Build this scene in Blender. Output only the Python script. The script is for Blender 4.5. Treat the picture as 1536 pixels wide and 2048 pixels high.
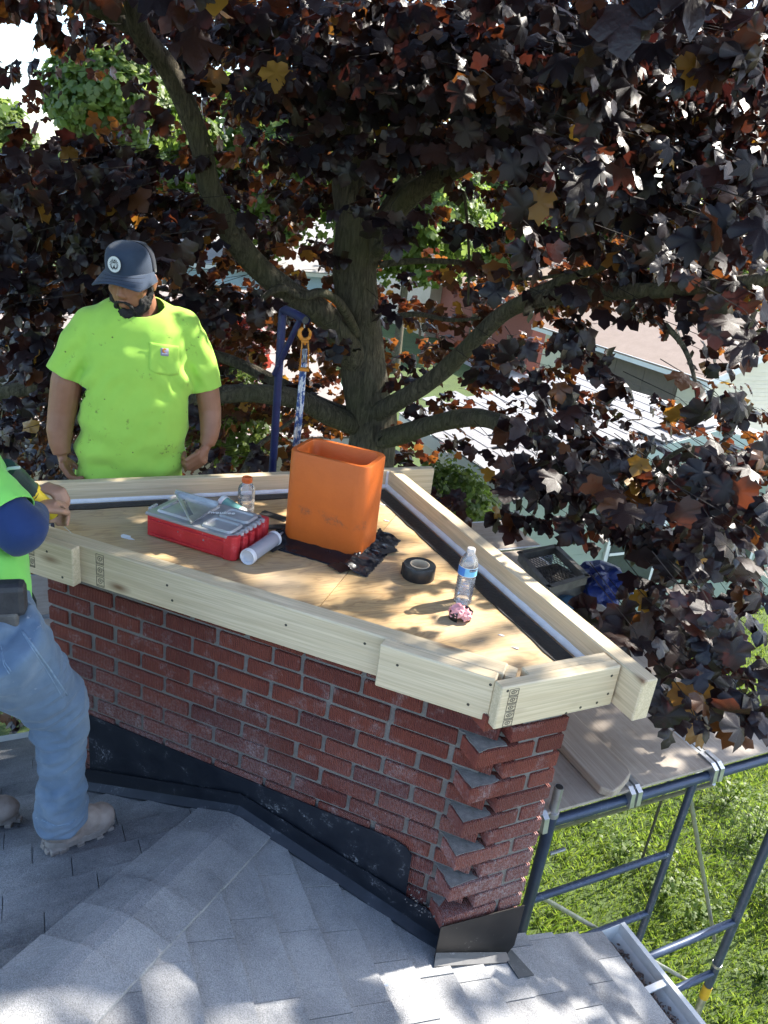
import bpy, bmesh, math, random
import numpy as np
from mathutils import Vector, Matrix, noise as mnoise

# ------------------------------------------------------------------ clear, camera, sky, sun, exposure
for o in list(bpy.data.objects): bpy.data.objects.remove(o, do_unlink=True)
scene = bpy.context.scene
COL = scene.collection
random.seed(11); RNG = np.random.default_rng(11)

# camera at the world origin (eye of the photographer on the roof); +Y is the viewing direction, Z up, ground at GZ
FPX = 1497.1
_d = np.array([303.2 - 768, 4650 - 1024., FPX]); _d /= np.linalg.norm(_d)
_up = -_d; _fw = np.array([0, 0, 1.]) - _up * _up[2]; _fw /= np.linalg.norm(_fw); _rt = np.cross(_fw, _up)
RC = np.array([_rt, _fw, _up])
cam_d = bpy.data.cameras.new('camera'); cam = bpy.data.objects.new('camera', cam_d); COL.objects.link(cam)
cam_d.sensor_fit = 'VERTICAL'; cam_d.sensor_height = 36.0; cam_d.lens = FPX / 2048 * 36.0
cam_d.clip_start = 0.05; cam_d.clip_end = 2000
cam.matrix_world = Matrix([[RC[0, 0], -RC[0, 1], -RC[0, 2], 0], [RC[1, 0], -RC[1, 1], -RC[1, 2], 0],
                           [RC[2, 0], -RC[2, 1], -RC[2, 2], 0], [0, 0, 0, 1]])
scene.camera = cam
SUN_AZ, SUN_EL = 33.0, 43.0        # degrees: azimuth from +X towards +Y, elevation
SUN = np.array([math.cos(math.radians(SUN_AZ)) * math.cos(math.radians(SUN_EL)),
                math.sin(math.radians(SUN_AZ)) * math.cos(math.radians(SUN_EL)), math.sin(math.radians(SUN_EL))])
wd = bpy.data.worlds.new('World'); scene.world = wd; wd.use_nodes = True
nt = wd.node_tree; bg = nt.nodes['Background']; sk = nt.nodes.new('ShaderNodeTexSky')
sk.sky_type = 'NISHITA'; sk.sun_disc = False
sk.sun_elevation = math.radians(SUN_EL); sk.sun_rotation = math.radians(90 - SUN_AZ)
sk.altitude = 100; sk.air_density = 1.0; sk.dust_density = 1.2; sk.ozone_density = 1.0
nt.links.new(sk.outputs[0], bg.inputs[0]); bg.inputs[1].default_value = 0.15
sl = bpy.data.lights.new('sun', 'SUN'); so = bpy.data.objects.new('sun', sl); COL.objects.link(so)
sl.energy = 4.0; sl.angle = math.radians(0.75); sl.color = (1.0, 0.94, 0.84)
so.rotation_euler = Vector((-SUN[0], -SUN[1], -SUN[2])).to_track_quat('-Z', 'Y').to_euler()
scene.view_settings.view_transform = 'Standard'; scene.view_settings.look = 'None'
scene.view_settings.gamma = 1; scene.view_settings.use_curve_mapping = False
scene.view_settings.exposure = 1.9
scene.render.engine = 'CYCLES'; scene.cycles.use_adaptive_sampling = True; scene.cycles.adaptive_threshold = 0.02
scene.cycles.max_bounces = 6; scene.cycles.diffuse_bounces = 3; scene.cycles.glossy_bounces = 2; scene.cycles.transmission_bounces = 4; scene.cycles.transparent_max_bounces = 8
GZ = -5.6

# ------------------------------------------------------------------ measuring helpers (survey of the place)
def ray(px, py): return RC @ np.array([px - 768, py - 1024., FPX])
def at_z(px, py, z): r = ray(px, py); return r * (z / r[2])
def at_r(px, py, rho): r = ray(px, py); return r * (rho / math.hypot(r[0], r[1]))
def on_plane(px, py, P0, n): r = ray(px, py); return r * (np.dot(P0, n) / np.dot(r, n))
def project(P):
    c = RC.T @ np.asarray(P, float); return 768 + c[0] / c[2] * FPX, 1024 + c[1] / c[2] * FPX, c[2]
def unit(v): v = np.asarray(v, float); return v / np.linalg.norm(v)
TH = math.radians(27.3)
U = np.array([math.cos(TH), math.sin(TH), 0]); V = np.array([-math.sin(TH), math.cos(TH), 0]); Z = np.array([0, 0, 1.])
TF = math.radians(-17.7)
FD = np.array([math.cos(TF), math.sin(TF), 0]); FN = np.array([math.sin(TF), -math.cos(TF), 0])   # front wall: along, outward
S0 = np.array([0.617, 1.863, 0.]); L0 = np.array([-1.157, 2.312, 0.]); PB = np.array([-0.366, 2.049, -2.044])
def uv(u, v, z): return S0 + U * u + V * v + Z * z
def sf(s, out, z): return L0 + FD * s + FN * out + Z * z
SLOPE = 0.395

# ------------------------------------------------------------------ object helpers
WORLD = {}
def reg(o, parent, origin):
    WORLD[o.name] = np.asarray(origin, float)
    if parent is not None:
        o.parent = parent; o.location = Vector(np.asarray(origin, float) - WORLD[parent.name])
    else: o.location = Vector(np.asarray(origin, float))
    return o
def tag(o, label=None, cat=None, group=None, kind=None):
    if label: o['label'] = label
    if cat: o['category'] = cat
    if group: o['group'] = group
    if kind: o['kind'] = kind
    return o
def thing(name, loc, label, cat, group=None):
    o = bpy.data.objects.new(name, None); COL.objects.link(o); o.empty_display_size = 0.1
    reg(o, None, loc); return tag(o, label, cat, group)

class MB:
    """collects geometry; build() links it as ONE mesh object"""
    def __init__(s): s.v = []; s.f = []
    def add(s, vs, fs):
        b = len(s.v); s.v += [tuple(map(float, p)) for p in vs]; s.f += [tuple(b + i for i in f) for f in fs]; return s
    def box(s, c, ax, ay, az, hx, hy, hz, ch=0.0):
        c, ax, ay, az = map(lambda q: np.asarray(q, float), (c, ax, ay, az))
        if ch <= 0:
            vs = [c + ax * hx * i + ay * hy * j + az * hz * k for i in (-1, 1) for j in (-1, 1) for k in (-1, 1)]
            return s.add(vs, [(0, 1, 3, 2), (4, 6, 7, 5), (0, 4, 5, 1), (2, 3, 7, 6), (0, 2, 6, 4), (1, 5, 7, 3)])
        vs = []; idx = {}
        for i in (-1, 1):
            for j in (-1, 1):
                for k in (-1, 1):
                    for t in range(3):
                        h = [hx - ch, hy - ch, hz - ch]; h[t] += ch
                        idx[i, j, k, t] = len(vs); vs.append(c + ax * h[0] * i + ay * h[1] * j + az * h[2] * k)
        fs = []
        for t in range(3):
            a, b = [q for q in range(3) if q != t]
            for sg in (-1, 1):
                quad = []
                for (p, q) in ((-1, -1), (1, -1), (1, 1), (-1, 1)):
                    e = [0, 0, 0]; e[t] = sg; e[a] = p; e[b] = q; quad.append(idx[e[0], e[1], e[2], t])
                flip = (sg > 0) != (t == 1)
                fs.append(tuple(quad) if flip else tuple(reversed(quad)))
        for t in range(3):
            a, b = [q for q in range(3) if q != t]
            for p in (-1, 1):
                for q in (-1, 1):
                    e0 = [0, 0, 0]; e0[t] = -1; e0[a] = p; e0[b] = q; e1 = list(e0); e1[t] = 1
                    quad = (idx[(*e0, a)], idx[(*e1, a)], idx[(*e1, b)], idx[(*e0, b)])
                    fs.append(quad)
        for i in (-1, 1):
            for j in (-1, 1):
                for k in (-1, 1): fs.append((idx[i, j, k, 0], idx[i, j, k, 1], idx[i, j, k, 2]))
        return s.add(vs, fs)
    def bx(s, x0, x1, y0, y1, z0, z1, ch=0.0):
        return s.box(((x0 + x1) / 2, (y0 + y1) / 2, (z0 + z1) / 2), (1, 0, 0), (0, 1, 0), (0, 0, 1), abs(x1 - x0) / 2, abs(y1 - y0) / 2, abs(z1 - z0) / 2, ch)
    def prism(s, poly, d):
        """poly: list of 3-D points, d: extrusion vector"""
        n = len(poly); d = np.asarray(d, float); P = [np.asarray(p, float) for p in poly]
        vs = P + [p + d for p in P]
        fs = [tuple(range(n))[::-1], tuple(range(n, 2 * n))] + [(i, (i + 1) % n, n + (i + 1) % n, n + i) for i in range(n)]
        return s.add(vs, fs)
    def tube(s, path, rad, n=8, caps=True, flat=None):
        P = [np.asarray(p, float) for p in path]; m = len(P)
        R = [rad] * m if np.isscalar(rad) else list(rad)
        prev = None; rings = []
        for i in range(m):
            t = unit(P[min(i + 1, m - 1)] - P[max(i - 1, 0)])
            if prev is None:
                a = np.array([0, 0, 1.]) if abs(t[2]) < .9 else np.array([1., 0, 0]); x = unit(np.cross(t, a))
            else: x = unit(prev - t * np.dot(prev, t))
            prev = x; y = np.cross(t, x)
            rings.append([P[i] + (x * math.cos(2 * math.pi * k / n) + y * math.sin(2 * math.pi * k / n)) * R[i] for k in range(n)])
        vs = [p for r in rings for p in r]
        fs = [(i * n + k, i * n + (k + 1) % n, (i + 1) * n + (k + 1) % n, (i + 1) * n + k) for i in range(m - 1) for k in range(n)]
        if caps: fs += [tuple(range(n))[::-1], tuple(range((m - 1) * n, m * n))]
        return s.add(vs, fs)
    def lathe(s, prof, c, n=24, axis=(0, 0, 1), xax=None, caps=True):
        az = unit(axis); a = np.array([1., 0, 0]) if abs(az[0]) < .9 else np.array([0, 1., 0])
        ax = unit(a - az * np.dot(a, az)); ay = np.cross(az, ax); c = np.asarray(c, float)
        vs = [c + az * h + (ax * math.cos(2 * math.pi * k / n) + ay * math.sin(2 * math.pi * k / n)) * r for (r, h) in prof for k in range(n)]
        m = len(prof)
        fs = [(i * n + k, i * n + (k + 1) % n, (i + 1) * n + (k + 1) % n, (i + 1) * n + k) for i in range(m - 1) for k in range(n)]
        if caps: fs += [tuple(range(n))[::-1], tuple(range((m - 1) * n, m * n))]
        return s.add(vs, fs)
    def ellipsoid(s, c, ax, ay, az, n=14, m=9):
        c, ax, ay, az = map(lambda q: np.asarray(q, float), (c, ax, ay, az)); vs = [c - az]
        for i in range(1, m):
            t = math.pi * i / m
            for k in range(n):
                p = 2 * math.pi * k / n; vs.append(c - az * math.cos(t) + (ax * math.cos(p) + ay * math.sin(p)) * math.sin(t))
        vs.append(c + az); L = len(vs) - 1
        fs = [(0, 1 + (k + 1) % n, 1 + k) for k in range(n)]
        fs += [(1 + i * n + k, 1 + i * n + (k + 1) % n, 1 + (i + 1) * n + (k + 1) % n, 1 + (i + 1) * n + k) for i in range(m - 2) for k in range(n)]
        fs += [(L, 1 + (m - 2) * n + k, 1 + (m - 2) * n + (k + 1) % n) for k in range(n)]
        return s.add(vs, fs)
    def mesh(s, name, origin=(0, 0, 0), smooth=False):
        me = bpy.data.meshes.new(name); o = np.asarray(origin, float)
        me.from_pydata([tuple(np.asarray(p) - o) for p in s.v], [], s.f); me.update()
        if smooth:
            me.polygons.foreach_set('use_smooth', [True] * len(me.polygons))
        return me
    def build(s, name, mat, parent=None, origin=None, smooth=False, bevel=0, fix=False):
        if origin is None: origin = WORLD[parent.name] if parent is not None else np.mean(np.array(s.v), axis=0)
        me = s.mesh(name, origin, smooth)
        if fix:
            bm = bmesh.new(); bm.from_mesh(me); bmesh.ops.remove_doubles(bm, verts=bm.verts, dist=1e-6)
            bmesh.ops.recalc_face_normals(bm, faces=bm.faces); bm.to_mesh(me); bm.free()
        o = bpy.data.objects.new(name, me); COL.objects.link(o); me.materials.append(mat)
        reg(o, parent, origin)
        if smooth == 'auto':
            me.set_sharp_from_angle(angle=math.radians(38))
        if bevel:
            b = o.modifiers.new('bevel', 'BEVEL'); b.width = bevel; b.segments = 2; b.limit_method = 'ANGLE'; b.angle_limit = math.radians(40)
        return o
def link_mesh(name, me, parent=None, origin=(0, 0, 0), rot=None, mat=None):
    o = bpy.data.objects.new(name, me); COL.objects.link(o)
    if mat is not None and not me.materials: me.materials.append(mat)
    reg(o, parent, origin)
    if rot is not None: o.rotation_mode = 'QUATERNION'; o.rotation_quaternion = rot.to_quaternion() if isinstance(rot, Matrix) else rot
    return o
def basis(ax, ay, az): return Matrix([[ax[i], ay[i], az[i]] for i in range(3)])

# ------------------------------------------------------------------ materials
MATS = {}
def nodes(name):
    m = bpy.data.materials.new(name); m.use_nodes = True; t = m.node_tree
    b = t.nodes['Principled BSDF']; MATS[name] = m; return m, t, b
def N(t, kind, **kw):
    n = t.nodes.new(kind)
    for k, v in kw.items():
        if k in n.inputs.keys() if isinstance(k, str) else False: n.inputs[k].default_value = v
        else: setattr(n, k, v)
    return n
def L(t, a, b): t.links.new(a, b)
def coords(t, kind='Object', scale=(1, 1, 1), rand=False):
    tc = t.nodes.new('ShaderNodeTexCoord'); mp = t.nodes.new('ShaderNodeMapping'); L(t, tc.outputs[kind], mp.inputs[0]); mp.inputs['Scale'].default_value = scale
    if rand:
        oi = t.nodes.new('ShaderNodeObjectInfo'); mu = t.nodes.new('ShaderNodeVectorMath'); mu.operation = 'SCALE'; mu.inputs[0].default_value = (37.1, 19.3, 53.7)
        L(t, oi.outputs['Random'], mu.inputs['Scale']); L(t, mu.outputs[0], mp.inputs['Location'])
    return mp.outputs[0]
def noise(t, vec, scale, detail=4, rough=0.6, dist=0.0):
    n = t.nodes.new('ShaderNodeTexNoise'); n.inputs['Scale'].default_value = scale; n.inputs['Detail'].default_value = detail
    n.inputs['Roughness'].default_value = rough; n.inputs['Distortion'].default_value = dist; L(t, vec, n.inputs['Vector']); return n.outputs[0]
def ramp(t, fac, stops):
    r = t.nodes.new('ShaderNodeValToRGB'); e = r.color_ramp.elements
    while len(e) < len(stops): e.new(0.5)
    for i, (p, c) in enumerate(stops):
        e[i].position = p; e[i].color = (*c, 1) if len(c) == 3 else c
    L(t, fac, r.inputs[0]); return r.outputs[0]
def mix(t, fac, a, b, mode='MIX'):
    m = t.nodes.new('ShaderNodeMix'); m.data_type = 'RGBA'; m.blend_type = mode
    for s_, v in ((m.inputs[0], fac), (m.inputs[6], a), (m.inputs[7], b)):
        if hasattr(v, 'links'): L(t, v, s_)
        else: s_.default_value = v if not isinstance(v, tuple) else (*v, 1) if len(v) == 3 else v
    return m.outputs[2]
def math_(t, op, a, b=0.5):
    m = t.nodes.new('ShaderNodeMath'); m.operation = op
    for s_, v in ((m.inputs[0], a), (m.inputs[1], b)):
        if hasattr(v, 'links'): L(t, v, s_)
        else: s_.default_value = v
    return m.outputs[0]
def bump(t, b, h, strength=0.3, dist=0.01):
    n = t.nodes.new('ShaderNodeBump'); n.inputs['Strength'].default_value = strength; n.inputs['Distance'].default_value = dist
    L(t, h, n.inputs['Height']); L(t, n.outputs[0], b.inputs['Normal'])
def pm(name, c1, c2=None, scale=8, rough=0.6, metal=0, bs=0.2, bd=0.005, stretch=(1, 1, 1), spec=0.5, rand=False, lo=.35, hi=.65, fine=None):
    """plain procedural surface: two tones mixed by noise, fine relief, varied gloss"""
    if name in MATS: return MATS[name]
    m, t, b = nodes(name); v = coords(t, 'Object', stretch, rand); c2 = c2 or tuple(x * .8 for x in c1)
    n = noise(t, v, scale, 6, .65); L(t, ramp(t, n, [(lo, c1), (hi, c2)]), b.inputs['Base Color'])
    n2 = noise(t, v, fine or scale * 6, 3, .6)
    r = math_(t, 'MULTIPLY_ADD', n2, 0.25); t.nodes[-1].inputs[2].default_value = rough - .12; L(t, r, b.inputs['Roughness'])
    b.inputs['Metallic'].default_value = metal; b.inputs['Specular IOR Level'].default_value = spec
    if bs: bump(t, b, n2, bs, bd)
    return m

def m_brick():
    m, t, b = nodes('wire_cut_red_brick'); v = coords(t, 'Object', (1, 1, 1), True)
    oi = t.nodes.new('ShaderNodeObjectInfo')
    base = ramp(t, oi.outputs['Random'], [(0, (.175, .042, .027)), (.3, (.24, .056, .034)), (.55, (.275, .068, .041)), (.8, (.22, .051, .035)), (1, (.145, .036, .030))])
    blot = noise(t, v, 16, 5, .7); base = mix(t, ramp(t, blot, [(.35, (.0,) * 3), (.7, (.55,) * 3)]), base, (.13, .03, .026))
    # lime bloom: stronger low on the wall
    g = t.nodes.new('ShaderNodeNewGeometry'); sp = t.nodes.new('ShaderNodeSeparateXYZ'); L(t, g.outputs['Position'], sp.inputs[0])
    mr = t.nodes.new('ShaderNodeMapRange'); L(t, sp.outputs[2], mr.inputs[0])
    for i, x in enumerate((-1.5, -2.05, 0.0, 1.0)): mr.inputs[i + 1].default_value = x
    gp = coords(t, 'Object', (1, 1, 1), True); big = t.nodes.new('ShaderNodeTexNoise'); L(t, g.outputs['Position'], big.inputs['Vector']); big.inputs['Scale'].default_value = 2.3; big.inputs['Detail'].default_value = 3
    fine = noise(t, v, 120, 4, .75)
    bl = math_(t, 'MULTIPLY', mr.outputs[0], ramp(t, big.outputs[0], [(.38, (0,) * 3), (.62, (1,) * 3)]))
    sm_ = t.nodes.new('ShaderNodeTexNoise'); L(t, g.outputs['Position'], sm_.inputs['Vector']); sm_.inputs['Scale'].default_value = 11; sm_.inputs['Detail'].default_value = 5; sm_.inputs['Roughness'].default_value = .7
    bl = math_(t, 'ADD', math_(t, 'MULTIPLY', bl, .85), math_(t, 'ADD', math_(t, 'MULTIPLY', ramp(t, sm_.outputs[0], [(.53, (0,) * 3), (.68, (1,) * 3)]), .55), .03))
    bl = math_(t, 'MULTIPLY', bl, ramp(t, fine, [(.40, (.12,) * 3), (.68, (1,) * 3)]))
    L(t, mix(t, bl, base, (.50, .44, .44)), b.inputs['Base Color'])
    w = t.nodes.new('ShaderNodeTexWave'); w.wave_type = 'BANDS'; w.bands_direction = 'X'; w.inputs['Scale'].default_value = 46; w.inputs['Distortion'].default_value = 1.6; w.inputs['Detail'].default_value = 2; w.inputs['Detail Scale'].default_value = 3
    L(t, coords(t), w.inputs['Vector'])
    h = math_(t, 'ADD', math_(t, 'MULTIPLY', w.outputs[1], .8), math_(t, 'MULTIPLY', fine, .6)); bump(t, b, h, 1.0, .009)
    b.inputs['Roughness'].default_value = .82; b.inputs['Specular IOR Level'].default_value = .3; return m
def m_mortar():
    m, t, b = nodes('grey_mortar'); v = coords(t)
    n = noise(t, v, 14, 6, .7); f = noise(t, v, 170, 4, .8)
    L(t, mix(t, ramp(t, f, [(.4, (0,) * 3), (.75, (.5,) * 3)]), ramp(t, n, [(.3, (.135, .122, .108)), (.7, (.20, .18, .16))]), (.30, .28, .26)), b.inputs['Base Color'])
    b.inputs['Roughness'].default_value = .95; bump(t, b, f, .6, .004); return m
def m_pine(name, c1, c2, knots=True):
    m, t, b = nodes(name); v = coords(t, 'Object', (1, 1, 1), True)
    mp = t.nodes.new('ShaderNodeMapping'); L(t, v, mp.inputs[0]); mp.inputs['Scale'].default_value = (1.4, 26, 26)
    n = noise(t, mp.outputs[0], 1.6, 5, .6, .6)
    mp2 = t.nodes.new('ShaderNodeMapping'); L(t, v, mp2.inputs[0]); mp2.inputs['Scale'].default_value = (2.2, 130, 130)
    f = noise(t, mp2.outputs[0], 1.5, 4, .6, .2)
    c = mix(t, ramp(t, f, [(.38, (0,) * 3), (.72, (.75,) * 3)]), ramp(t, n, [(.30, c1), (.70, tuple(x * .9 for x in c2))]), tuple(x * .66 for x in c2))
    if knots:
        vo = t.nodes.new('ShaderNodeTexVoronoi'); mp3 = t.nodes.new('ShaderNodeMapping'); L(t, v, mp3.inputs[0]); mp3.inputs['Scale'].default_value = (3.4, 9, 9); L(t, mp3.outputs[0], vo.inputs['Vector']); vo.inputs['Scale'].default_value = 1
        c = mix(t, ramp(t, vo.outputs['Distance'], [(.05, (.95,) * 3), (.11, (.5,) * 3), (.20, (0,) * 3)]), c, (.20, .105, .05))
    L(t, c, b.inputs['Base Color']); b.inputs['Roughness'].default_value = .62; b.inputs['Specular IOR Level'].default_value = .35; bump(t, b, f, .18, .002); return m
def m_ply():
    m, t, b = nodes('fir_plywood'); v = coords(t, 'Object', (1, 1, 1), True)
    w = t.nodes.new('ShaderNodeTexWave'); w.wave_type = 'BANDS'; w.bands_direction = 'Y'; w.inputs['Scale'].default_value = 3.2; w.inputs['Distortion'].default_value = 16; w.inputs['Detail'].default_value = 4; w.inputs['Detail Scale'].default_value = .55
    mp = t.nodes.new('ShaderNodeMapping'); L(t, v, mp.inputs[0]); mp.inputs['Scale'].default_value = (.55, 2.2, 2.2); L(t, mp.outputs[0], w.inputs['Vector'])
    mp2 = t.nodes.new('ShaderNodeMapping'); L(t, v, mp2.inputs[0]); mp2.inputs['Scale'].default_value = (3, 110, 40); f = noise(t, mp2.outputs[0], 1.4, 4, .6)
    big = noise(t, v, 2.6, 3, .5)
    mp4 = t.nodes.new('ShaderNodeMapping'); L(t, v, mp4.inputs[0]); mp4.inputs['Scale'].default_value = (.9, 6.5, 6.5); gn = noise(t, mp4.outputs[0], 2.2, 3, .5, 1.1)
    bands = math_(t, 'FRACT', math_(t, 'MULTIPLY', gn, 9.0))
    c = ramp(t, bands, [(.0, (.56, .375, .175)), (.5, (.53, .35, .16)), (.82, (.38, .235, .10)), (.96, (.50, .33, .155)), (1, (.56, .375, .175))])
    c = mix(t, ramp(t, f, [(.42, (0,) * 3), (.75, (.40,) * 3)]), c, (.33, .215, .11))
    c = mix(t, ramp(t, big, [(.42, (0,) * 3), (.68, (.6,) * 3)]), c, (.42, .37, .29))
    d = noise(t, v, 55, 3, .8); c = mix(t, ramp(t, d, [(.62, (0,) * 3), (.75, (.4,) * 3)]), c, (.52, .48, .42))
    L(t, c, b.inputs['Base Color']); b.inputs['Roughness'].default_value = .7; bump(t, b, f, .2, .002); return m
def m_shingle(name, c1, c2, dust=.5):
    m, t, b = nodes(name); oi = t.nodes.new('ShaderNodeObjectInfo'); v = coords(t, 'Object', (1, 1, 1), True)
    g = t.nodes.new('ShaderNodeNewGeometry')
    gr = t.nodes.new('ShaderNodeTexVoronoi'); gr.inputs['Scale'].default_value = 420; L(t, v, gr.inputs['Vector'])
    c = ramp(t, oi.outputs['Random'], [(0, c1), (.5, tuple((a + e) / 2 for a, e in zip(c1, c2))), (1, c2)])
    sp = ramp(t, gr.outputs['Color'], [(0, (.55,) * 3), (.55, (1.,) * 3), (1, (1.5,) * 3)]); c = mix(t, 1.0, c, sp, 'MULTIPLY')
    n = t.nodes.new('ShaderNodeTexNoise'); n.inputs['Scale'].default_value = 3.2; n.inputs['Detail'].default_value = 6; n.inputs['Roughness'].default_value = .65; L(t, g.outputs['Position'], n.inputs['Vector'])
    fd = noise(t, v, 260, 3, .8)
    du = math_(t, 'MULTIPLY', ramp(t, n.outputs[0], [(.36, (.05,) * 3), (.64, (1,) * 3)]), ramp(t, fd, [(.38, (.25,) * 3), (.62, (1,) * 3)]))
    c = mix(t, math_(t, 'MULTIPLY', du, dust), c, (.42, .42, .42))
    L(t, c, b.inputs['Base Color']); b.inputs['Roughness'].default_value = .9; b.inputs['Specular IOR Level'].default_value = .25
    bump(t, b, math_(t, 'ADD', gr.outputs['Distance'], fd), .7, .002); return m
def m_scuffed(name, base, scuff, rough=.4, metal=.0, amt=.5):
    m, t, b = nodes(name); v = coords(t); n = noise(t, v, 9, 6, .75); s2 = noise(t, v, 60, 5, .8, 1.5)
    k = math_(t, 'MULTIPLY', ramp(t, n, [(.55, (0,) * 3), (.66, (1,) * 3)]), ramp(t, s2, [(.52, (0,) * 3), (.6, (1,) * 3)]))
    c = mix(t, math_(t, 'MULTIPLY', k, amt), mix(t, ramp(t, n, [(.3, (0,) * 3), (.8, (1,) * 3)]), base, tuple(min(1, x * 1.6 + .01) for x in base)), scuff)
    L(t, c, b.inputs['Base Color']); b.inputs['Metallic'].default_value = metal
    L(t, ramp(t, n, [(.3, (rough,) * 3), (.8, (min(1, rough + .25),) * 3)]), b.inputs['Roughness']); bump(t, b, n, .12, .004); return m
def m_glass(name, col=(1, 1, 1), rough=.03, ior=1.3, alpha_mix=.0):
    """thin clear plastic: mostly see-through with a sheen"""
    m, t, b = nodes(name); out = t.nodes['Material Output']; t.nodes.remove(b)
    tr = t.nodes.new('ShaderNodeBsdfTransparent'); tr.inputs[0].default_value = (*col, 1)
    gl = t.nodes.new('ShaderNodeBsdfGlossy'); gl.inputs['Roughness'].default_value = rough; gl.inputs[0].default_value = (.95, .97, 1, 1)
    df = t.nodes.new('ShaderNodeBsdfDiffuse'); df.inputs[0].default_value = (*[min(1, c * .9) for c in col], 1)
    fr = t.nodes.new('ShaderNodeFresnel'); fr.inputs[0].default_value = 1.5
    m1 = t.nodes.new('ShaderNodeMixShader'); m1.inputs[0].default_value = alpha_mix; L(t, tr.outputs[0], m1.inputs[1]); L(t, df.outputs[0], m1.inputs[2])
    m2 = t.nodes.new('ShaderNodeMixShader'); L(t, fr.outputs[0], m2.inputs[0]); L(t, m1.outputs[0], m2.inputs[1]); L(t, gl.outputs[0], m2.inputs[2]); L(t, m2.outputs[0], out.inputs[0]); return m
def m_leaf(name, stops, trans, tw=.4, rough=.42, bumpy=True):
    m, t, b = nodes(name); out = t.nodes['Material Output']
    at = t.nodes.new('ShaderNodeAttribute'); at.attribute_name = 'tone'
    c = ramp(t, at.outputs['Fac'], stops)
    L(t, c, b.inputs['Base Color']); b.inputs['Roughness'].default_value = rough; b.inputs['Specular IOR Level'].default_value = .5
    tl = t.nodes.new('ShaderNodeBsdfTranslucent'); L(t, ramp(t, at.outputs['Fac'], trans), tl.inputs[0])
    ms = t.nodes.new('ShaderNodeMixShader'); ms.inputs[0].default_value = tw; L(t, b.outputs[0], ms.inputs[1]); L(t, tl.outputs[0], ms.inputs[2]); L(t, ms.outputs[0], out.inputs[0])
    if bumpy: bump(t, b, noise(t, coords(t), 60, 2, .5), .35, .006)
    return m
def m_bark():
    m, t, b = nodes('maple_bark'); v = coords(t, 'Object', (1, 1, 1)); mp = t.nodes.new('ShaderNodeMapping'); L(t, v, mp.inputs[0]); mp.inputs['Scale'].default_value = (26, 26, 5)
    n = noise(t, mp.outputs[0], 1.3, 6, .65, 1.2); n2 = noise(t, v, 3, 4, .6); f = noise(t, v, 90, 4, .7)
    c = ramp(t, n, [(.35, (.036, .030, .021)), (.6, (.14, .118, .080)), (.75, (.21, .178, .118))]); c = mix(t, ramp(t, n2, [(.45, (0,) * 3), (.7, (.5,) * 3)]), c, (.105, .105, .042))
    L(t, c, b.inputs['Base Color']); b.inputs['Roughness'].default_value = .9; bump(t, b, math_(t, 'ADD', n, math_(t, 'MULTIPLY', f, .25)), 1.0, .02); return m
def m_cloth(name, c1, c2, stain=None, weave=900, bs=.25):
    m, t, b = nodes(name); v = coords(t); n = noise(t, v, 7, 5, .65); f = noise(t, v, weave, 2, .5)
    c = ramp(t, n, [(.3, c1), (.7, c2)])
    if stain:
        s1 = noise(t, v, 11, 2, .5); s2 = noise(t, v, 42, 4, .7)
        k = math_(t, 'MULTIPLY', ramp(t, s1, [(.585, (0,) * 3), (.64, (1,) * 3)]), ramp(t, s2, [(.56, (0,) * 3), (.64, (1,) * 3)])); c = mix(t, math_(t, 'MULTIPLY', k, .6), c, stain)
        vo = t.nodes.new('ShaderNodeTexVoronoi'); vo.inputs['Scale'].default_value = 17; L(t, v, vo.inputs['Vector']); c = mix(t, ramp(t, vo.outputs['Distance'], [(.045, (.8,) * 3), (.075, (0,) * 3)]), c, stain)
    L(t, c, b.inputs['Base Color']); b.inputs['Roughness'].default_value = .9; b.inputs['Specular IOR Level'].default_value = .2
    b.inputs['Sheen Weight'].default_value = .15; bump(t, b, math_(t, 'ADD', math_(t, 'MULTIPLY', f, .4), n), bs, .004); return m

M_BRICK = m_brick(); M_MORT = m_mortar()
M_PINE = m_pine('pale_pine', (.75, .62, .425), (.67, .53, .335)); M_PLY = m_ply()
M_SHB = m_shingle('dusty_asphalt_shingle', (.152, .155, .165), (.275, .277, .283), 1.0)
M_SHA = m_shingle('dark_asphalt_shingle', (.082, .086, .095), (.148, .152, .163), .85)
M_FLASH = m_scuffed('black_coated_flashing', (.006, .008, .013), (.45, .45, .46), .30, .0, .55)
M_FLASH2 = m_scuffed('bronze_coated_flashing', (.026, .024, .024), (.5, .48, .45), .28, .75, .4)
M_LIP = m_scuffed('flashing_lip', (.03, .035, .045), (.4, .4, .42), .35, .2, .4)
M_CAULK = pm('white_caulk', (.80, .81, .82), (.70, .71, .73), 20, .75, bs=.3, spec=.25)
M_MEMB = pm('black_membrane', (.010, .010, .011), (.02, .02, .022), 12, .5, bs=.4)
M_SCREW = pm('screw_steel', (.10, .09, .07), (.05, .045, .04), 60, .45, 0.7, bs=0)
M_INK = pm('stamp_ink', (.10, .085, .06), (.16, .13, .09), 60, .8, bs=0)
M_ALU = pm('dull_aluminium', (.58, .60, .61), (.45, .47, .49), 22, .38, .85, bs=.08)
M_WHITE = pm('white_painted_metal', (.72, .72, .70), (.60, .60, .58), 9, .45, bs=.05)
M_GROUND = pm('lawn_soil', (.065, .10, .022), (.045, .07, .016), 1.3, .95, bs=.5, bd=.03, fine=30)

# ================================================================== THE SETTING
g = MB(); g.add([(-600, -300, GZ), (600, -300, GZ), (600, 1200, GZ), (-600, 1200, GZ)], [(0, 1, 2, 3)])
tag(g.build('ground', M_GROUND, origin=(0, 0, GZ)), kind='structure')

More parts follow.
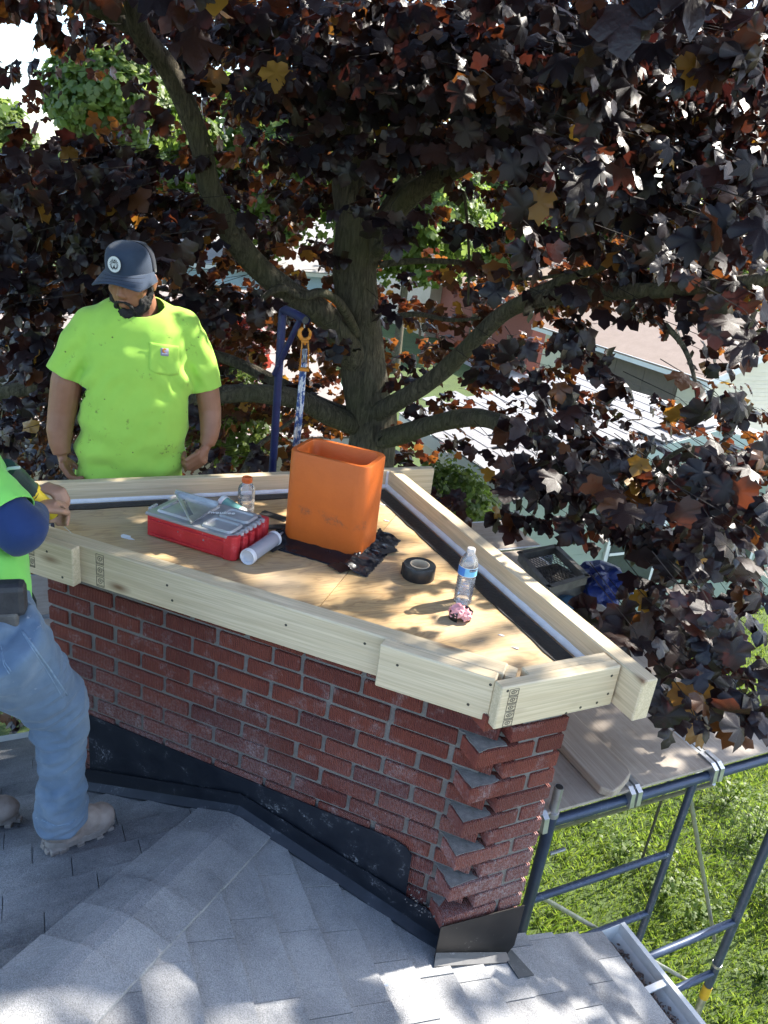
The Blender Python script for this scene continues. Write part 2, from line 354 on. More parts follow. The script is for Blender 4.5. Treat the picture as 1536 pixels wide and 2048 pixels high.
# ---- roof we stand on: two hipped planes; a = distance down slope B (along U), b = distance down slope A (along V), both from PB
def roofp(a, b, lift=0.0):
    drop = SLOPE * max(a, b); return PB + U * a + V * b + Z * (-drop + lift)
EAVE_B, EAVE_A, RAKE = 1.33, 1.17, -0.545
rf = MB()
def quad_roof(poly, plane, lift=-0.012):
    vs = []
    for a, b in poly: vs.append(PB + U * a + V * b + Z * (-(a if plane == 'B' else b) * SLOPE + lift))
    return vs
pb = [(-4, -4), (-.02, -.02), (.52, -.50), (.80, -.50), (.80, RAKE), (EAVE_B, RAKE), (EAVE_B, -4)]
pa = [(-4, -4), (-4, EAVE_A), (-.64, EAVE_A), (-.64, .62), (-.02, -.02)]
for poly, pl in ((pb, 'B'), (pa, 'A')):
    rf.prism(quad_roof(poly, pl)[::-1], (0, 0, -.09))
roof = tag(rf.build('roof', M_SHA, origin=PB), kind='structure')
def clip(poly, n, d):
    out = []
    for i in range(len(poly)):
        p, q = poly[i], poly[(i + 1) % len(poly)]; sp_, sq = n[0] * p[0] + n[1] * p[1] - d, n[0] * q[0] + n[1] * q[1] - d
        if sp_ <= 0: out.append(p)
        if (sp_ < 0) != (sq < 0) and sp_ != sq:
            k = sp_ / (sp_ - sq); out.append((p[0] + (q[0] - p[0]) * k, p[1] + (q[1] - p[1]) * k))
    return out
EXPO = 0.137
def shingle(plane, lo, hi, t0, t1, mat):
    """lo..hi down the slope, t0..t1 along the course"""
    poly = [(lo, t0), (hi, t0), (hi, t1), (lo, t1)] if plane == 'B' else [(t0, lo), (t1, lo), (t1, hi), (t0, hi)]
    if plane == 'B':
        poly = clip(poly, (-1, 1), -0.02)
        if hi > EAVE_B + .02: poly = clip(poly, (1, 0), EAVE_B + .012)
        if lo > .70: poly = clip(poly, (0, 1), RAKE)
        else: poly = clip(poly, (1, 1), 0.0) if lo < .55 else clip(poly, (0, 1), -.60)
    else:
        poly = clip(poly, (1, -1), -0.02)
        if lo < .62: poly = clip(poly, (1, 1), 0.0)
        else: poly = clip(poly, (1, 0), -.63)
        poly = clip(poly, (0, 1), EAVE_A + .01)
    if len(poly) < 3: return
    ar = 0.5 * abs(sum(poly[i][0] * poly[(i + 1) % len(poly)][1] - poly[(i + 1) % len(poly)][0] * poly[i][1] for i in range(len(poly))))
    if ar < 4e-4: return
    jit = random.uniform(-.0015, .0025); dn = 0 if plane == 'B' else 1
    top = []; bot = []
    for q in poly:
        a, b = q; f = (q[dn] - lo) / (hi - lo)
        p = PB + U * a + V * b + Z * (-(a if plane == 'B' else b) * SLOPE)
        lift = -.007 + .0150 * f + jit
        top.append(p + Z * lift); bot.append(p + Z * (-.0125))
    m = MB(); n = len(top); m.add(top + bot, [tuple(range(n))] + [tuple(range(n, 2 * n))[::-1]] + [(i, n + i, n + (i + 1) % n, (i + 1) % n) for i in range(n)])
    m.build('shingle', mat, roof, origin=np.mean(top, axis=0), fix=True)
k = 0
a = EAVE_B + .012
while a > -1.35:
    lo = a - EXPO; t = -1.75 - random.uniform(0, .3)
    while t < min(a, .3) + .05:
        w = random.uniform(.17, .30); gap = .0025
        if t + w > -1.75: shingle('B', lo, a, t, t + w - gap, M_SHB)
        t += w
    a = lo
b_ = EAVE_A + .01
while b_ > -1.35:
    lo = b_ - EXPO; t = -2.1 - random.uniform(0, .3)
    while t < min(b_, -.0) + .05:
        w = random.uniform(.17, .30)
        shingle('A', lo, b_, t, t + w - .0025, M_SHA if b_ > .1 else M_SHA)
        t += w
    b_ = lo
# hip caps: bent pieces laid up the hip, each lapping the one below
hd = unit(U + V)
for i in range(11):
    s0 = -.06 - i * .145; s1 = s0 - .30
    m = MB(); rows = []
    for s_, lift in ((s0, .0165), (s1, .005)):
        h = s_ / math.sqrt(2); row = []
        for o_ in (-.145, -.07, -.022, 0, .022, .07, .145):
            wo = o_ / math.sqrt(2)
            aa, bb = h + wo, h - wo
            z = -SLOPE * max(aa, bb)
            row.append(PB + U * aa + V * bb + Z * (z + lift - (.006 if abs(o_) < .01 else 0)))
        rows.append(row)
    n = 7; vs = rows[0] + rows[1] + [p - Z * .006 for p in rows[0]] + [p - Z * .006 for p in rows[1]]
    fs = [(j, j + 1, n + j + 1, n + j) for j in range(n - 1)] + [(2 * n + j, j, j + 1, 2 * n + j + 1)[::-1] for j in range(n - 1)]
    fs += [(0, n, 3 * n, 2 * n), (n - 1, 2 * n - 1, 4 * n - 1, 3 * n - 1)[::-1]]
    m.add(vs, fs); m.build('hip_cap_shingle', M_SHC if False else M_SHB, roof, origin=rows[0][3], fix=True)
# thin drip edge under the rake and lead patch on the corner
m = MB(); m.add([], [])
nB = unit(np.array([U[0] * SLOPE, U[1] * SLOPE, 1])); patch = [(float(np.dot(q_ - PB, U)), float(np.dot(q_ - PB, V))) for q_ in (on_plane(*p_, PB, nB) for p_ in ((1003, 1912), (1022, 1904), (1067, 1954), (1036, 1961)))]
m = MB(); m.prism([PB + U * a + V * b + Z * (-SLOPE * a + .008) for a, b in patch], (0, 0, .004)); m.build('lead_patch', M_LIP, roof, origin=PB)

# ---- white box gutter along eave B, with grit and rubble in it
gut = thing('gutter', PB + U * (EAVE_B + .05) + V * -1.5 + Z * (-SLOPE * EAVE_B - .1), 'white metal roof gutter full of dirt and brick crumbs along the grey shingle eave', 'gutter')
ge = -SLOPE * EAVE_B
prof = [(EAVE_B - .005, ge + .0), (EAVE_B - .005, ge - .10), (EAVE_B + .085, ge - .10), (EAVE_B + .115, ge - .045), (EAVE_B + .115, ge + .0), (EAVE_B + .128, ge + .0),
        (EAVE_B + .128, ge + .006), (EAVE_B + .108, ge + .006), (EAVE_B + .108, ge - .045), (EAVE_B + .080, ge - .094), (EAVE_B + .001, ge - .094), (EAVE_B + .001, ge)]
m = MB(); m.prism([PB + U * a + V * (RAKE + .0) + Z * z for a, z in prof], V * -3.2); m.build('trough', M_WHITE, gut, fix=True)
m = MB(); m.prism([PB + U * a + V * (RAKE + .002) + Z * z for a, z in prof[:5]], V * -.003); m.build('end_cap', M_WHITE, gut, fix=True)
for bb in (-.80, -1.6, -2.4):
    m = MB(); m.box(PB + U * (EAVE_B + .055) + V * bb + Z * (ge - .004), U, V, Z, .06, .012, .003); m.box(PB + U * (EAVE_B + .055) + V * bb + Z * (ge - .012), U, V, Z, .06, .0015, .006); m.build('hanger_strap', M_WHITE, gut)
M_GRIT = pm('gutter_grit', (.16, .11, .09), (.30, .22, .18), 45, .95, bs=.6, bd=.01)
m = MB()
bed = [(EAVE_B + .002, ge - .062), (EAVE_B + .03, ge - .05), (EAVE_B + .06, ge - .062), (EAVE_B + .084, ge - .085), (EAVE_B + .002, ge - .093)]
m.prism([PB + U * a + V * (RAKE - .01) + Z * z for a, z in bed], V * -3.1)
for i in range(1500):
    bb = RAKE - random.uniform(.02, 2.2); aa = EAVE_B + random.uniform(.008, .085); r = random.choice([.004, .006, .006, .009, .013]); h = ge - .062 + random.uniform(-.012, .014)
    c = PB + U * aa + V * bb + Z * h; q = unit(RNG.normal(size=3)); q2 = unit(np.cross(q, RNG.normal(size=3))); q3 = np.cross(q, q2)
    m.add([c + q * r, c - q * r, c + q2 * r * .8, c - q2 * r * .8, c + q3 * r * .6, c - q3 * r * .6], [(0, 2, 4), (2, 1, 4), (1, 3, 4), (3, 0, 4), (2, 0, 5), (1, 2, 5), (3, 1, 5), (0, 3, 5)])
m.bx(0, 0.001, 0, .001, 0, .001) if False else None
tag(m.build('gutter_debris', M_GRIT, gut), kind='stuff')
m = MB(); m.prism([PB + U * a + V * (RAKE + .003) + Z * z for a, z in ((EAVE_B - .01, ge - .01), (EAVE_B - .01, ge - .16), (EAVE_B - .035, ge - .16), (EAVE_B - .035, ge - .01))], V * -3.2)
tag(m.build('fascia', M_WHITE, fix=True), kind='structure')
# far eave of slope A: white drip edge seen past the worker's legs
m = MB(); m.box(PB + U * -2.3 + V * (EAVE_A + .03) + Z * (-SLOPE * EAVE_A - .03), U, V, Z, 1.7, .02, .035); tag(m.build('fascia', M_WHITE), kind='structure')
# house wall under the eaves
M_SIDE0 = pm('house_wall', (.42, .40, .37), (.36, .34, .32), 3, .8)
m = MB(); wl = [PB + U * a + V * b for a, b in ((EAVE_B - .35, RAKE - .05), (EAVE_B - .35, -4), (-4, -4), (-4, EAVE_A - .35), (-.66, EAVE_A - .35), (-.66, .7), (.75, -.56))]
m.prism([np.array([p[0], p[1], GZ]) for p in wl], (0, 0, 2.85)); tag(m.build('house_wall', M_SIDE0, fix=True), kind='structure')

# ================================================================== BRICK CHIMNEY
CH = thing('brick_chimney', uv(-.3, .6, GZ), 'red brick chimney with toothed corner and black flashing rising from the shingle roof', 'chimney')
# the front face runs a degree off the board line
TW = TF - math.radians(1.0); FDW = np.array([math.cos(TW), math.sin(TW), 0]); FNW = np.array([math.sin(TW), -math.cos(TW), 0])
def sw(s, out, z): return L0 + FDW * s + FNW * out + Z * z
core = [uv(0, 0, 0) - U * .009 + V * .009, uv(0, 1.60, 0) - U * .009, uv(-1.37, 1.60, 0), uv(-1.37, 1.213, 0) + FD * .012 - FN * .0, sw(.009, -.009, 0), sw(1.70, -.009, 0)]
m = MB()
core2 = [sw(.009, -.010, 0), sw(1.62, -.012, 0), sw(1.62, -.035, 0), uv(-.15, .030, 0), uv(-.15, .009, 0), uv(-.009, .009, 0), uv(-.009, 1.60, 0), uv(-1.30, 1.60, 0)]
m.prism([p + Z * -2.62 for p in core2], (0, 0, 2.62 - 1.30)); m.build('mortar', M_MORT, CH, fix=True)
m = MB(); wl = [uv(-.05, .06, 0), uv(-.05, 1.55, 0), uv(-1.25, 1.55, 0), sw(.08, -.08, 0), sw(1.55, -.08, 0)]
m.prism([p + Z * GZ for p in wl], (0, 0, 3.2)); m.build('lower_shaft', M_MORT, CH, fix=True)
M_MORTL = pm('pale_mortar_dust', (.15, .137, .124), (.24, .22, .20), 45, .95, bs=.6, bd=.006)
BH, CO = 0.0530, 0.0665; BW = 0.092
_bm = {}
def brick_mesh(l, kind=0):
    key = (round(l, 2), kind)
    if key not in _bm:
        mb = MB(); l_ = round(l, 2); mb.box((0, 0, 0), (1, 0, 0), (0, 1, 0), (0, 0, 1), l_ / 2, BW / 2, BH / 2, .0028)
        vs = [np.array(p) + RNG.normal(0, .0007, 3) for p in mb.v]; mb.v = [tuple(p) for p in vs]
        me = mb.mesh('brick'); me.materials.append(M_BRICK); _bm[key] = me
    return _bm[key]
RF = basis(FDW, -FNW, Z); RS = basis(U, V, Z); RR = basis(V, -U, Z)
def brick(c, l, rot, jit=.0012):
    c = np.asarray(c) + RNG.normal(0, jit, 3); o = link_mesh('brick', brick_mesh(l, random.randrange(3)), CH, c, rot)
    e = Matrix.Rotation(RNG.normal(0, .006), 3, 'Z'); o.rotation_quaternion = (rot @ e).to_quaternion(); return o
def zc(k): return -1.345 - CO * k - .026
for k in range(-1, 13):
    A = (k % 2 == 0); zz = zc(k)
    if A: spans = [(0, .077), (.095, .279)]; s = .300
    else: spans = [(0, .180)]; s = .203
    end = 1.656 if A else 1.538
    cut = .925 if (k in (0, 7)) else (1.026 if k in (1, 8) else (1.44 if k == 4 else None))
    while s < end - .03:
        l = .187
        if cut is not None and abs(s - cut) < .03: l = .086; cut = None
        e = min(s + l, end)
        if end - e < .055: e = end
        spans.append((s, e)); s = e + .019
    for (x0, x1) in spans:
        if x1 - x0 < .03: continue
        brick(sw((x0 + x1) / 2, -BW / 2, zz), x1 - x0, RF)
    if A:
        brick(uv(-.089, BW / 2, zz), .204, RS)
    else:
        brick(uv(-.196, BW / 2, zz), .203, RS); brick(uv(-.034, BW / 2, zz), .092, RS)
        if k < 12:
            ml = MB(); tp_ = [uv(-.289, .007, 0), uv(-.19, .009, 0), sw(1.66, -.03, 0), sw(1.52, -.02, 0), sw(1.556, -.002, 0), uv(-.290, .080, 0)]
            tq = []
            for i_ in range(len(tp_)):
                a_, b__ = tp_[i_], tp_[(i_ + 1) % len(tp_)]
                for f_ in (0, .33, .66): tq.append(a_ * (1 - f_) + b__ * f_ + FD * random.uniform(-.004, .003) + FN * random.uniform(-.004, .003))
            ml.prism([p + Z * (zz + BH / 2 - .002) for p in tq], (0, 0, random.uniform(.003, .0045))); ml.build('mortar_ledge', M_MORTL, CH, origin=tp_[0] + Z * zz, fix=True)
    # right flank going back (seen only from the side)
    v_ = .10 if A else .10
    while v_ < 1.5:
        brick(uv(-BW / 2 - .001 + .012, v_ + .1, zz), .19, RR); v_ += .206
# flashing: tall apron on the front, base strip, lip on the shingles, corner piece
def roofz(P):
    d = P - PB; a, b = np.dot(d[:2], U[:2]), np.dot(d[:2], V[:2]); return PB[2] - SLOPE * max(a, b)
SB = float(np.dot(PB - L0, FD))          # where the hip meets the wall
fl = MB()
top = -1.893
pts = [(.165, top - .0), (.17, top + .006), (SB, top - .002), (1.40, top - .006), (1.445, top - .018), (1.468, top - .045), (1.472, -2.16)]
low = [(1.472, roofz(sw(1.472, .01, 0)) + .055), (SB, roofz(sw(SB, .0, 0)) + .052), (.165, roofz(sw(.165, .01, 0)) + .05)]
poly = pts[:-1] + [(1.472, low[0][1])] + low[1:]
fl.prism([sw(s, .0035, z) for s, z in poly], FNW * .003); fl.build('apron_flashing', M_FLASH, CH, origin=sw(.8, 0, -2), fix=True)
fb = MB(); q = [(.10, roofz(sw(.10, .01, 0)) + .09), (SB, roofz(sw(SB, 0, 0)) + .085), (1.56, roofz(sw(1.56, .01, 0)) + .115), (1.655, roofz(sw(1.655, .01, 0)) + .10),
      (1.655, roofz(sw(1.655, .01, 0)) + .004), (SB, roofz(sw(SB, 0, 0)) + .003), (.10, roofz(sw(.10, .01, 0)) + .003)]
fb.prism([sw(s, .014, z) for s, z in q], FNW * .004); fb.build('base_flashing', M_FLASH, CH, origin=sw(.8, 0, -2.2), fix=True)
for s0_, s1_ in ((.10, SB), (SB, 1.66)):
    m = MB(); P0, P1 = sw(s0_, .016, 0), sw(s1_, .016, 0); Q0, Q1 = sw(s0_, .052, 0), sw(s1_, .052, 0)
    if s0_ > .5: Q0 = sw(SB, .052, 0)
    vs = [P0 + Z * (roofz(P0) + .030), P1 + Z * (roofz(P1) + .030), Q1 + Z * (roofz(Q1) + .010), Q0 + Z * (roofz(Q0) + .010)]
    vs[0] = P0 + Z * (roofz(sw(s0_, .016, 0)) + .030)
    m.prism(vs, (0, 0, -.008)); m.build('flashing_lip', M_LIP, CH, fix=True)
m = MB(); c0, c1 = -.312, .018
zt0, zt1 = roofz(uv(c0, -.01, 0)) + .148, roofz(uv(c1, -.01, 0)) + .245
zb0, zb1 = roofz(uv(c0, -.01, 0)) + .004, roofz(uv(c1, -.01, 0)) + .004
m.prism([uv(c0, -.014, zt0), uv(c1, -.014, zt1), uv(c1, -.014, zb1 + .05), uv(c1 - .035, -.014, zb1), uv(c0, -.014, zb0)], V * .003); m.build('corner_flashing', M_FLASH2, CH, origin=uv(-.15, 0, -2.2), fix=True)
m = MB(); vs = [uv(c0, -.015, zb0 + .03), uv(c1 - .03, -.015, zb1 + .03), uv(c1 - .03, -.045, roofz(uv(c1 - .03, -.045, 0)) + .010), uv(c0 - .02, -.045, roofz(uv(c0 - .02, -.045, 0)) + .010)]
m.prism(vs, (0, 0, -.006)); m.build('flashing_lip', M_FLASH, CH, fix=True)
# mortar crumbs heaped behind the corner flashing
m = MB()
for i in range(140):
    t = random.random(); c = (sw(1.48 + .17 * t, random.uniform(.0, .05), 0) if random.random() < .5 else uv(random.uniform(-.31, .0), random.uniform(-.012, .004), 0))
    c = c + Z * (roofz(c) + random.uniform(.10, .15)); r = random.uniform(.002, .006); q = unit(RNG.normal(size=3)); q2 = unit(np.cross(q, RNG.normal(size=3))); q3 = np.cross(q, q2)
    m.add([c + q * r, c - q * r, c + q2 * r * .8, c - q2 * r * .8, c + q3 * r * .6, c - q3 * r * .6], [(0, 2, 4), (2, 1, 4), (1, 3, 4), (3, 0, 4), (2, 0, 5), (1, 2, 5), (3, 1, 5), (0, 3, 5)])
tag(m.build('mortar_crumbs', M_MORT, CH), kind='stuff')

# ================================================================== PLYWOOD TOP, LUMBER FORM
ZT, ZPY = -1.165, -1.255
ply = thing('plywood_sheet', uv(-.4, .7, ZPY - .02), 'weathered tan plywood deck laid over the chimney top inside the board frame', 'plywood')
corners = [sf(.03, -.028, 0), sf(1.60, -.028, 0), uv(-.165, .085, 0), uv(.052, .085, 0), uv(.052, 1.585, 0), uv(-1.33, 1.585, 0)]
sm0, sm1 = at_z(800, 1020, ZPY), at_z(650, 1200, ZPY); sd = unit((sm1 - sm0) * [1, 1, 0]); sn = np.array([sd[1], -sd[0], 0])
def cut2(sign):
    n = sn * sign; poly = [(p[0], p[1]) for p in corners]; d = np.dot(sm0[:2], n[:2]) - .0015; return clip(poly, n, d)
for sg in (1, -1):
    pl = cut2(sg); cc = np.mean(pl, axis=0); o_ = np.array([cc[0], cc[1], ZPY])
    mb = MB(); RU = np.array([U, V, Z])
    mb.prism([RU @ np.array([p[0] - cc[0], p[1] - cc[1], -.018]) for p in pl], (0, 0, .018))
    me = mb.mesh('sheet'); bm = bmesh.new(); bm.from_mesh(me); bmesh.ops.recalc_face_normals(bm, faces=bm.faces); bm.to_mesh(me); bm.free()
    link_mesh('sheet', me, ply, o_, basis(U, V, Z), M_PLY)
def strip(name, pts, w_in, up, mat, parent, thick=.004):
    """flat strip: pts pairs (outer,inner)"""
    m = MB(); m.prism([p + Z * up for p in pts], (0, 0, thick)); return m.build(name, mat, parent, fix=True)
def wavy(u0, u1, v0, v1, n=26, amp=.004):
    vs = []; 
    A_ = [uv(u0 + random.uniform(-amp, amp), v0 + (v1 - v0) * i / n, 0) for i in range(n + 1)]; B_ = [uv(u1, v0 + (v1 - v0) * i / n, 0) for i in range(n + 1)]
    return A_ + B_[::-1]
m = MB(); m.prism([p + Z * (ZPY + .001) for p in wavy(.045, .118, .09, 1.60)], (0, 0, .003)); m.build('membrane_strip', M_MEMB, ply, fix=True)
m = MB(); A_ = [uv(-1.40 + 1.5 * i / 20, 1.555 + random.uniform(-.004, .004), 0) for i in range(21)]; B_ = [uv(-1.40 + 1.5 * i / 20, 1.606, 0) for i in range(21)]
m.prism([p + Z * (ZPY + .0015) for p in A_ + B_[::-1]], (0, 0, .003)); m.build('membrane_strip', M_MEMB, ply, fix=True)
m = MB(); m.prism([uv(-.17, .07, ZPY + .001), uv(.05, .07, ZPY + .001), uv(.05, .098, ZPY + .001), uv(-.17, .092, ZPY + .001)], (0, 0, .0025)); m.build('membrane_strip', M_MEMB, ply, fix=True)
def bead(name, P, Q, inward, r, parent):
    m = MB(); n = 40; rows = []
    for i in range(n + 1):
        c = P + (Q - P) * i / n; k = r * random.uniform(.94, 1.06)
        rows.append([c + Z * k * 1.5, c + inward * k * .22 + Z * k * 1.0, c + inward * k * .75 + Z * .004, c])
    vs = [p for r_ in rows for p in r_]; m.add(vs, [(i * 4 + j, i * 4 + j + 1, i * 4 + 5 + j, i * 4 + 4 + j) for i in range(n) for j in range(3)])
    return m.build(name, M_CAULK, parent, smooth=True, fix=True)
bead('caulk_bead', uv(.139, .06, ZPY), uv(.139, 1.62, ZPY), -U, .016, ply)
bead('caulk_bead', uv(-1.40, 1.624, ZPY), uv(.14, 1.624, ZPY), -V, .013, ply)
bead('caulk_bead', uv(.139, 1.60, ZPY), uv(.139, 1.60, ZT - .005), unit(-U - V), .010, ply) if False else None
m = MB(); m.tube([uv(.136, 1.621, ZPY + i * .0085) for i in range(11)], .007, 6); m.build('caulk_bead', M_CAULK, ply, smooth=True)

_bi = [0]
def board(P, Q, face, t, h, label, z_top=ZT, screws=(), group='pine boards framing the chimney top'):
    """P,Q: plan ends of the outer face; face: outward normal; t thickness behind that face"""
    P, Q, face = map(np.asarray, (P, Q, face)); l = np.linalg.norm(Q - P); d = (Q - P) / l
    c = (P + Q) / 2 - face * t / 2; c = np.array([c[0], c[1], z_top - h / 2])
    mb = MB(); n = 10
    mb.bx(-l / 2, l / 2, -t / 2, t / 2, -h / 2, h / 2, .0035)
    me = mb.mesh('pine_board'); me.materials.append(M_PINE)
    bm = bmesh.new(); bm.from_mesh(me); bmesh.ops.recalc_face_normals(bm, faces=bm.faces); bm.to_mesh(me); bm.free()
    o = link_mesh('pine_board', me, None, c, basis(d, np.cross(Z, d), Z)); tag(o, label, 'board', group)
    for (s, zz) in screws:
        w = c + d * (s - l / 2) + face * (t / 2) + Z * (h / 2 - zz)
        m = MB(); m.lathe([(.0045, -.001), (.0045, .0006), (.003, .0012), (.001, .0004)], w, 10, face)
        sc = m.build('screw', M_SCREW, o, origin=w); sc.parent = o; sc.matrix_parent_inverse = Matrix.Identity(4)
        R3 = basis(d, np.cross(Z, d), Z); sc.location = R3.inverted() @ Vector(w - c); sc.rotation_mode = 'QUATERNION'; sc.rotation_quaternion = R3.inverted().to_quaternion()
    return o, c, d, l
HB = .140
FBo = .040
b_front, *_ = board(sf(-.02, FBo, 0), sf(1.635, FBo, 0), FN, .062, HB, 'long pale pine board along the front of the chimney above the brick face', screws=((.55, .05), (.57, .10), (.98, .06), (1.24, .04)))
b_left, cl, dl, ll = board(sf(-.045, .080, 0), sf(.19, .080, 0), FN, .0385, HB, 'short pine block on the left end of the front board below the worker\'s elbow', ZT - .001, screws=((.13, .035), (.19, .115)))
b_right, *_ = board(sf(1.28, .084, 0), sf(1.622, .084, 0), FN, .042, HB + .003, 'pine block doubled onto the right third of the front board', ZT + .002, screws=((.06, .05), (.28, .105), (.33, .02)))
b_so, cs, ds, ls = board(uv(-.285, -.030, 0), uv(.134, -.030, 0), -V, .0385, HB, 'stamped pine board facing the camera at the toothed chimney corner', ZT, screws=((.02, .012), (.395, .095), (.36, .12), (.39, .03), (.30, .125), (.25, .135)))
b_si, *_ = board(uv(-.17, .0105, 0), uv(.134, .0105, 0), -V, .0385, HB, 'inner pine board doubled behind the stamped corner board', ZT - .002)
b_r, *_ = board(uv(.198, -.115, 0), uv(.198, 1.618, 0), U, .058, HB, 'long pine board running back along the right side towards the tree', ZT + .001, screws=())
b_b, *_ = board(uv(-1.62, 1.664, 0), uv(.392, 1.664, 0), V, .040, HB, 'long pine board along the back of the chimney in front of the standing worker', ZT, screws=())
# chewed filler block in the corner gap
m = MB(); m.prism([sf(1.605, -.028, ZT - .06), sf(1.64, .035, ZT - .06), uv(-.215, .011, ZT - .06), uv(-.178, .05, ZT - .06)], (0, 0, .052)); o = m.build('wood_block', M_PINE, fix=True)
tag(o, 'small splintered wood block filling the gap at the front right board corner', 'block')
# ink grade stamps on two boards: frames, ovals and tick marks too worn to read
def stamp(o, face, x0, z0, w, h, rows, y):
    m = MB()
    def bar(x, z, dx, dz): m.bx(x - dx / 2, x + dx / 2, y - .0004, y + .0004, z - dz / 2, z + dz / 2)
    for i in range(rows):
        zc_ = z0 - h * (i + .5); hh = h * .86
        bar(x0, zc_, .0016, hh); bar(x0 + w, zc_, .0016, hh); bar(x0 + w / 2, zc_ + hh / 2, w, .0014); bar(x0 + w / 2, zc_ - hh / 2, w, .0014)
        ex, ez = x0 + w * .48, zc_ + h * .06; n = 16
        for k in range(n):
            a = 2 * math.pi * k / n; bar(ex + math.cos(a) * w * .26, ez + math.sin(a) * h * .20, .0022, .0022)
        bar(ex, ez, w * .10, h * .16); bar(ex - w * .08, ez + h * .04, w * .05, h * .05)
        for k in range(6):
            bar(x0 + w * (.12 + .15 * k), zc_ - h * .33, w * .06, h * random.choice((.06, .10, .13)))
        for k in range(2): bar(x0 + w * (.82 + .08 * k), zc_ + h * (.22 - .1 * k), w * .05, h * .08)
    me = m.mesh('grade_stamp'); me.materials.append(M_INK); s = bpy.data.objects.new('grade_stamp', me); COL.objects.link(s); s.parent = o
stamp(b_so, 'f', -.4195 / 2 + .028, .062, .030, .026, 5, -.01925 - .0006)
stamp(b_front, 'f', -1.655 / 2 + .272, .060, .030, .042, 3, -.031 - .0006)
stamp(b_left, 'f', -.235 / 2 + .055, .045, .020, .045, 2, -.01925 - .0006)

# ================================================================== THINGS ON THE DECK
from mathutils.geometry import tessellate_polygon
def plate(outer, holes, ax, ay, az, o, th):
    """flat plate with holes; outer/holes 2-D lists in the (ax, ay) frame at o"""
    loops = [outer] + list(holes); m = MB(); flat = [p for lp in loops for p in lp]
    tri = tessellate_polygon([[Vector((p[0], p[1], 0)) for p in lp] for lp in loops]); n = len(flat)
    vs = [o + ax * p[0] + ay * p[1] for p in flat]; vs = vs + [p + az * th for p in vs]
    fs = [tuple(t) for t in tri] + [tuple(n + i for i in t)[::-1] for t in tri]; k = 0
    for lp in loops:
        L_ = len(lp)
        for i in range(L_): fs.append((k + i, k + (i + 1) % L_, n + k + (i + 1) % L_, n + k + i))
        k += L_
    return m.add(vs, fs)
def rrect(hx, hy, r, n=5):
    pts = []
    for cx, cy, a0 in ((hx - r, hy - r, 0), (-hx + r, hy - r, 90), (-hx + r, -hy + r, 180), (hx - r, -hy + r, 270)):
        for i in range(n + 1):
            a = math.radians(a0 + 90 * i / n); pts.append((cx + r * math.cos(a), cy + r * math.sin(a)))
    return pts
BK = -FN                                           # pointing back from the front wall
def loft(rings, close=True):
    m = MB(); n = len(rings[0]); vs = [p for r in rings for p in r]
    fs = [(i * n + k, i * n + (k + 1) % n, (i + 1) * n + (k + 1) % n, (i + 1) * n + k) for i in range(len(rings) - 1) for k in range(n)]
    m.add(vs, fs); return m

# ---- clay flue liner
M_CLAY = pm('orange_clay', (.60, .125, .013), (.52, .105, .012), 5, .5, bs=.12, spec=.4, fine=80)
t = M_CLAY.node_tree; b = t.nodes['Principled BSDF']; v = coords(t); old = b.inputs['Base Color'].links[0].from_socket
sx = t.nodes.new('ShaderNodeSeparateXYZ'); L(t, v, sx.inputs[0])
band = ramp(t, sx.outputs[2], [(.115, (0,) * 3), (.135, (1,) * 3), (.150, (1,) * 3), (.172, (0,) * 3)])
k = math_(t, 'MULTIPLY', band, ramp(t, noise(t, v, 70, 5, .85), [(.45, (0,) * 3), (.62, (.75,) * 3)])); k = math_(t, 'MULTIPLY', k, ramp(t, noise(t, v, 9, 2, .5), [(.42, (0,) * 3), (.5, (1,) * 3)]))
L(t, mix(t, k, old, (.10, .06, .045)), b.inputs['Base Color'])
FC = np.array([-.197, 2.690, 0]); HF = .372
rot_f = basis(FD, BK, Z)
mb = MB(); rings = []
for (hx, hy, r, z) in ((.163, .108, .046, .0), (.164, .109, .047, .02), (.163, .108, .047, HF - .006), (.160, .105, .045, HF), (.144, .089, .033, HF), (.141, .086, .031, HF - .006), (.141, .086, .031, .0)):
    rings.append([np.array([p[0], p[1], z]) for p in rrect(hx, hy, r, 8)])
mb = loft(rings); me = mb.mesh('clay_flue_liner', smooth=True)
bm = bmesh.new(); bm.from_mesh(me); bmesh.ops.recalc_face_normals(bm, faces=bm.faces); bm.to_mesh(me); bm.free(); me.set_sharp_from_angle(angle=math.radians(50))
flue = link_mesh('clay_flue_liner', me, None, FC + Z * (ZPY + .001), rot_f, M_CLAY); tag(flue, 'orange clay chimney flue liner with rounded corners standing on the plywood', 'flue liner')

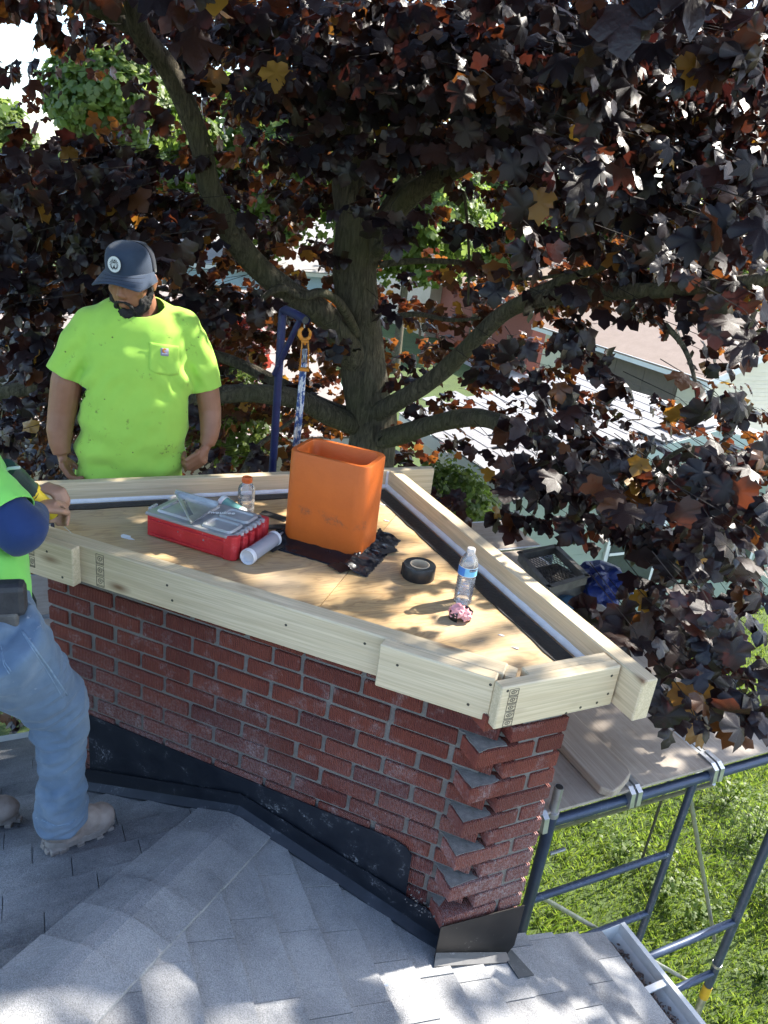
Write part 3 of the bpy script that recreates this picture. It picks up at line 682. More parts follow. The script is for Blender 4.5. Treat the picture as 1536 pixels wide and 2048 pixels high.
# ---- black plastic and tape round the foot of the flue
M_PLAS = pm('glossy_black_plastic', (.008, .009, .012), (.014, .015, .02), 9, .22, bs=.5, bd=.006, fine=26)
M_TAPE = pm('matte_black_tape', (.012, .012, .012), (.03, .03, .03), 30, .5, bs=.25)
skirt = thing('plastic_sheet', FC + Z * ZPY, 'crumpled glossy black plastic taped around the foot of the orange flue', 'plastic sheet')
def sheetpatch(P, d, n, l, w, h0, h1, mat, name, parent, amp=.006, nx=26, ny=9, seed=0):
    vs = []
    for i in range(nx + 1):
        for j in range(ny + 1):
            x, y = i / nx, j / ny; p = P + d * (x - .5) * l + n * y * w
            edge = random.uniform(-.004, .004) if j in (0, ny) else 0
            hh = h0 * (1 - y) ** 2 + h1 + amp * abs(mnoise.noise(Vector((p[0] * 22 + seed, p[1] * 22, seed * 3.1)))) * min(1, 4 * (1 - y)) + .0015
            vs.append(p + n * edge + Z * hh)
    m = MB(); m.add(vs, [(i * (ny + 1) + j, (i + 1) * (ny + 1) + j, (i + 1) * (ny + 1) + j + 1, i * (ny + 1) + j + 1) for i in range(nx) for j in range(ny)])
    o = m.build(name, mat, parent, smooth=True, fix=True); md = o.modifiers.new('thick', 'SOLIDIFY'); md.thickness = .0012; md.offset = -1; return o
Zp = Z * ZPY
sheetpatch(FC + FN * .085 + Zp - FD * .015, FD, FN, .36, .105, .030, .001, M_PLAS, 'plastic_flap', skirt, .010, seed=1)
sheetpatch(FC + FD * .145 + Zp - BK * .02, BK, FD, .38, .095, .024, .002, M_PLAS, 'plastic_flap', skirt, .018, nx=44, ny=14, seed=2)
sheetpatch(FC - FD * .145 + Zp, -BK, -FD, .27, .06, .015, .001, M_PLAS, 'plastic_flap', skirt, .008, seed=3)
sheetpatch(FC + BK * .09 + Zp, -FD, BK, .36, .06, .015, .001, M_PLAS, 'plastic_flap', skirt, .008, seed=4)
def tapep(px0, py0, px1, py1, w, z=.004):
    P, Q = at_z(px0, py0, ZPY + z), at_z(px1, py1, ZPY + z); d = unit(Q - P); n = np.cross(Z, d); k = 7; l = np.linalg.norm(Q - P)
    A_ = [P + n * w / 2 * (1 - 2 * i / k) + d * random.uniform(-.004, .004) for i in range(k + 1)]; B_ = [Q - n * w / 2 * (1 - 2 * i / k) + d * random.uniform(-.004, .004) for i in range(k + 1)]
    m = MB(); m.prism(A_ + B_, Z * .0012); m.build('tape_strip', M_TAPE, skirt, fix=True)
tapep(716, 1100, 776, 1070, .05, .007); tapep(748, 1106, 792, 1098, .045, .0095); tapep(524, 1024, 575, 1040, .045, .003); tapep(520, 1055, 578, 1052, .04, .005)
tapep(668, 1138, 722, 1120, .075, .005); tapep(536, 1100, 560, 1088, .05, .006)

# ---- red organiser case with clear lid
M_RED = m_scuffed('red_dusty_plastic', (.42, .018, .022), (.55, .36, .34), .45, 0, .45)
M_LID = m_glass('clear_dusty_lid', (.80, .79, .80), .12, 1.45, .42); M_LIDR = m_glass('clear_lid_rib', (.86, .85, .85), .1, 1.45, .5)
M_BLK = pm('black_plastic', (.015, .015, .016), (.03, .03, .032), 20, .45, bs=.15)
BA = math.radians(-19.5); BX = np.array([math.cos(BA), math.sin(BA), 0]); BY = np.cross(Z, BX)
BO = np.array([-.887, 2.530, ZPY + .002]); BLn, BD, BHt = .395, .245, .082
bc = BO + BX * BLn / 2 + BY * BD / 2
case = thing('organizer_case', bc, 'dusty red parts organizer case with clear lid on the plywood', 'tool case')
def bp(x, y, z): return BO + BX * x + BY * y + Z * z
def bpoly(pts, z, h, name, mat, parent, bevel=.003):
    m = MB(); m.prism([bp(x, y, z) for x, y in pts], (0, 0, h)); return m.build(name, mat, parent, fix=True, bevel=bevel)
hull = [(.012, .012), (.352, .006), (.36, .016), (.36, BD - .016), (.352, BD - .006), (.012, BD - .012)]
m = MB(); ch = [(0.01, .01), (BLn - .03, .008), (BLn - .012, .028), (BLn - .012, BD - .028), (BLn - .03, BD - .008), (.01, BD - .01)]
sh = MB(); inner = [(x * .96 + .008, y * .95 + .006) for x, y in ch]
rings = [[bp(x, y, 0) for x, y in ch], [bp(x, y, BHt) for x, y in ch], [bp(x, y, BHt) for x, y in inner], [bp(x, y, .012) for x, y in inner]]
m = loft(rings); n6 = len(ch); m.f.append(tuple(range(n6))[::-1]); m.f.append(tuple(range(3 * n6, 4 * n6))); base = m.build('base', M_RED, case, fix=True, bevel=.003)
for (x, y) in ((BLn - .022, .022), (BLn - .022, BD - .022)):
    m = MB(); m.prism([bp(x + dx, y + dy, .0) for dx, dy in ((-.028, -.018), (.008, -.018), (.022, -.004), (.022, .022), (.010, .024), (-.028, .024))], (0, 0, BHt + .013)); m.build('corner_block', M_RED, case, fix=True, bevel=.004)
for i in range(3):
    m = MB(); x = BLn - .004; y = .07 + i * .05; m.bx(0, 0, 0, 0, 0, 0) if False else m.box(bp(x, y, .045), BX, BY, Z, .010, .014, .036, .003); m.build('hinge_lug', M_RED, case)
# front ribs
for i in range(2):
    m = MB(); m.box(bp(.19, .006, .012 + .055 * i), BX, BY, Z, .165, .004, .003, .001); m.build('rib', M_RED, base)
lidp = [(.004, .004), (BLn - .036, .002), (BLn - .016, .024), (BLn - .016, BD - .024), (BLn - .036, BD - .002), (.004, BD - .004)]
lid = bpoly(lidp, BHt + .001, .013, 'lid', M_LID, case, .004)
for i, (x0, x1, y0, y1) in enumerate(((.03, .20, .03, .215), (.235, .365, .02, .115), (.235, .365, .13, .222))):
    m = MB(); zr = BHt + .0145
    r1 = [bp((x0 + x1) / 2 + px, (y0 + y1) / 2 + py, zr) for px, py in rrect((x1 - x0) / 2, (y1 - y0) / 2, .018, 4)]; r2 = [bp((x0 + x1) / 2 + px, (y0 + y1) / 2 + py, zr + .008) for px, py in rrect((x1 - x0) / 2 - .004, (y1 - y0) / 2 - .004, .016, 4)]
    r3 = [bp((x0 + x1) / 2 + px, (y0 + y1) / 2 + py, zr + .008) for px, py in rrect((x1 - x0) / 2 - .013, (y1 - y0) / 2 - .013, .012, 4)]; r4 = [bp((x0 + x1) / 2 + px, (y0 + y1) / 2 + py, zr + .002) for px, py in rrect((x1 - x0) / 2 - .016, (y1 - y0) / 2 - .016, .011, 4)]
    q = loft([r1, r2, r3, r4]); q.f.append(tuple(range(3 * len(r1), 4 * len(r1)))); q.build('lid_panel', M_LIDR, lid, fix=True)
for i in range(7):
    m = MB(); m.box(bp(BLn - .022 - .012 * (i % 2) * 0, .035 + i * .03, BHt + .006), BX, BY, Z, .018, .0085, .008, .003); m.build('lid_tooth', M_LIDR, lid)
M_BITS = pm('mixed_hardware', (.16, .15, .14), (.42, .42, .44), 70, .5, .3, bs=.4)
bins = MB()
for i in range(220):
    x, y = random.uniform(.03, .36), random.uniform(.03, .215); a = random.uniform(0, 3.14); d = BX * math.cos(a) + BY * math.sin(a); bins.box(bp(x, y, random.uniform(.03, .07)), d, np.cross(Z, d), Z, random.uniform(.01, .03), .003, .003)
tag(bins.build('loose_fasteners', M_BITS, case), kind='stuff')
for i, y in enumerate((.05, .17)):
    m = MB(); m.box(bp(-.004, y + .012, .055), BX, BY, Z, .006, .024, .045, .003); lt = m.build('latch', M_LIDR, case)
    m = MB(); m.box(bp(-.008, y + .012, .030), BX, BY, Z, .005, .018, .022, .002); m.build('latch_tab', M_BLK, lt)
# logo print on the lid: lightning stroke and the maker's script
M_PRINT = pm('white_print', (.85, .85, .84), (.75, .75, .74), 40, .6, bs=0)
def textmesh(txt, size, mat, ax, ay, o, parent, name='lettering', shear=0.0, extrude=.0004, bold=0.0):
    c = bpy.data.curves.new(name, 'FONT'); c.body = txt; c.size = size; c.shear = shear; c.extrude = extrude; c.offset = bold; c.align_x = 'CENTER'; c.align_y = 'CENTER'
    tmp = bpy.data.objects.new('tmp', c); COL.objects.link(tmp); dg = bpy.context.evaluated_depsgraph_get(); me = bpy.data.meshes.new_from_object(tmp.evaluated_get(dg)); bpy.data.objects.remove(tmp, do_unlink=True)
    me.materials.clear(); me.materials.append(mat); az = np.cross(ax, ay); me.name = name
    ob = link_mesh(name, me, parent, o, basis(ax, ay, az)); return ob
LX = unit(BX * .9 + BY * .55); LY = np.cross(Z, LX)
textmesh('Milwaukee', .030, M_PRINT, LX, LY, bp(.232, .135, BHt + .026), lid, shear=.25, bold=.0006)
m = MB(); bolt = [(-.008, .030), (.010, .030), (.000, .006), (.014, .006), (-.016, -.034), (-.004, -.006), (-.016, -.006)]
m.prism([bp(.175, .10, BHt + .0255) + LX * x + LY * y for x, y in bolt], (0, 0, .0008)); m.build('logo_bolt', M_PRINT, lid, fix=True)

# ---- aluminium speed square lying on the lid
zq = ZPY + BHt + .028
A_, B_, C_ = at_z(350, 986, zq + .035), at_z(436, 1010, zq + .006), at_z(382, 1046, zq + .002)
e1 = unit(B_ - A_); nn = unit(np.cross(e1, C_ - A_)); e2 = np.cross(nn, e1)
def l2(P): return (float(np.dot(P - A_, e1)), float(np.dot(P - A_, e2)))
a2, b2, c2 = l2(A_), l2(B_), l2(C_)
def lerp(p, q, k): return (p[0] + (q[0] - p[0]) * k, p[1] + (q[1] - p[1]) * k)
ctr = ((a2[0] + b2[0] + c2[0]) / 3, (a2[1] + b2[1] + c2[1]) / 3)
h0, h1 = lerp(lerp(a2, c2, .16), b2, .10), lerp(lerp(a2, c2, .80), b2, .05); h0b, h1b = lerp(h0, b2, .09), lerp(h1, b2, .16)
i0, i1, i2 = lerp(lerp(a2, b2, .34), c2, .10), lerp(lerp(a2, b2, .86), c2, .07), lerp(lerp(b2, c2, .68), a2, .16)
i0 = lerp(i0, ctr, .1)
sq = plate([a2, b2, c2], [[h0, h1, h1b, h0b]], e1, e2, nn, A_, .004).build('speed_square', M_ALU, origin=(A_ + B_ + C_) / 3, fix=True)
tag(sq, 'aluminium triangular speed square leaning on the clear lid of the red case', 'square')
up_ = nn if nn[2] > 0 else -nn
m = MB(); m.box((A_ + B_) / 2 + up_ * .004, e1, e2, nn, np.linalg.norm(B_ - A_) / 2, .004, .011, .001); m.build('fence', M_ALU, sq)
m = MB(); m.box((A_ + C_) / 2 + up_ * .003 , unit(C_ - A_), np.cross(nn, unit(C_ - A_)), nn, np.linalg.norm(C_ - A_) / 2, .0025, .004, .001); m.build('edge_rib', M_ALU, sq)

# ---- caulking tubes
M_TUBE = m_glass('frosted_tube', (.70, .71, .76), .2, 1.4, .55); M_CAP = pm('white_plastic', (.80, .80, .80), (.70, .71, .72), 25, .4, bs=.1)
M_SEAL = pm('grey_sealant', (.38, .38, .42), (.30, .30, .34), 12, .5)
def caulk_tube(P, Q, r, label, body, inside, nozzle=True):
    d = unit(Q - P); l = np.linalg.norm(Q - P); T = thing('caulk_tube', (P + Q) / 2 - Z * r, label, 'caulk tube')
    MB().lathe([(r * .98, .008), (r * .98, l - .012)], P, 24, d, caps=False).build('barrel', body, T, smooth=True)
    MB().lathe([(r * .90, .02), (r * .90, l - .03)], P, 20, d).build('filling', inside, T, smooth='auto')
    MB().lathe([(r * .80, .016), (r * .82, .002), (r * .98, -.001), (r * 1.05, .004), (r * 1.05, .018), (r * .99, .02)], P, 28, d, caps=False).build('end_ring', M_CAP, T, smooth='auto')
    MB().lathe([(r * .82, .014), (.001, .014)], P, 24, d, caps=False).build('plunger', M_CAP, T, smooth='auto')
    MB().lathe([(r * 1.0, l - .016), (r * 1.05, l - .014), (r * 1.05, l - .002), (r * .6, l + .001), (.009, l + .006), (.008, l + .012)], P, 28, d, caps=False).build('shoulder', M_CAP, T, smooth='auto')
    if nozzle: MB().lathe([(.0085, l + .008), (.006, l + .03), (.0032, l + .062), (.0015, l + .062)], P, 14, d).build('nozzle', M_SEAL, T, smooth=True)
    return T
caulk_tube(at_z(494, 1115, ZPY + .031), at_z(550, 1076, ZPY + .031), .029, 'clear caulking tube with white caps lying beside the orange flue', M_TUBE, M_SEAL)
M_TEAL = m_glass('teal_clear_tube', (.25, .55, .52), .1, 1.4, .6); M_TEALF = pm('teal_sealant', (.10, .34, .32), (.16, .42, .38), 14, .4)
caulk_tube(at_z(443, 1003, ZPY + .060), at_z(485, 1030, ZPY + .034), .029, 'teal tube lying behind the red case with its open end up', M_TEAL, M_TEALF, False)

# ---- tape roll
tr = at_z(838, 1140, ZPY + .028); tr[2] = ZPY + .001
T = thing('tape_roll', tr, 'roll of black tape with cardboard core lying on the plywood', 'tape roll')
MB().lathe([(.036, .001), (.060, .0), (.0605, .003), (.0605, .049), (.059, .051), (.036, .050)], tr, 40, caps=False).build('tape', pm('black_tape_roll', (.010, .010, .010), (.022, .022, .023), 40, .32, bs=.15), T, smooth='auto')
MB().lathe([(.0362, .0005), (.0362, .0525), (.0335, .0525), (.0335, .0005), (.0362, .0005)], tr, 36, caps=False).build('core', pm('cardboard', (.50, .42, .30), (.40, .33, .24), 30, .85), T, smooth='auto')
m = MB(); m.prism([tr + np.array([-.058, -.006, .001]), tr + np.array([-.066, .004, .001]), tr + np.array([-.064, .004, .050]), tr + np.array([-.056, -.006, .050])], (.001, .001, 0)); m.build('loose_end', MATS['black_tape_roll'], T, fix=True)

# ---- bottles
M_PET = m_glass('clear_bottle_plastic', (.98, .98, .99), .06, 1.5, .16); M_WATER = m_glass('water', (.97, .98, .98), .02, 1.33, .10)
M_LBL = pm('blue_bottle_label', (.03, .16, .50), (.05, .22, .60), 30, .35, bs=0); M_LBLC = pm('light_blue_label', (.16, .48, .70), (.25, .58, .78), 20, .35, bs=0); M_LBLW = pm('white_label_stripe', (.8, .82, .85), (.75, .77, .8), 20, .4, bs=0); M_NAVY = pm('navy_label_panel', (.012, .018, .06), (.02, .025, .08), 20, .4, bs=0)
bw = at_z(924, 1204, ZPY); bw[2] = ZPY + .001
T = thing('water_bottle', bw, 'half empty clear water bottle with blue label standing on the plywood', 'bottle')
prof = [(.020, .004), (.029, .0), (.0325, .006)]
for i in range(9): prof += [(.0325, .012 + i * .0105), (.0300, .0165 + i * .0105)]
prof += [(.0318, .108), (.0328, .112), (.0328, .146), (.0325, .150), (.029, .168), (.019, .186), (.0145, .192), (.0135, .197)]
MB().lathe(prof, bw, 32, caps=False).build('body', M_PET, T, smooth=True)
MB().lathe([(.001, .003)] + [(r - .0015, h) for r, h in prof[1:25] if h < .142] + [(.031, .148), (.001, .148)], bw, 28, caps=False).build('water', M_WATER, T, smooth='auto')
lab = MB().lathe([(.0331, .113), (.0331, .145)], bw, 40, caps=False).build('label', M_LBL, T, smooth=True)
def arc(r, z0, z1, a0, a1, mat, name, parent, c, n=14):
    m = MB(); vs = []
    for i in range(n + 1):
        a = math.radians(a0 + (a1 - a0) * i / n); vs += [c + np.array([math.cos(a) * r, math.sin(a) * r, z0]), c + np.array([math.cos(a) * r, math.sin(a) * r, z1])]
    m.add(vs, [(2 * i, 2 * i + 2, 2 * i + 3, 2 * i + 1) for i in range(n)]); return m.build(name, mat, parent, smooth=True)
arc(.0333, .1135, .1445, -112, 40, M_LBLC, 'label_panel', lab, bw); arc(.0333, .1125, .1138, -180, 180, M_LBLW, 'label_stripe', lab, bw, 40); arc(.0333, .1445, .146, -180, 180, M_LBLW, 'label_stripe', lab, bw, 40); arc(.0335, .134, .143, -85, -20, M_NAVY, 'label_panel', lab, bw)
for k in range(8): arc(.0337, .1365, .1365 + random.uniform(.002, .0042), -80 + k * 7, -76 + k * 7, M_LBLW, 'label_print', lab, bw, 2)
arc(.0333, .127, .1445, -150, -112, M_LBL, 'label_panel', lab, bw)
MB().lathe([(.0148, .193), (.0150, .195), (.0150, .207), (.0138, .2095), (.001, .2095)], bw, 24, caps=False).build('cap', m_glass('pale_cap', (.92, .88, .86), .2, 1.4, .6), T, smooth='auto')
gw = at_z(491, 1026, ZPY); gw[2] = ZPY + .001
T = thing('drink_bottle', gw, 'clear sports drink bottle with orange cap behind the red case', 'bottle')
prof = [(.024, .003), (.031, .0), (.035, .006), (.035, .030), (.033, .034), (.035, .040), (.035, .062), (.0325, .068), (.035, .074), (.0355, .100), (.034, .114), (.028, .126), (.020, .134), (.0185, .140)]
MB().lathe(prof, gw, 32, caps=False).build('body', M_PET, T, smooth=True)
MB().lathe([(.001, .003)] + [(r - .002, h) for r, h in prof[1:9]] + [(.001, .062)], gw, 28, caps=False).build('drink', M_WATER, T, smooth='auto')
M_OCAP = pm('orange_cap', (.72, .16, .035), (.62, .13, .03), 30, .45, bs=.1)
m = MB().lathe([(.0195, .137), (.0205, .139), (.0205, .157), (.019, .160), (.001, .160)], gw, 32, caps=False); m.build('cap', M_OCAP, T, smooth='auto')
for k in range(18):
    a = 2 * math.pi * k / 18; d = np.array([math.cos(a), math.sin(a), 0]); m = MB(); m.box(gw + d * .0207 + Z * .148, d, np.cross(Z, d), Z, .0008, .0013, .008); m.build('cap_ridge', M_OCAP, [c for c in T.children if c.name.startswith('cap')][0])

# ---- crumpled pink rag on a scrap of black tape
M_PINK = m_cloth('pink_rag', (.62, .22, .24), (.78, .45, .46)); wp = at_z(919, 1238, ZPY); wp[2] = ZPY
T = thing('crumpled_rag', wp, 'crumpled pink rag on a curl of black tape in front of the water bottle', 'rag')
def crumple(c, r, mat, name, parent, seed, amp=.55, flat=.8, sub=3, fr=1.0):
    bm = bmesh.new(); bmesh.ops.create_icosphere(bm, subdivisions=sub, radius=1)
    for vtx in bm.verts:
        p = vtx.co.copy(); k = 1 + amp * (abs(mnoise.noise(p * 2.6 * fr + Vector((seed, 0, 0)))) - .3) + amp * .5 * mnoise.noise(p * 6.1 * fr + Vector((0, seed, 0)))
        vtx.co = Vector((p.x * r[0] * k, p.y * r[1] * k, p.z * r[2] * k))
    me = bpy.data.meshes.new(name); bm.to_mesh(me); bm.free(); me.materials.append(mat)
    for pl in me.polygons: pl.use_smooth = True
    me.set_sharp_from_angle(angle=math.radians(25))
    return link_mesh(name, me, parent, c)
crumple(wp + Z * .030 - U * .012, (.030, .026, .026), M_PINK, 'cloth', T, 3); crumple(wp + Z * .024 + np.array([.018, -.012, 0]), (.020, .022, .020), M_PINK, 'cloth', T, 9)
m = MB(); arcp = [wp + np.array([math.cos(a) * .037, math.sin(a) * .030, 0]) for a in np.linspace(-.5, 4.4, 16)]
m.add([p + Z * .001 for p in arcp] + [p * [1, 1, 0] + Z * (ZPY + .036 + .004 * math.sin(i * 1.7)) + (p - wp) * .12 for i, p in enumerate(arcp)], [(i, i + 1, 17 + i, 16 + i) for i in range(15)])
o = m.build('tape_curl', M_TAPE, T, smooth=True); md = o.modifiers.new('thick', 'SOLIDIFY'); md.thickness = .0015

# ---- torn white chips on the deck
for i, (px, py, r) in enumerate(((252, 1075, .030), (766, 1010, .014), (773, 1042, .010), (1004, 1271, .009), (1032, 1297, .010), (757, 1012, .008), (1112, 1302, .007))):
    c = at_z(px, py, ZPY + .0006); n = 9; pts = []
    for k in range(n):
        a = 2 * math.pi * k / n; q = r * random.uniform(.35, 1.1); pts.append(c + FD * math.cos(a) * q * 1.5 + BK * math.sin(a) * q * .55)
    m = MB(); m.prism(pts, Z * random.uniform(.0012, .003)); o = m.build('caulk_scrap', M_CAULK, fix=True)
    tag(o, ['largest torn white scrap lying left of the red case', 'white scrap right of the flue near the back corner', 'small white scrap in front of the back corner scrap', 'small white scrap between the rag and the stamped board', 'white scrap nearest the stamped corner board', 'tiny white scrap beside the flue', 'tiny white scrap at the right end of the black membrane'][i], 'scrap', 'torn white scraps on the plywood')
for i, (px, py, r) in enumerate(((381, 1650, .012), (773, 1973, .010), (395, 1652, .005))):
    c = on_plane(px, py, PB, unit(np.array([U[0] * SLOPE, U[1] * SLOPE, 1]) if i == 1 else np.array([V[0] * SLOPE, V[1] * SLOPE, 1]))) + Z * .008
    pts = [c + U * math.cos(a) * r * random.uniform(.6, 1.1) + V * math.sin(a) * r * .6 * random.uniform(.6, 1.1) for a in np.linspace(0, 5.6, 7)]
    m = MB(); m.prism(pts, Z * .003); o = m.build('mortar_chip', M_CAULK, fix=True); tag(o, ['pale chip on the shingles in front of the black flashing', 'pale chip on the sunlit grey shingles at the bottom', 'tiny pale chip beside a larger chip below the flashing'][i], 'chip', 'pale chips on the shingles')

# ================================================================== SCAFFOLD
M_BLUE = m_scuffed('worn_blue_paint', (.032, .047, .085), (.27, .29, .33), .35, .35, .9); M_GALV = pm('galvanised_steel', (.42, .43, .44), (.30, .30, .30), 18, .42, .8, bs=.1)
M_DBLUE = m_scuffed('dark_blue_paint', (.010, .014, .075), (.20, .22, .30), .35, .2, .5)
M_YEL = pm('yellow_band', (.55, .36, .02), (.45, .30, .03), 30, .5)
VB = .335; ZBR = -2.20
SC = thing('scaffold', uv(1.2, VB, GZ), 'worn blue steel scaffold frame holding the plank platform beside the chimney', 'scaffold')
def tb(name, pts, r, mat, parent=SC, n=14): return MB().tube(pts, r, n).build(name, mat, parent, smooth='auto')
tb('post', [uv(.400, VB, GZ + .3), uv(.400, VB, -2.155)], .024, M_BLUE); tb('coupling_pin', [uv(.400, VB, -2.16), uv(.400, VB, -2.02)], .0185, M_GALV)
MB().lathe([(.026, 0), (.026, .022), (.0195, .026)], uv(.400, VB, -2.165), 16).build('pin_collar', M_GALV, SC, smooth='auto')
m = MB().lathe([(.0155, 0), (.0155, .004), (.001, .004)], uv(.400, VB, -2.0235), 14); m.build('pin_bore_shade', M_BLK, SC)  # closed pin top: shade of its hollow put on as a black disc
tb('bearer', [uv(.40, VB, ZBR), uv(2.02, VB, ZBR)], .0225, M_BLUE)
tb('stile', [uv(1.197, VB, ZBR), uv(1.197, VB, GZ + .5)], .0175, M_BLUE); tb('post', [uv(1.955, VB, ZBR), uv(1.955, VB, -3.94)], .0235, M_BLUE)
for z, u0, u1, r in ((-2.64, .40, 1.197, .0165), (-3.03, .40, 1.197, .0165), (-3.40, 1.197, 1.955, .0205), (-3.81, 1.197, 1.955, .0205), (-4.3, .40, 1.197, .0165)): tb('rung', [uv(u0, VB, z), uv(u1, VB, z)], r, M_BLUE)
tb('band', [uv(1.955, VB, -3.92), uv(1.955, VB, -4.02)], .0250, M_YEL); tb('screw_leg', [uv(1.955, VB, -4.0), uv(1.955, VB, GZ)], .0215, M_GALV)
m = MB(); m.box(uv(1.955, VB, GZ + .01), U, V, Z, .08, .08, .008); m.build('foot_plate', M_GALV, SC)
tb('clamp_band', [uv(1.955, VB, -3.735), uv(1.955, VB, -3.755)], .027, M_GALV)
# cross braces to the next frame
for i, (p, q) in enumerate((((1.34, VB + .0, -2.26), (1.53, VB + 2.1, -5.0)), ((.42, VB + .03, -2.30), (.47, VB + 2.1, -4.2)), ((.42, VB + .03, -2.62), (1.9, VB + .05, -3.95)), ((1.22, VB + .03, -2.28), (1.95, VB + .06, -3.62)), ((1.23, VB + .04, -2.27), (2.7, VB + .9, -3.15)))):
    tb('brace', [uv(*p), uv(*q)], .011, M_GALV, SC, 10)
for i in range(3): tb('brace_stud', [uv(.425, VB - .02, -2.36 - .5 * i), uv(.49, VB - .03, -2.345 - .5 * i)], .008, M_GALV, SC, 8)
SC2 = thing('scaffold', uv(1.2, 2.45, GZ), 'far blue scaffold frame carrying the back end of the plank platform', 'scaffold')
for u_ in (.40, 1.955): MB().tube([uv(u_, 2.45, GZ), uv(u_, 2.45, ZBR)], .024, 12).build('post', M_BLUE, SC2, smooth='auto')
MB().tube([uv(.40, 2.45, ZBR), uv(1.955, 2.45, ZBR)], .0225, 12).build('bearer', M_BLUE, SC2, smooth='auto')
for z in (-2.9, -3.6, -4.3): MB().tube([uv(.40, 2.45, z), uv(1.955, 2.45, z)], .0165, 10).build('rung', M_BLUE, SC2, smooth='auto')
# plank decks with hooks
M_DECK = m_pine('weathered_deck_plywood', (.46, .385, .31), (.35, .285, .225), False)
t = M_DECK.node_tree; b = t.nodes['Principled BSDF']; old = b.inputs['Base Color'].links[0].from_socket; v = coords(t)
k = math_(t, 'MULTIPLY', ramp(t, noise(t, v, 130, 4, .8), [(.60, (0,) * 3), (.66, (1,) * 3)]), ramp(t, noise(t, v, 5, 3, .6), [(.5, (0,) * 3), (.62, (1,) * 3)]))
c = mix(t, k, old, (.06, .05, .045)); c = mix(t, ramp(t, noise(t, v, 3.5, 5, .65), [(.42, (0,) * 3), (.68, (.6,) * 3)]), c, (.50, .44, .38)); L(t, c, b.inputs['Base Color'])
def deck(u0, u1, v0, v1, label, zt=-2.135, hooks=True, along='V'):
    c = uv((u0 + u1) / 2, (v0 + v1) / 2, zt - .03); D = thing('scaffold_plank', c, label, 'plank', 'plywood scaffold planks')
    if along == 'V': R_ = basis(V, -U, Z); lx, ly = (v1 - v0), (u1 - u0); dx, dy = V, -U
    else: R_ = basis(U, V, Z); lx, ly = (u1 - u0), (v1 - v0); dx, dy = U, V
    mb = MB(); mb.bx(-lx / 2, lx / 2, -ly / 2 + .022, ly / 2 - .022, .016, .030, .002); me = mb.mesh('deck_panel'); me.materials.append(M_DECK); link_mesh('deck_panel', me, D, c, R_)
    for s in (-1, 1):
        mb = MB(); mb.bx(-lx / 2, lx / 2, s * (ly / 2 - .022), s * (ly / 2), -.030, .028, .002); me = mb.mesh('side_rail'); me.materials.append(M_ALU); link_mesh('side_rail', me, D, c, R_)
        if hooks:
            h = MB(); y = s * (ly / 2 - .016)
            poly = [(-lx / 2 + .03, .028), (-lx / 2 - .045, .026), (-lx / 2 - .075, .008), (-lx / 2 - .082, -.060), (-lx / 2 - .062, -.062), (-lx / 2 - .056, -.030), (-lx / 2 - .040, -.016), (-lx / 2 - .01, -.016), (-lx / 2 + .03, -.03)]
            # hooks fold over the bearer
            h.prism([(x + .055, y - .012, z + .012) for x, z in poly], (0, .024, 0)); me = h.mesh('hook'); me.materials.append(M_ALU)
            bm = bmesh.new(); bm.from_mesh(me); bmesh.ops.recalc_face_normals(bm, faces=bm.faces); bm.to_mesh(me); bm.free(); link_mesh('hook', me, D, c, R_)
    return D
deck(.335, .815, VB - .01, 2.47, 'plywood scaffold plank closest to the chimney, under the loose offcut'); deck(.820, 1.300, VB - .01, 2.47, 'middle plywood scaffold plank speckled with dark crumbs'); deck(1.305, 1.785, VB - .01, 2.47, 'outer plywood scaffold plank half hidden under maple leaves')
deck(-2.3, -.2, 1.78, 2.26, 'scaffold plank behind the chimney on which the standing worker stands', hooks=False, along='U')
deck(-2.3, -.2, 2.265, 2.745, 'rear scaffold plank behind the standing worker', hooks=False, along='U')
deck(-.19, 1.9, 2.50, 2.98, 'scaffold plank bridging the corner under the wire tray', hooks=False, along='U')
# loose offcut
zo = -2.088
pts = [at_z(1202, 1573, zo), at_z(1228, 1582, zo), at_z(1244, 1570, zo), at_z(1262, 1547, zo), at_z(1258, 1535, zo)]
far0, far1 = pts[-1] + V * 1.15, pts[0] + V * 1.05
o_ = (pts[0] + far0) / 2; mb = MB(); RB = np.array([V, -U, Z]); mb.prism([RB @ (p - o_) for p in pts + [far0, far1]], (0, 0, -.040)); me = mb.mesh('loose_board'); bm = bmesh.new(); bm.from_mesh(me); bmesh.ops.recalc_face_normals(bm, faces=bm.faces); bm.to_mesh(me); bm.free()
lo_ = link_mesh('loose_board', me, None, o_, basis(V, -U, Z), m_pine('dusty_board', (.50, .42, .34), (.40, .32, .25), False)); md = lo_.modifiers.new('bevel', 'BEVEL'); md.width = .006; md.segments = 2
tag(lo_, 'loose thick board with clipped corner lying on the scaffold plank', 'board')
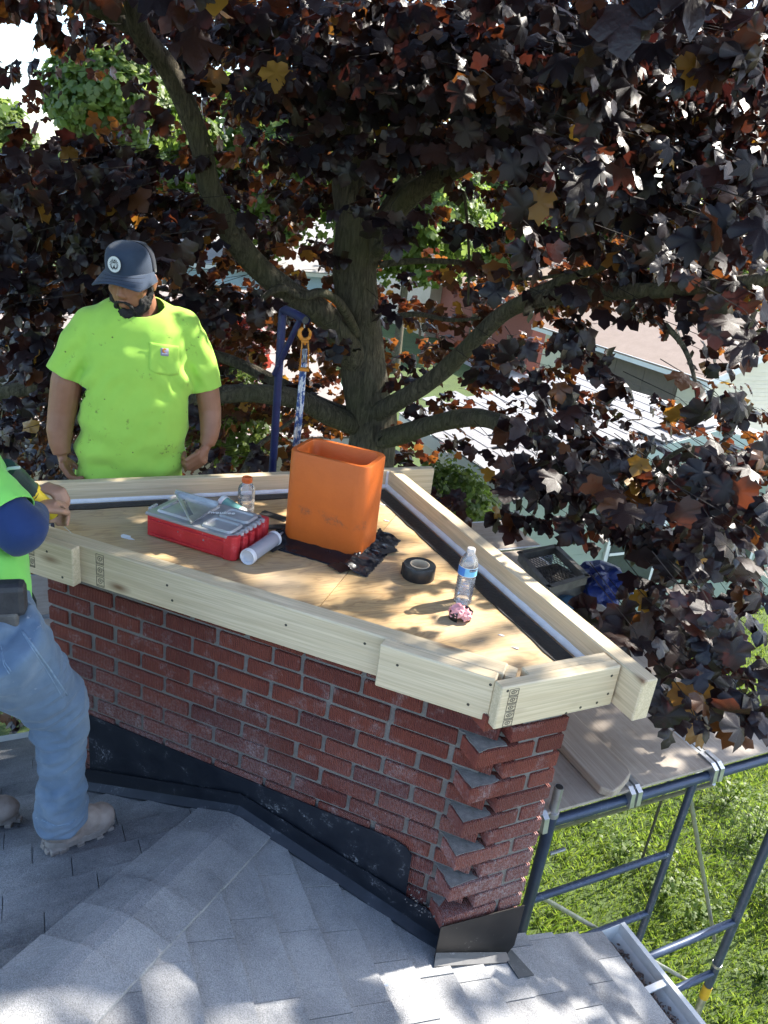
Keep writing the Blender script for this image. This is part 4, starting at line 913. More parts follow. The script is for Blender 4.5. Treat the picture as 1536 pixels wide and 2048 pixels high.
# wire tray, bin and blue tarp further along the platform
M_TRAY = pm('dusty_grey_tray', (.10, .095, .09), (.17, .16, .15), 14, .6, bs=.2)
c4 = [at_z(px, py, -1.86) for px, py in ((1040, 1106), (1112, 1092), (1174, 1152), (1097, 1174))]
TR = thing('wire_tray', np.mean(c4, axis=0) - Z * .26, 'dark wire mesh tray resting on a bin beyond the right board', 'tray')
for i in range(4):
    p, q = c4[i], c4[(i + 1) % 4]; d = unit(q - p); m = MB(); m.box((p + q) / 2 - Z * .025, d, np.cross(Z, d), Z, np.linalg.norm(q - p) / 2, .008, .028, .002); m.build('side', M_TRAY, TR)
    m = MB(); m.box((p + q) / 2 + Z * .002, d, np.cross(Z, d), Z, np.linalg.norm(q - p) / 2 + .01, .018, .003, .001); m.build('rim', M_TRAY, TR)
m = MB(); nx = 13
for i in range(-nx, nx * 2):
    for sg in (1, -1):
        segs = []
        for k in np.linspace(0, 1, 16):
            x = i / nx + k * .55 * sg if sg > 0 else i / nx - k * .55
            if 0 <= x <= 1: segs.append((c4[0] * (1 - x) + c4[1] * x) * (1 - k) + (c4[3] * (1 - x) + c4[2] * x) * k - Z * .045)
        if len(segs) > 1: m.tube(segs, .0024, 4)
tag(m.build('mesh_floor', M_TRAY, TR), kind='stuff')
m = MB(); cc = np.mean(c4, axis=0); d0 = unit(c4[1] - c4[0]); d1 = np.cross(Z, d0)
for (h, s1) in ((-.12, .16),): m.box(cc + Z * (-.16) - d1 * .02, d0, d1, Z, .17, .13, .095, .01)
m.build('bin', M_TRAY, TR)
M_TARP = pm('blue_tarp', (.010, .028, .16), (.02, .045, .24), 12, .4, bs=.4, bd=.01); tc_ = at_z(1198, 1165, -1.98)
tp = crumple(tc_, (.17, .20, .12), M_TARP, 'tarp', None, 5, .55, sub=4, fr=.45); tag(tp, 'crumpled dark blue tarp behind the wire tray', 'tarp')
tc2 = at_z(1140, 1215, -2.03); bg_ = crumple(tc2, (.11, .09, .07), pm('pale_blue_bag', (.05, .13, .22), (.09, .19, .30), 10, .35, bs=.3), 'plastic_bag', None, 8, .4, fr=.5); tag(bg_, 'pale blue plastic bag on the platform below the wire tray', 'bag')

# ================================================================== HOIST ARM, PULLEY AND ROPE
RH = 3.56
HO = thing('hoist', at_r(545, 941, RH) * [1, 1, 0] + Z * -2.1, 'dark blue steel hoist post with short arm behind the back board', 'hoist')
p0, p1 = at_r(545, 941, RH), at_r(565, 628, RH); pb_ = p0 * [1, 1, 0] + Z * -2.12
a1 = at_r(613, 641, RH - .22); bend = [p1 + (a1 - p1) * .02 + Z * .012, p1 + (a1 - p1) * .12 + Z * .022]
MB().tube([pb_, p0, p0 + (p1 - p0) * .5, p1 - Z * .03], .0195, 16).build('post', M_DBLUE, HO, smooth='auto')
MB().tube([p1 - Z * .035, p1 - Z * .008, bend[0], bend[1], a1 * .6 + p1 * .4 + Z * .012, a1], [.0195, .0195, .0198, .0198, .0195, .0195], 16, caps=False).build('arm', M_DBLUE, HO, smooth='auto')
m = MB().tube([a1 * .96 + p1 * .04, a1 * .965 + p1 * .035], .0165, 16); m.build('arm_bore_shade', M_BLK, HO)  # black disc stands in for the shade inside the open arm
q0, q1 = at_r(549, 748, RH - .01), a1 * .75 + p1 * .25
MB().tube([q0, q1], .0135, 12).build('strut', M_DBLUE, HO, smooth='auto')
m = MB(); m.box(pb_ - Z * .002, U, V, Z, .07, .07, .006); m.build('base_plate', M_DBLUE, HO)
M_OSTEEL = m_scuffed('orange_painted_steel', (.42, .16, .015), (.25, .2, .15), .45, .2, .5); M_ROPE = pm('blue_white_rope', (.55, .58, .62), (.03, .07, .22), 55, .8, bs=.6, lo=.47, hi=.53, stretch=(1, 1, .5))
RP = RH - .20; k0 = at_r(606, 652, RP)
PU = thing('pulley_block', k0, 'orange hook and pulley block hanging from the hoist arm', 'pulley')
fx = unit(np.array([k0[1], -k0[0], 0])); hk = []
for a in np.linspace(150, -120, 14): hk.append(at_r(604, 668, RP) + fx * math.cos(math.radians(a)) * -.023 + Z * math.sin(math.radians(a)) * -.023 * -1)
hc = at_r(605, 668, RP)
hk = [hc + fx * .024 * math.cos(math.radians(a)) + Z * .026 * math.sin(math.radians(a)) for a in np.linspace(20, -0 - 90, 6)][:0]
hk = [at_r(*p, RP) for p in ((616, 657), (622, 665), (621, 675), (613, 681), (604, 678), (600, 668), (603, 660), (607, 655))]
MB().tube([at_r(608, 645, RP), at_r(609, 656, RP)], .003, 8).build('eye_wire', M_GALV, PU)
MB().tube([at_r(*p, RP) for p in ((606, 655), (600, 661), (599, 670), (603, 677), (609, 681), (610, 690))], [.006, .009, .0105, .010, .008, .006], 10).build('hook', M_OSTEEL, PU, smooth=True)
MB().tube([at_r(*p, RP) for p in ((620, 672), (621, 664), (616, 656))], [.008, .007, .003], 10).build('hook_tip', M_OSTEEL, PU, smooth=True)
MB().tube([at_r(*p, RP) for p in ((603, 677), (612, 680), (619, 675), (620, 670))], [.009, .009, .008, .007], 10).build('hook_bow', M_OSTEEL, PU, smooth=True)
for s in (-1, 1):
    m = MB(); m.tube([at_r(610 + s * 6, 684, RP), at_r(610 + s * 7, 700, RP), at_r(608 + s * 8, 736, RP)], .0035, 8); m.build('side_strap', M_OSTEEL, PU, smooth=True)
m = MB(); m.box(at_r(610, 683, RP), fx, unit(np.cross(Z, fx)), Z, .017, .012, .004, .001); m.build('top_plate', M_OSTEEL, PU)
m = MB(); m.box(at_r(608, 738, RP), fx, unit(np.cross(Z, fx)), Z, .024, .018, .008, .003); m.build('bottom_plate', M_OSTEEL, PU)
m = MB().lathe([(.004, -.007), (.030, -.007), (.030, -.005), (.025, 0), (.030, .005), (.030, .007), (.004, .007)], at_r(609, 712, RP), 20, fx); m.build('sheave', M_GALV, PU, smooth='auto')
RO = thing('hoist_rope', at_r(592, 880, RP), 'blue and white rope falls hanging from the pulley behind the flue', 'rope')
for dx0, dx1, rr in ((604, 588, .007), (612, 597, .007), (609, 594, .006)):
    MB().tube([at_r(dx0, 698, RP + rr), at_r(dx0 - 2, 740, RP + rr), at_r((dx0 + dx1) / 2, 810, RP), at_r(dx1, 892, RP)], rr, 8).build('strand', M_ROPE, RO, smooth=True)

# ================================================================== PEOPLE
def melt(m, voxel, smooth=6, name='body'):
    """one continuous skin over overlapping closed shapes"""
    me = m.mesh('tmp'); bm = bmesh.new(); bm.from_mesh(me); bmesh.ops.recalc_face_normals(bm, faces=bm.faces); bm.to_mesh(me); bm.free()
    o = bpy.data.objects.new('tmp', me); COL.objects.link(o)
    r = o.modifiers.new('r', 'REMESH'); r.mode = 'VOXEL'; r.voxel_size = voxel
    s = o.modifiers.new('s', 'SMOOTH'); s.factor = .5; s.iterations = smooth
    dg = bpy.context.evaluated_depsgraph_get(); out = bpy.data.meshes.new_from_object(o.evaluated_get(dg)); bpy.data.objects.remove(o, do_unlink=True); out.name = name
    out.polygons.foreach_set('use_smooth', [True] * len(out.polygons)); return out
def displace(me, fn):
    n = len(me.vertices); co = np.empty(n * 3); me.vertices.foreach_get('co', co); co = co.reshape(-1, 3); nr = np.empty(n * 3); me.vertices.foreach_get('normal', nr); nr = nr.reshape(-1, 3)
    d = np.array([fn(co[i]) for i in range(n)]); me.vertices.foreach_set('co', (co + nr * d[:, None]).reshape(-1)); me.update()
def cut(me, P, n_):
    """drop everything on the n_ side of the plane through P"""
    bm = bmesh.new(); bm.from_mesh(me); bmesh.ops.bisect_plane(bm, geom=bm.verts[:] + bm.edges[:] + bm.faces[:], plane_co=Vector(P), plane_no=Vector(n_), clear_outer=True); bm.to_mesh(me); bm.free()
def cut_local(me, P, n_, rad):
    """the same, only within rad of P"""
    P = np.asarray(P); n_ = unit(n_); bm = bmesh.new(); bm.from_mesh(me)
    near = [f for f in bm.faces if (f.calc_center_median() - Vector(P)).length < rad]; vs = set(v for f in near for v in f.verts); es = set(e for f in near for e in f.edges)
    bmesh.ops.bisect_plane(bm, geom=list(vs) + list(es) + near, plane_co=Vector(P), plane_no=Vector(n_))
    kill = [f for f in bm.faces if (f.calc_center_median() - Vector(P)).length < rad and (f.calc_center_median() - Vector(P)).dot(Vector(n_)) > 1e-5]
    bmesh.ops.delete(bm, geom=kill, context='FACES'); bm.to_mesh(me); bm.free()
def wear(name, me, mat, parent, thick=.0035):
    me.polygons.foreach_set('use_smooth', [True] * len(me.polygons)); me.materials.clear(); me.materials.append(mat); o = link_mesh(name, me, parent, (0, 0, 0)); WORLD[o.name] = np.zeros(3)
    o.location = -Vector(WORLD[parent.name]); 
    if thick: md = o.modifiers.new('thick', 'SOLIDIFY'); md.thickness = thick; md.offset = -1
    return o
def capsule(m, pts, rad, n=12):
    """tapered limb with round ends"""
    m.tube(pts, rad, n)
    for p, r in ((pts[0], rad[0]), (pts[-1], rad[-1])): m.ellipsoid(p, np.array([r, 0, 0]), np.array([0, r, 0]), np.array([0, 0, r]), 12, 8)
def fbm(p, s, seed=0): return mnoise.noise(Vector((p[0] * s + seed, p[1] * s, p[2] * s)))
def m_skin(name, c1, c2):
    m, t, b = nodes(name); v = coords(t); n = noise(t, v, 14, 5, .65); f = noise(t, v, 300, 3, .6)
    L(t, ramp(t, n, [(.3, c1), (.7, c2)]), b.inputs['Base Color']); b.inputs['Roughness'].default_value = .5; b.inputs['Subsurface Weight'].default_value = .12; b.inputs['Subsurface Radius'].default_value = (.02, .008, .004); b.inputs['Subsurface Scale'].default_value = .3
    bump(t, b, f, .12, .002); return m
M_SKIN = m_skin('brown_skin', (.25, .108, .058), (.31, .142, .080)); M_SKIN2 = m_skin('tanned_skin', (.33, .18, .115), (.39, .22, .15))
M_NEON = m_cloth('neon_yellow_tee', (.335, .585, .085), (.375, .635, .098), (.09, .09, .03), 700, .18); M_NEON2 = m_cloth('neon_green_tee', (.20, .60, .105), (.24, .65, .12), None, 700, .15)
M_HAIR = pm('black_beard', (.005, .0045, .0045), (.014, .012, .012), 160, .7, bs=.8, bd=.006, stretch=(1, 1, .25)); M_CAPN = m_cloth('slate_blue_cap', (.030, .045, .075), (.040, .058, .095)); M_CAPM = m_cloth('dark_mesh_cap', (.014, .017, .028), (.022, .026, .04), None, 300, .5)
M_DENIM = m_cloth('washed_denim', (.078, .122, .185), (.128, .185, .262), None, 1100, .35); M_DARKP = m_cloth('dark_work_trousers', (.02, .021, .026), (.03, .032, .04)); M_NAVYS = m_cloth('navy_sleeve', (.012, .028, .095), (.017, .038, .125), None, 900, .2)
t = M_DENIM.node_tree; b = t.nodes['Principled BSDF']; old = b.inputs['Base Color'].links[0].from_socket; v = coords(t)
c = mix(t, ramp(t, noise(t, v, 4.5, 4, .6), [(.5, (0,) * 3), (.72, (.55,) * 3)]), old, (.25, .31, .37)); c = mix(t, ramp(t, noise(t, v, 24, 4, .7), [(.68, (0,) * 3), (.74, (.7,) * 3)]), c, (.45, .46, .47)); L(t, c, b.inputs['Base Color'])
M_BOOT = pm('dusty_tan_boot', (.30, .235, .19), (.38, .31, .26), 16, .85, bs=.3); M_SOLE = pm('dusty_rubber_sole', (.25, .215, .185), (.32, .28, .245), 20, .8, bs=.3); M_LEATH = pm('black_nylon_pouch', (.016, .016, .019), (.03, .03, .034), 18, .6, bs=.35)
def hand(m, wrist, knuck, palm_n, r, curl, spread=1.0, thumb_side=1, bend=1.0):
    """palm and five separate fingers; wrist->knuck is the palm direction, palm_n points out of the palm"""
    d = unit(knuck - wrist); pn = unit(palm_n - d * np.dot(palm_n, d)); s = np.cross(d, pn) * thumb_side; L_ = np.linalg.norm(knuck - wrist)
    m.ellipsoid((wrist + knuck) / 2, d * L_ * .62, s * r * 2.35, pn * r * 1.25, 14, 9); m.tube([wrist - d * .03, wrist + d * .03], [r * 1.6, r * 1.7], 10)
    for i, ln in enumerate((.92, 1.0, .95, .78)):
        b0 = knuck + s * (1.5 - i) * r * 1.55 * spread - d * (.004 + .006 * abs(i - 1.2)); segs = [b0 - d * .02]; ang = 0; p = b0
        for k, (sl, ca) in enumerate(((.046, .9), (.030, 1.1), (.022, .8))):
            ang += curl * ca * (1 if k else .8); segs.append(p); p = p + (d * math.cos(ang) + pn * math.sin(ang)) * sl * ln * r / .0088
        segs.append(p); m.tube(segs, [r * 1.0, r * 1.02, r, r * .95, r * .85], 8); m.ellipsoid(p, d * r * .85, s * r * .85, pn * r * .85, 8, 6)
        m.ellipsoid(segs[1], d * r * 1.1, s * r * 1.1, pn * r * 1.1, 8, 6)
    tb_ = wrist + d * L_ * .35 + s * r * 2.0 + pn * r * .3; t1 = tb_ + unit(d * .7 + s * .8 + pn * .5) * .038; t2 = t1 + unit(d * 1.0 + s * .1 + pn * .8 * bend) * .032; t3 = t2 + unit(d * .7 - s * .5 + pn * .6 * bend) * .024
    m.tube([tb_ - s * r, t1, t2, t3], [r * 1.25, r * 1.1, r * .98, r * .8], 8); m.ellipsoid(t3, d * r * .8, s * r * .8, pn * r * .8, 8, 6)
# ------------------------------------------------------------------ worker standing behind the back board
RM = 3.34
def mp(px, py, dr=0.0): return at_r(px, py, RM + dr)
away = unit(mp(258, 700) * [1, 1, 0]); MX = np.array([away[1], -away[0], 0]); SC_ = np.linalg.norm(mp(300, 700) - mp(200, 700)) / 100
def ring(px0, px1, py, dp, k=18, pw=2.4, dr=0.0):
    a, b_ = mp(px0, py, dr), mp(px1, py, dr); c = (a + b_) / 2; hx = np.linalg.norm(b_ - a) / 2; out = []
    for i in range(k):
        th = 2 * math.pi * i / k; cx, sx_ = math.cos(th), math.sin(th); e = 2 / pw
        out.append(c + MX * hx * math.copysign(abs(cx) ** e, cx) + away * dp * math.copysign(abs(sx_) ** e, sx_))
    return out
def column(rings):
    m = loft(rings); n = len(rings[0]); m.f.append(tuple(range(n))[::-1]); m.f.append(tuple(range((len(rings) - 1) * n, len(rings) * n))); return m
FEET = -2.105
shirt_m = column([ring(240, 322, 590, .058, dr=.03), ring(208, 344, 604, .078, dr=.02), ring(180, 366, 624, .098, dr=.01), ring(166, 376, 655, .12), ring(163, 384, 700, .142, dr=-.005), ring(163, 385, 745, .150, dr=-.01), ring(160, 381, 800, .152, dr=-.015), ring(156, 374, 870, .152, dr=-.015), ring(152, 368, 935, .146, dr=-.01), ring(150, 366, 1000, .14, dr=-.01)])
def sleeve(m, pts, rads): m.tube(pts, rads, 16); m.ellipsoid(pts[0], MX * rads[0], away * rads[0], Z * rads[0], 12, 8)
Lsh, Rsh = mp(184, 652, .015), mp(366, 655, .015)
sleeve(shirt_m, [Lsh, mp(160, 690, .0), mp(138, 735, -.005), mp(122, 775, -.01)], [.080, .082, .078, .076]); sleeve(shirt_m, [Rsh, mp(388, 700, .0), mp(406, 748, -.005), mp(422, 800, -.01)], [.078, .076, .068, .062])
for p, r in ((mp(205, 632, .02), .062), (mp(343, 634, .02), .062)): shirt_m.ellipsoid(p, MX * r * 1.25, away * r * 1.1, Z * r * .75, 12, 8)
sh = melt(shirt_m, .010, 5, 't_shirt')
zhem = mp(258, 950)[2]
def wr(p):
    x = np.dot(p - mp(265, 800), MX); z = p[2] - mp(265, 800)[2]; w = np.dot(p - mp(265, 800), away)
    low = max(0, min(1, (.05 - z) / .3)); armp = math.exp(-((x - .21) ** 2 + (z - .12) ** 2) / .012) + math.exp(-((x + .21) ** 2 + (z - .12) ** 2) / .012)
    f = .0110 * mnoise.noise(Vector((x * 7 + z * 5, w * 4, z * 8))) + .0065 * mnoise.noise(Vector((x * 16 - z * 9, w * 7 + 4, z * 15)))
    f += .0150 * low * math.sin(z * 46 + 2.5 * mnoise.noise(Vector((x * 5, 1, z * 3))) + x * 6) * abs(mnoise.noise(Vector((x * 4 + 7, 2, z * 3)))) * 1.6
    f += .017 * armp * math.sin((x * .8 + z * .6 * (1 if x > 0 else -1)) * 85) * .55
    return f
displace(sh, wr)
cut(sh, (0, 0, zhem + .002), (0, 0, -1))
cut_local(sh, mp(131, 748, -.005), unit(mp(122, 775) - mp(145, 725)), .13); cut_local(sh, mp(418, 775, -.005), unit(mp(424, 800) - mp(408, 745)), .11)
nk = mp(280, 611, .0)
cut_local(sh, mp(283, 609, -.02), unit(Z * .90 - away * .45 - MX * .05), .092)
# body
body = MB()
O_h = mp(264, 556, -.02); yaw, pitch = math.radians(27), math.radians(13)
fw0 = -away * math.cos(yaw) - MX * math.sin(yaw); hx = MX * math.cos(yaw) - away * math.sin(yaw); hf = fw0 * math.cos(pitch) - Z * math.sin(pitch); hu = fw0 * math.sin(pitch) + Z * math.cos(pitch)
def hp(x, f, u_): return O_h + hx * x + hf * f + hu * u_
HS = 1.06
body.ellipsoid(hp(0, -.005, .035), hx * .079 * HS, hf * .100 * HS, hu * .095 * HS, 20, 14)                      # skull
body.ellipsoid(hp(0, .030, -.040), hx * .068 * HS, hf * .068 * HS, hu * .085 * HS, 18, 12)                      # face
body.ellipsoid(hp(0, .055, -.098), hx * .040, hf * .038, hu * .030, 14, 10)                                     # chin
for s in (-1, 1):
    body.ellipsoid(hp(s * .048, .050, -.030), hx * .028, hf * .035, hu * .030, 12, 8)                            # cheek
    body.ellipsoid(hp(s * .033, .088, .012), hx * .026, hf * .014, hu * .010, 12, 8)                             # brow
    body.ellipsoid(hp(s * .033, .080, -.006), hx * .016, hf * .015, hu * .011, 12, 8)                            # eyelid
    body.tube([hp(s * .060, .02, -.075), hp(s * .035, .050, -.100)], .028, 10)                                   # jaw
    body.ellipsoid(hp(s * .086, -.012, -.012), hx * .010, hf * .022, hu * .036, 12, 9); body.ellipsoid(hp(s * .092, -.020, -.002), hx * .008, hf * .014, hu * .026, 10, 8)   # ear
    body.ellipsoid(hp(s * .012, .104, -.043), hx * .010, hf * .011, hu * .009, 10, 8)                            # nostril wing
body.tube([hp(0, .090, .008), hp(0, .102, -.018), hp(0, .112, -.036), hp(0, .104, -.048)], [.008, .011, .0135, .010], 10)   # nose
body.ellipsoid(hp(0, .096, -.072), hx * .026, hf * .012, hu * .006, 12, 8); body.ellipsoid(hp(0, .095, -.083), hx * .022, hf * .012, hu * .0075, 12, 8)   # lips
body.tube([hp(.006, -.02, -.06), mp(284, 612, .03), mp(275, 645, .04)], [.062, .066, .085], 16)                  # neck
for (x0, x1, y, d_) in ((215, 330, 640, .07),): pass
for rr in ([ring(228, 322, 625, .05, dr=.03), ring(186, 358, 648, .085, dr=.01), ring(180, 368, 740, .125), ring(172, 362, 860, .125), ring(170, 352, 960, .12), ring(172, 350, 1010, .12)],): c_ = column(rr); body.add(c_.v, c_.f)
hipz = mp(262, 985)[2]
for s, px in ((-1, 215), (1, 305)):
    hpj = mp(px, 990); ft = hpj * [1, 1, 0] + MX * s * .03 + Z * (FEET + .09); body.tube([hpj + Z * .05, (hpj + ft) / 2 - away * .02, ft], [.105, .075, .05], 14); body.ellipsoid(ft - away * .06 - Z * .04, MX * .045, away * .13, Z * .045, 12, 8)
body.tube([Lsh, mp(150, 705), mp(133, 765, -.01), mp(124, 825, -.015), mp(119, 862, -.03), mp(120, 888, -.045), mp(124, 908, -.055)], [.07, .066, .063, .057, .053, .044, .036], 16)
body.tube([Rsh, mp(392, 715), mp(414, 775, -.01), mp(420, 820, -.02), mp(421, 848, -.04), mp(419, 870, -.06), mp(414, 890, -.075)], [.07, .060, .053, .050, .047, .041, .033], 16)
hand(body, mp(124, 908, -.058), mp(129, 938, -.075), MX * 1.0 - away * .2, .0122, .62, 1.0, -1)
hand(body, mp(414, 890, -.078), mp(398, 921, -.135), unit(-Z * .35 - MX * .75 + away * .5), .0125, 1.1, 1.0, 1)
bd = melt(body, .0052, 3, 'person')
P1 = link_mesh('person', bd, None, (0, 0, 0)); bd.materials.append(M_SKIN); 
base1 = mp(258, 960) * [1, 1, 0] + Z * FEET; WORLD[P1.name] = np.zeros(3)
tag(P1, 'bearded person in neon yellow tee and blue cap standing behind the chimney looking down', 'person', 'people working on the chimney')
tee = wear('t_shirt', sh, M_NEON, P1)
# collar and hems
m = MB(); cn = mp(281, 617, -.02); e2 = unit(np.cross(unit(Z * .92 - away * .45), MX)); 
pk0, pk1, pk2, pk3 = mp(297, 682, -.15), mp(361, 690, -.145), mp(358, 742, -.152), mp(299, 745, -.16)
M_NEONP = m_cloth('neon_pocket', (.335, .585, .085), (.375, .635, .098), None, 700, .18)
pkt = []
def on_shirt(px, py):
    o_ = Vector((0, 0, 0)); d_ = Vector(unit(ray(px, py))); from mathutils.bvhtree import BVHTree
    global _bvh
    if '_bvh' not in globals():
        bmx = bmesh.new(); bmx.from_mesh(sh); globals()['_bvh'] = BVHTree.FromBMesh(bmx); bmx.free()
    h = _bvh.ray_cast(o_, d_); return (np.array(h[0]), np.array(h[1])) if h[0] is not None else (mp(px, py, -.15), -away)
def patch_on_shirt(px0, px1, py0, py1, skew, lift, name, mat, parent, n=10, rounded=0):
    vs = []
    for i in range(n + 1):
        for j in range(n + 1):
            x, y = i / n, j / n; pyy = py0 + (py1 - py0) * y + skew * x - (rounded * (2 * abs(x - .5)) ** 3 * y); p, nn_ = on_shirt(px0 + (px1 - px0) * x, pyy); nn_ = nn_ if np.dot(nn_, p) < 0 else -nn_; vs.append(p + nn_ * lift)
    m = MB(); m.add(vs, [(i * (n + 1) + j, i * (n + 1) + j + 1, (i + 1) * (n + 1) + j + 1, (i + 1) * (n + 1) + j) for i in range(n) for j in range(n)])
    o = m.build(name, mat, parent, smooth=True, fix=False); md = o.modifiers.new('thick', 'SOLIDIFY'); md.thickness = .002; return o
pk = patch_on_shirt(298, 358, 684, 746, 8, .0035, 'pocket', M_NEONP, tee, rounded=7)
M_PATCH = pm('grey_label_patch', (.26, .24, .34), (.32, .30, .40), 50, .7, bs=.1); M_ORG = pm('orange_mark', (.60, .22, .03), (.52, .19, .03), 30, .6, bs=0)
lb = patch_on_shirt(321, 336, 696, 711, 1.5, .0065, 'label_patch', M_PATCH, pk, 3)
pc, pn_ = on_shirt(328.5, 703); pn_ = unit(pn_ if np.dot(pn_, pc) < 0 else -pn_); px_ = unit(MX - pn_ * np.dot(MX, pn_)); pz_ = np.cross(pn_, px_); pz_ = pz_ if pz_[2] > 0 else -pz_
m = MB(); m.tube([pc + pn_ * .0095 + px_ * .0075 * math.cos(a) + pz_ * (.0025 + .0068 * math.sin(a)) for a in np.linspace(.6, 5.2, 12)], [.0012, .0022, .003, .0034, .0036, .0038, .0036, .0034, .003, .0026, .002, .001], 6); m.build('logo_mark', M_ORG, lb)
m = MB()
for i in range(7): m.box(pc + pn_ * .0092 - pz_ * .0095 + px_ * (-.0095 + i * .0032), px_, pz_, pn_, .0011, .0014, .0004)
m.build('logo_lettering', M_PRINT, lb)
# cap
cap = MB(); prof = [(.000, 1.0, 1.0), (.020, 1.01, 1.01), (.045, 1.0, 1.0), (.070, .955, .965), (.092, .86, .88), (.107, .68, .72), (.116, .40, .44), (.119, .10, .12)]
def cap_ring(h, kx, kf, n=32):
    out = []
    for i in range(n):
        a = 2 * math.pi * i / n; x, f = math.cos(a), math.sin(a); fl = 1.0 + .03 * max(0, f) * (1 if h < .09 else 0)
        out.append(hp(x * .0925 * kx, -.004 + f * .115 * kf * fl, .030 + h + (.010 * f if h < .1 else 0) - .012 * (f < 0) * abs(f)))
    return out
m = loft([cap_ring(*p) for p in prof]); m.f.append(tuple(range((len(prof) - 1) * 32, len(prof) * 32))); 
front = MB(); front.v = list(m.v); front.f = [f for f in m.f if np.dot(np.mean([np.array(m.v[i]) for i in f], axis=0) - O_h, hf) > -.004]
rear = MB(); rear.v = list(m.v); rear.f = [f for f in m.f if np.dot(np.mean([np.array(m.v[i]) for i in f], axis=0) - O_h, hf) <= -.004]
cp = front.build('cap', M_CAPN, P1, origin=np.zeros(3), smooth=True, fix=True); md = cp.modifiers.new('thick', 'SOLIDIFY'); md.thickness = .003; md = cp.modifiers.new('sub', 'SUBSURF'); md.levels = 1; md.render_levels = 1
rr = rear.build('mesh_back', M_CAPM, cp, origin=np.zeros(3), smooth=True, fix=True); md = rr.modifiers.new('thick', 'SOLIDIFY'); md.thickness = .003
vs = []; NB = 16; MBk = 7
for i in range(NB + 1):
    a = math.pi * (-.02 + 1.04 * i / NB)
    for j in range(MBk + 1):
        k = j / MBk; bx_, bf = math.cos(a) * .0925, .108 * math.sin(a) - .002
        ox, of = math.cos(a) * .106, .094 + .080 * math.sin(a) ** .55 if math.sin(a) > 0 else .02
        if math.sin(a) <= 0: of = .0
        x = bx_ * (1 - k) + ox * k; f = bf * (1 - k) + max(of, bf) * k if math.sin(a) > .25 else bf + (max(of, bf) - bf) * k * max(0, math.sin(a) / .25)
        vs.append(hp(x, f, .036 + .009 * math.sin(a) * (1 - k) - .030 * (x / .1) ** 2 * k - .006 * k))
m = MB(); m.add(vs, [(i * (MBk + 1) + j, (i + 1) * (MBk + 1) + j, (i + 1) * (MBk + 1) + j + 1, i * (MBk + 1) + j + 1) for i in range(NB) for j in range(MBk)])
br = m.build('brim', M_CAPN, cp, origin=np.zeros(3), smooth=True, fix=True); md = br.modifiers.new('thick', 'SOLIDIFY'); md.thickness = .004; md.offset = 0
for k in range(3):
    rowi = [np.array(vs[i * (MBk + 1) + 2 + 2 * k]) + hu * .0026 for i in range(2, NB - 1)]; MB().tube(rowi, .0008, 4).build('brim_stitching', M_CAPM, br)
# round emblem: white disc, black ring and a spread-winged bird
M_EMB = pm('white_emblem', (.62, .64, .62), (.55, .57, .56), 50, .6, bs=.1); M_EMK = pm('black_emblem', (.012, .013, .016), (.02, .02, .024), 50, .6, bs=0)
ec = hp(-.004, .1165, .088); en = unit(hf * .97 + hu * .22 - hx * .05); ex = unit(hx - en * np.dot(hx, en)); eu = np.cross(en, ex); eu = eu if np.dot(eu, hu) > 0 else -eu
def edisc(r, off, mat, name, parent, sx=.92):
    m = MB(); m.prism([ec + en * off + ex * math.cos(a) * r * sx + eu * math.sin(a) * r for a in np.linspace(0, 2 * math.pi, 29)[:-1]], en * .002); return m.build(name, mat, parent, origin=ec, fix=True)
em = edisc(.0320, .0002, M_EMK, 'emblem', cp); edisc(.0298, .0012, M_EMB, 'emblem_field', em)
m = MB()
def feather(p, q, w):
    d = np.array(q) - np.array(p); l = np.hypot(*d); d = d / l; n_ = np.array([-d[1], d[0]]); pts = [p, np.array(p) + d * l * .6 + n_ * w, q, np.array(p) + d * l * .6 - n_ * w]
    m.prism([ec + en * .0033 + ex * a[0] + eu * a[1] for a in pts], en * .0008)
for s in (-1, 1):
    for i in range(8):
        a = math.radians(75 - i * 21); rO = .0225; p = (s * (.005 + .0012 * i) * .9, .004 - .0012 * i); feather(p, (s * math.cos(a) * rO * .92, math.sin(a) * rO), .0016)
for i in range(5): feather((0, -.004), ((i - 2) * .0042, -.0195), .0014)
feather((0, .016), (0, -.012), .0052); feather((-.001, .019), (.005, .012), .002)
m.build('emblem_bird', M_EMK, em, origin=ec, fix=True)
m = MB(); m.prism([ec + en * .0045 + ex * a + eu * b_ for a, b_ in ((-.004, .004), (.004, .004), (.004, -.001), (0, -.006), (-.004, -.001))], en * .0006); m.build('emblem_shield', M_EMB, em, origin=ec, fix=True)
# beard
be = MB()
for s in (-1, 1):
    be.tube([hp(s * .080, .002, -.010), hp(s * .079, .012, -.050), hp(s * .066, .040, -.088), hp(s * .034, .072, -.118)], [.008, .015, .023, .024], 10)
    be.tube([hp(s * .004, .113, -.062), hp(s * .022, .108, -.068), hp(s * .035, .094, -.084), hp(s * .034, .085, -.105)], [.0055, .007, .009, .011], 8)
    be.ellipsoid(hp(s * .058, .045, -.070), hx * .017, hf * .028, hu * .026, 10, 8)
be.ellipsoid(hp(0, .082, -.122), hx * .042, hf * .034, hu * .028, 14, 10); be.ellipsoid(hp(0, .090, -.150), hx * .028, hf * .022, hu * .028, 12, 9); be.ellipsoid(hp(0, .100, -.101), hx * .014, hf * .010, hu * .010, 10, 8)
bdm = melt(be, .005, 3, 'beard'); displace(bdm, lambda p: .0035 * fbm(p, 95) + .002 * fbm(p, 220, 3)); wear('beard', bdm, M_HAIR, P1, 0)
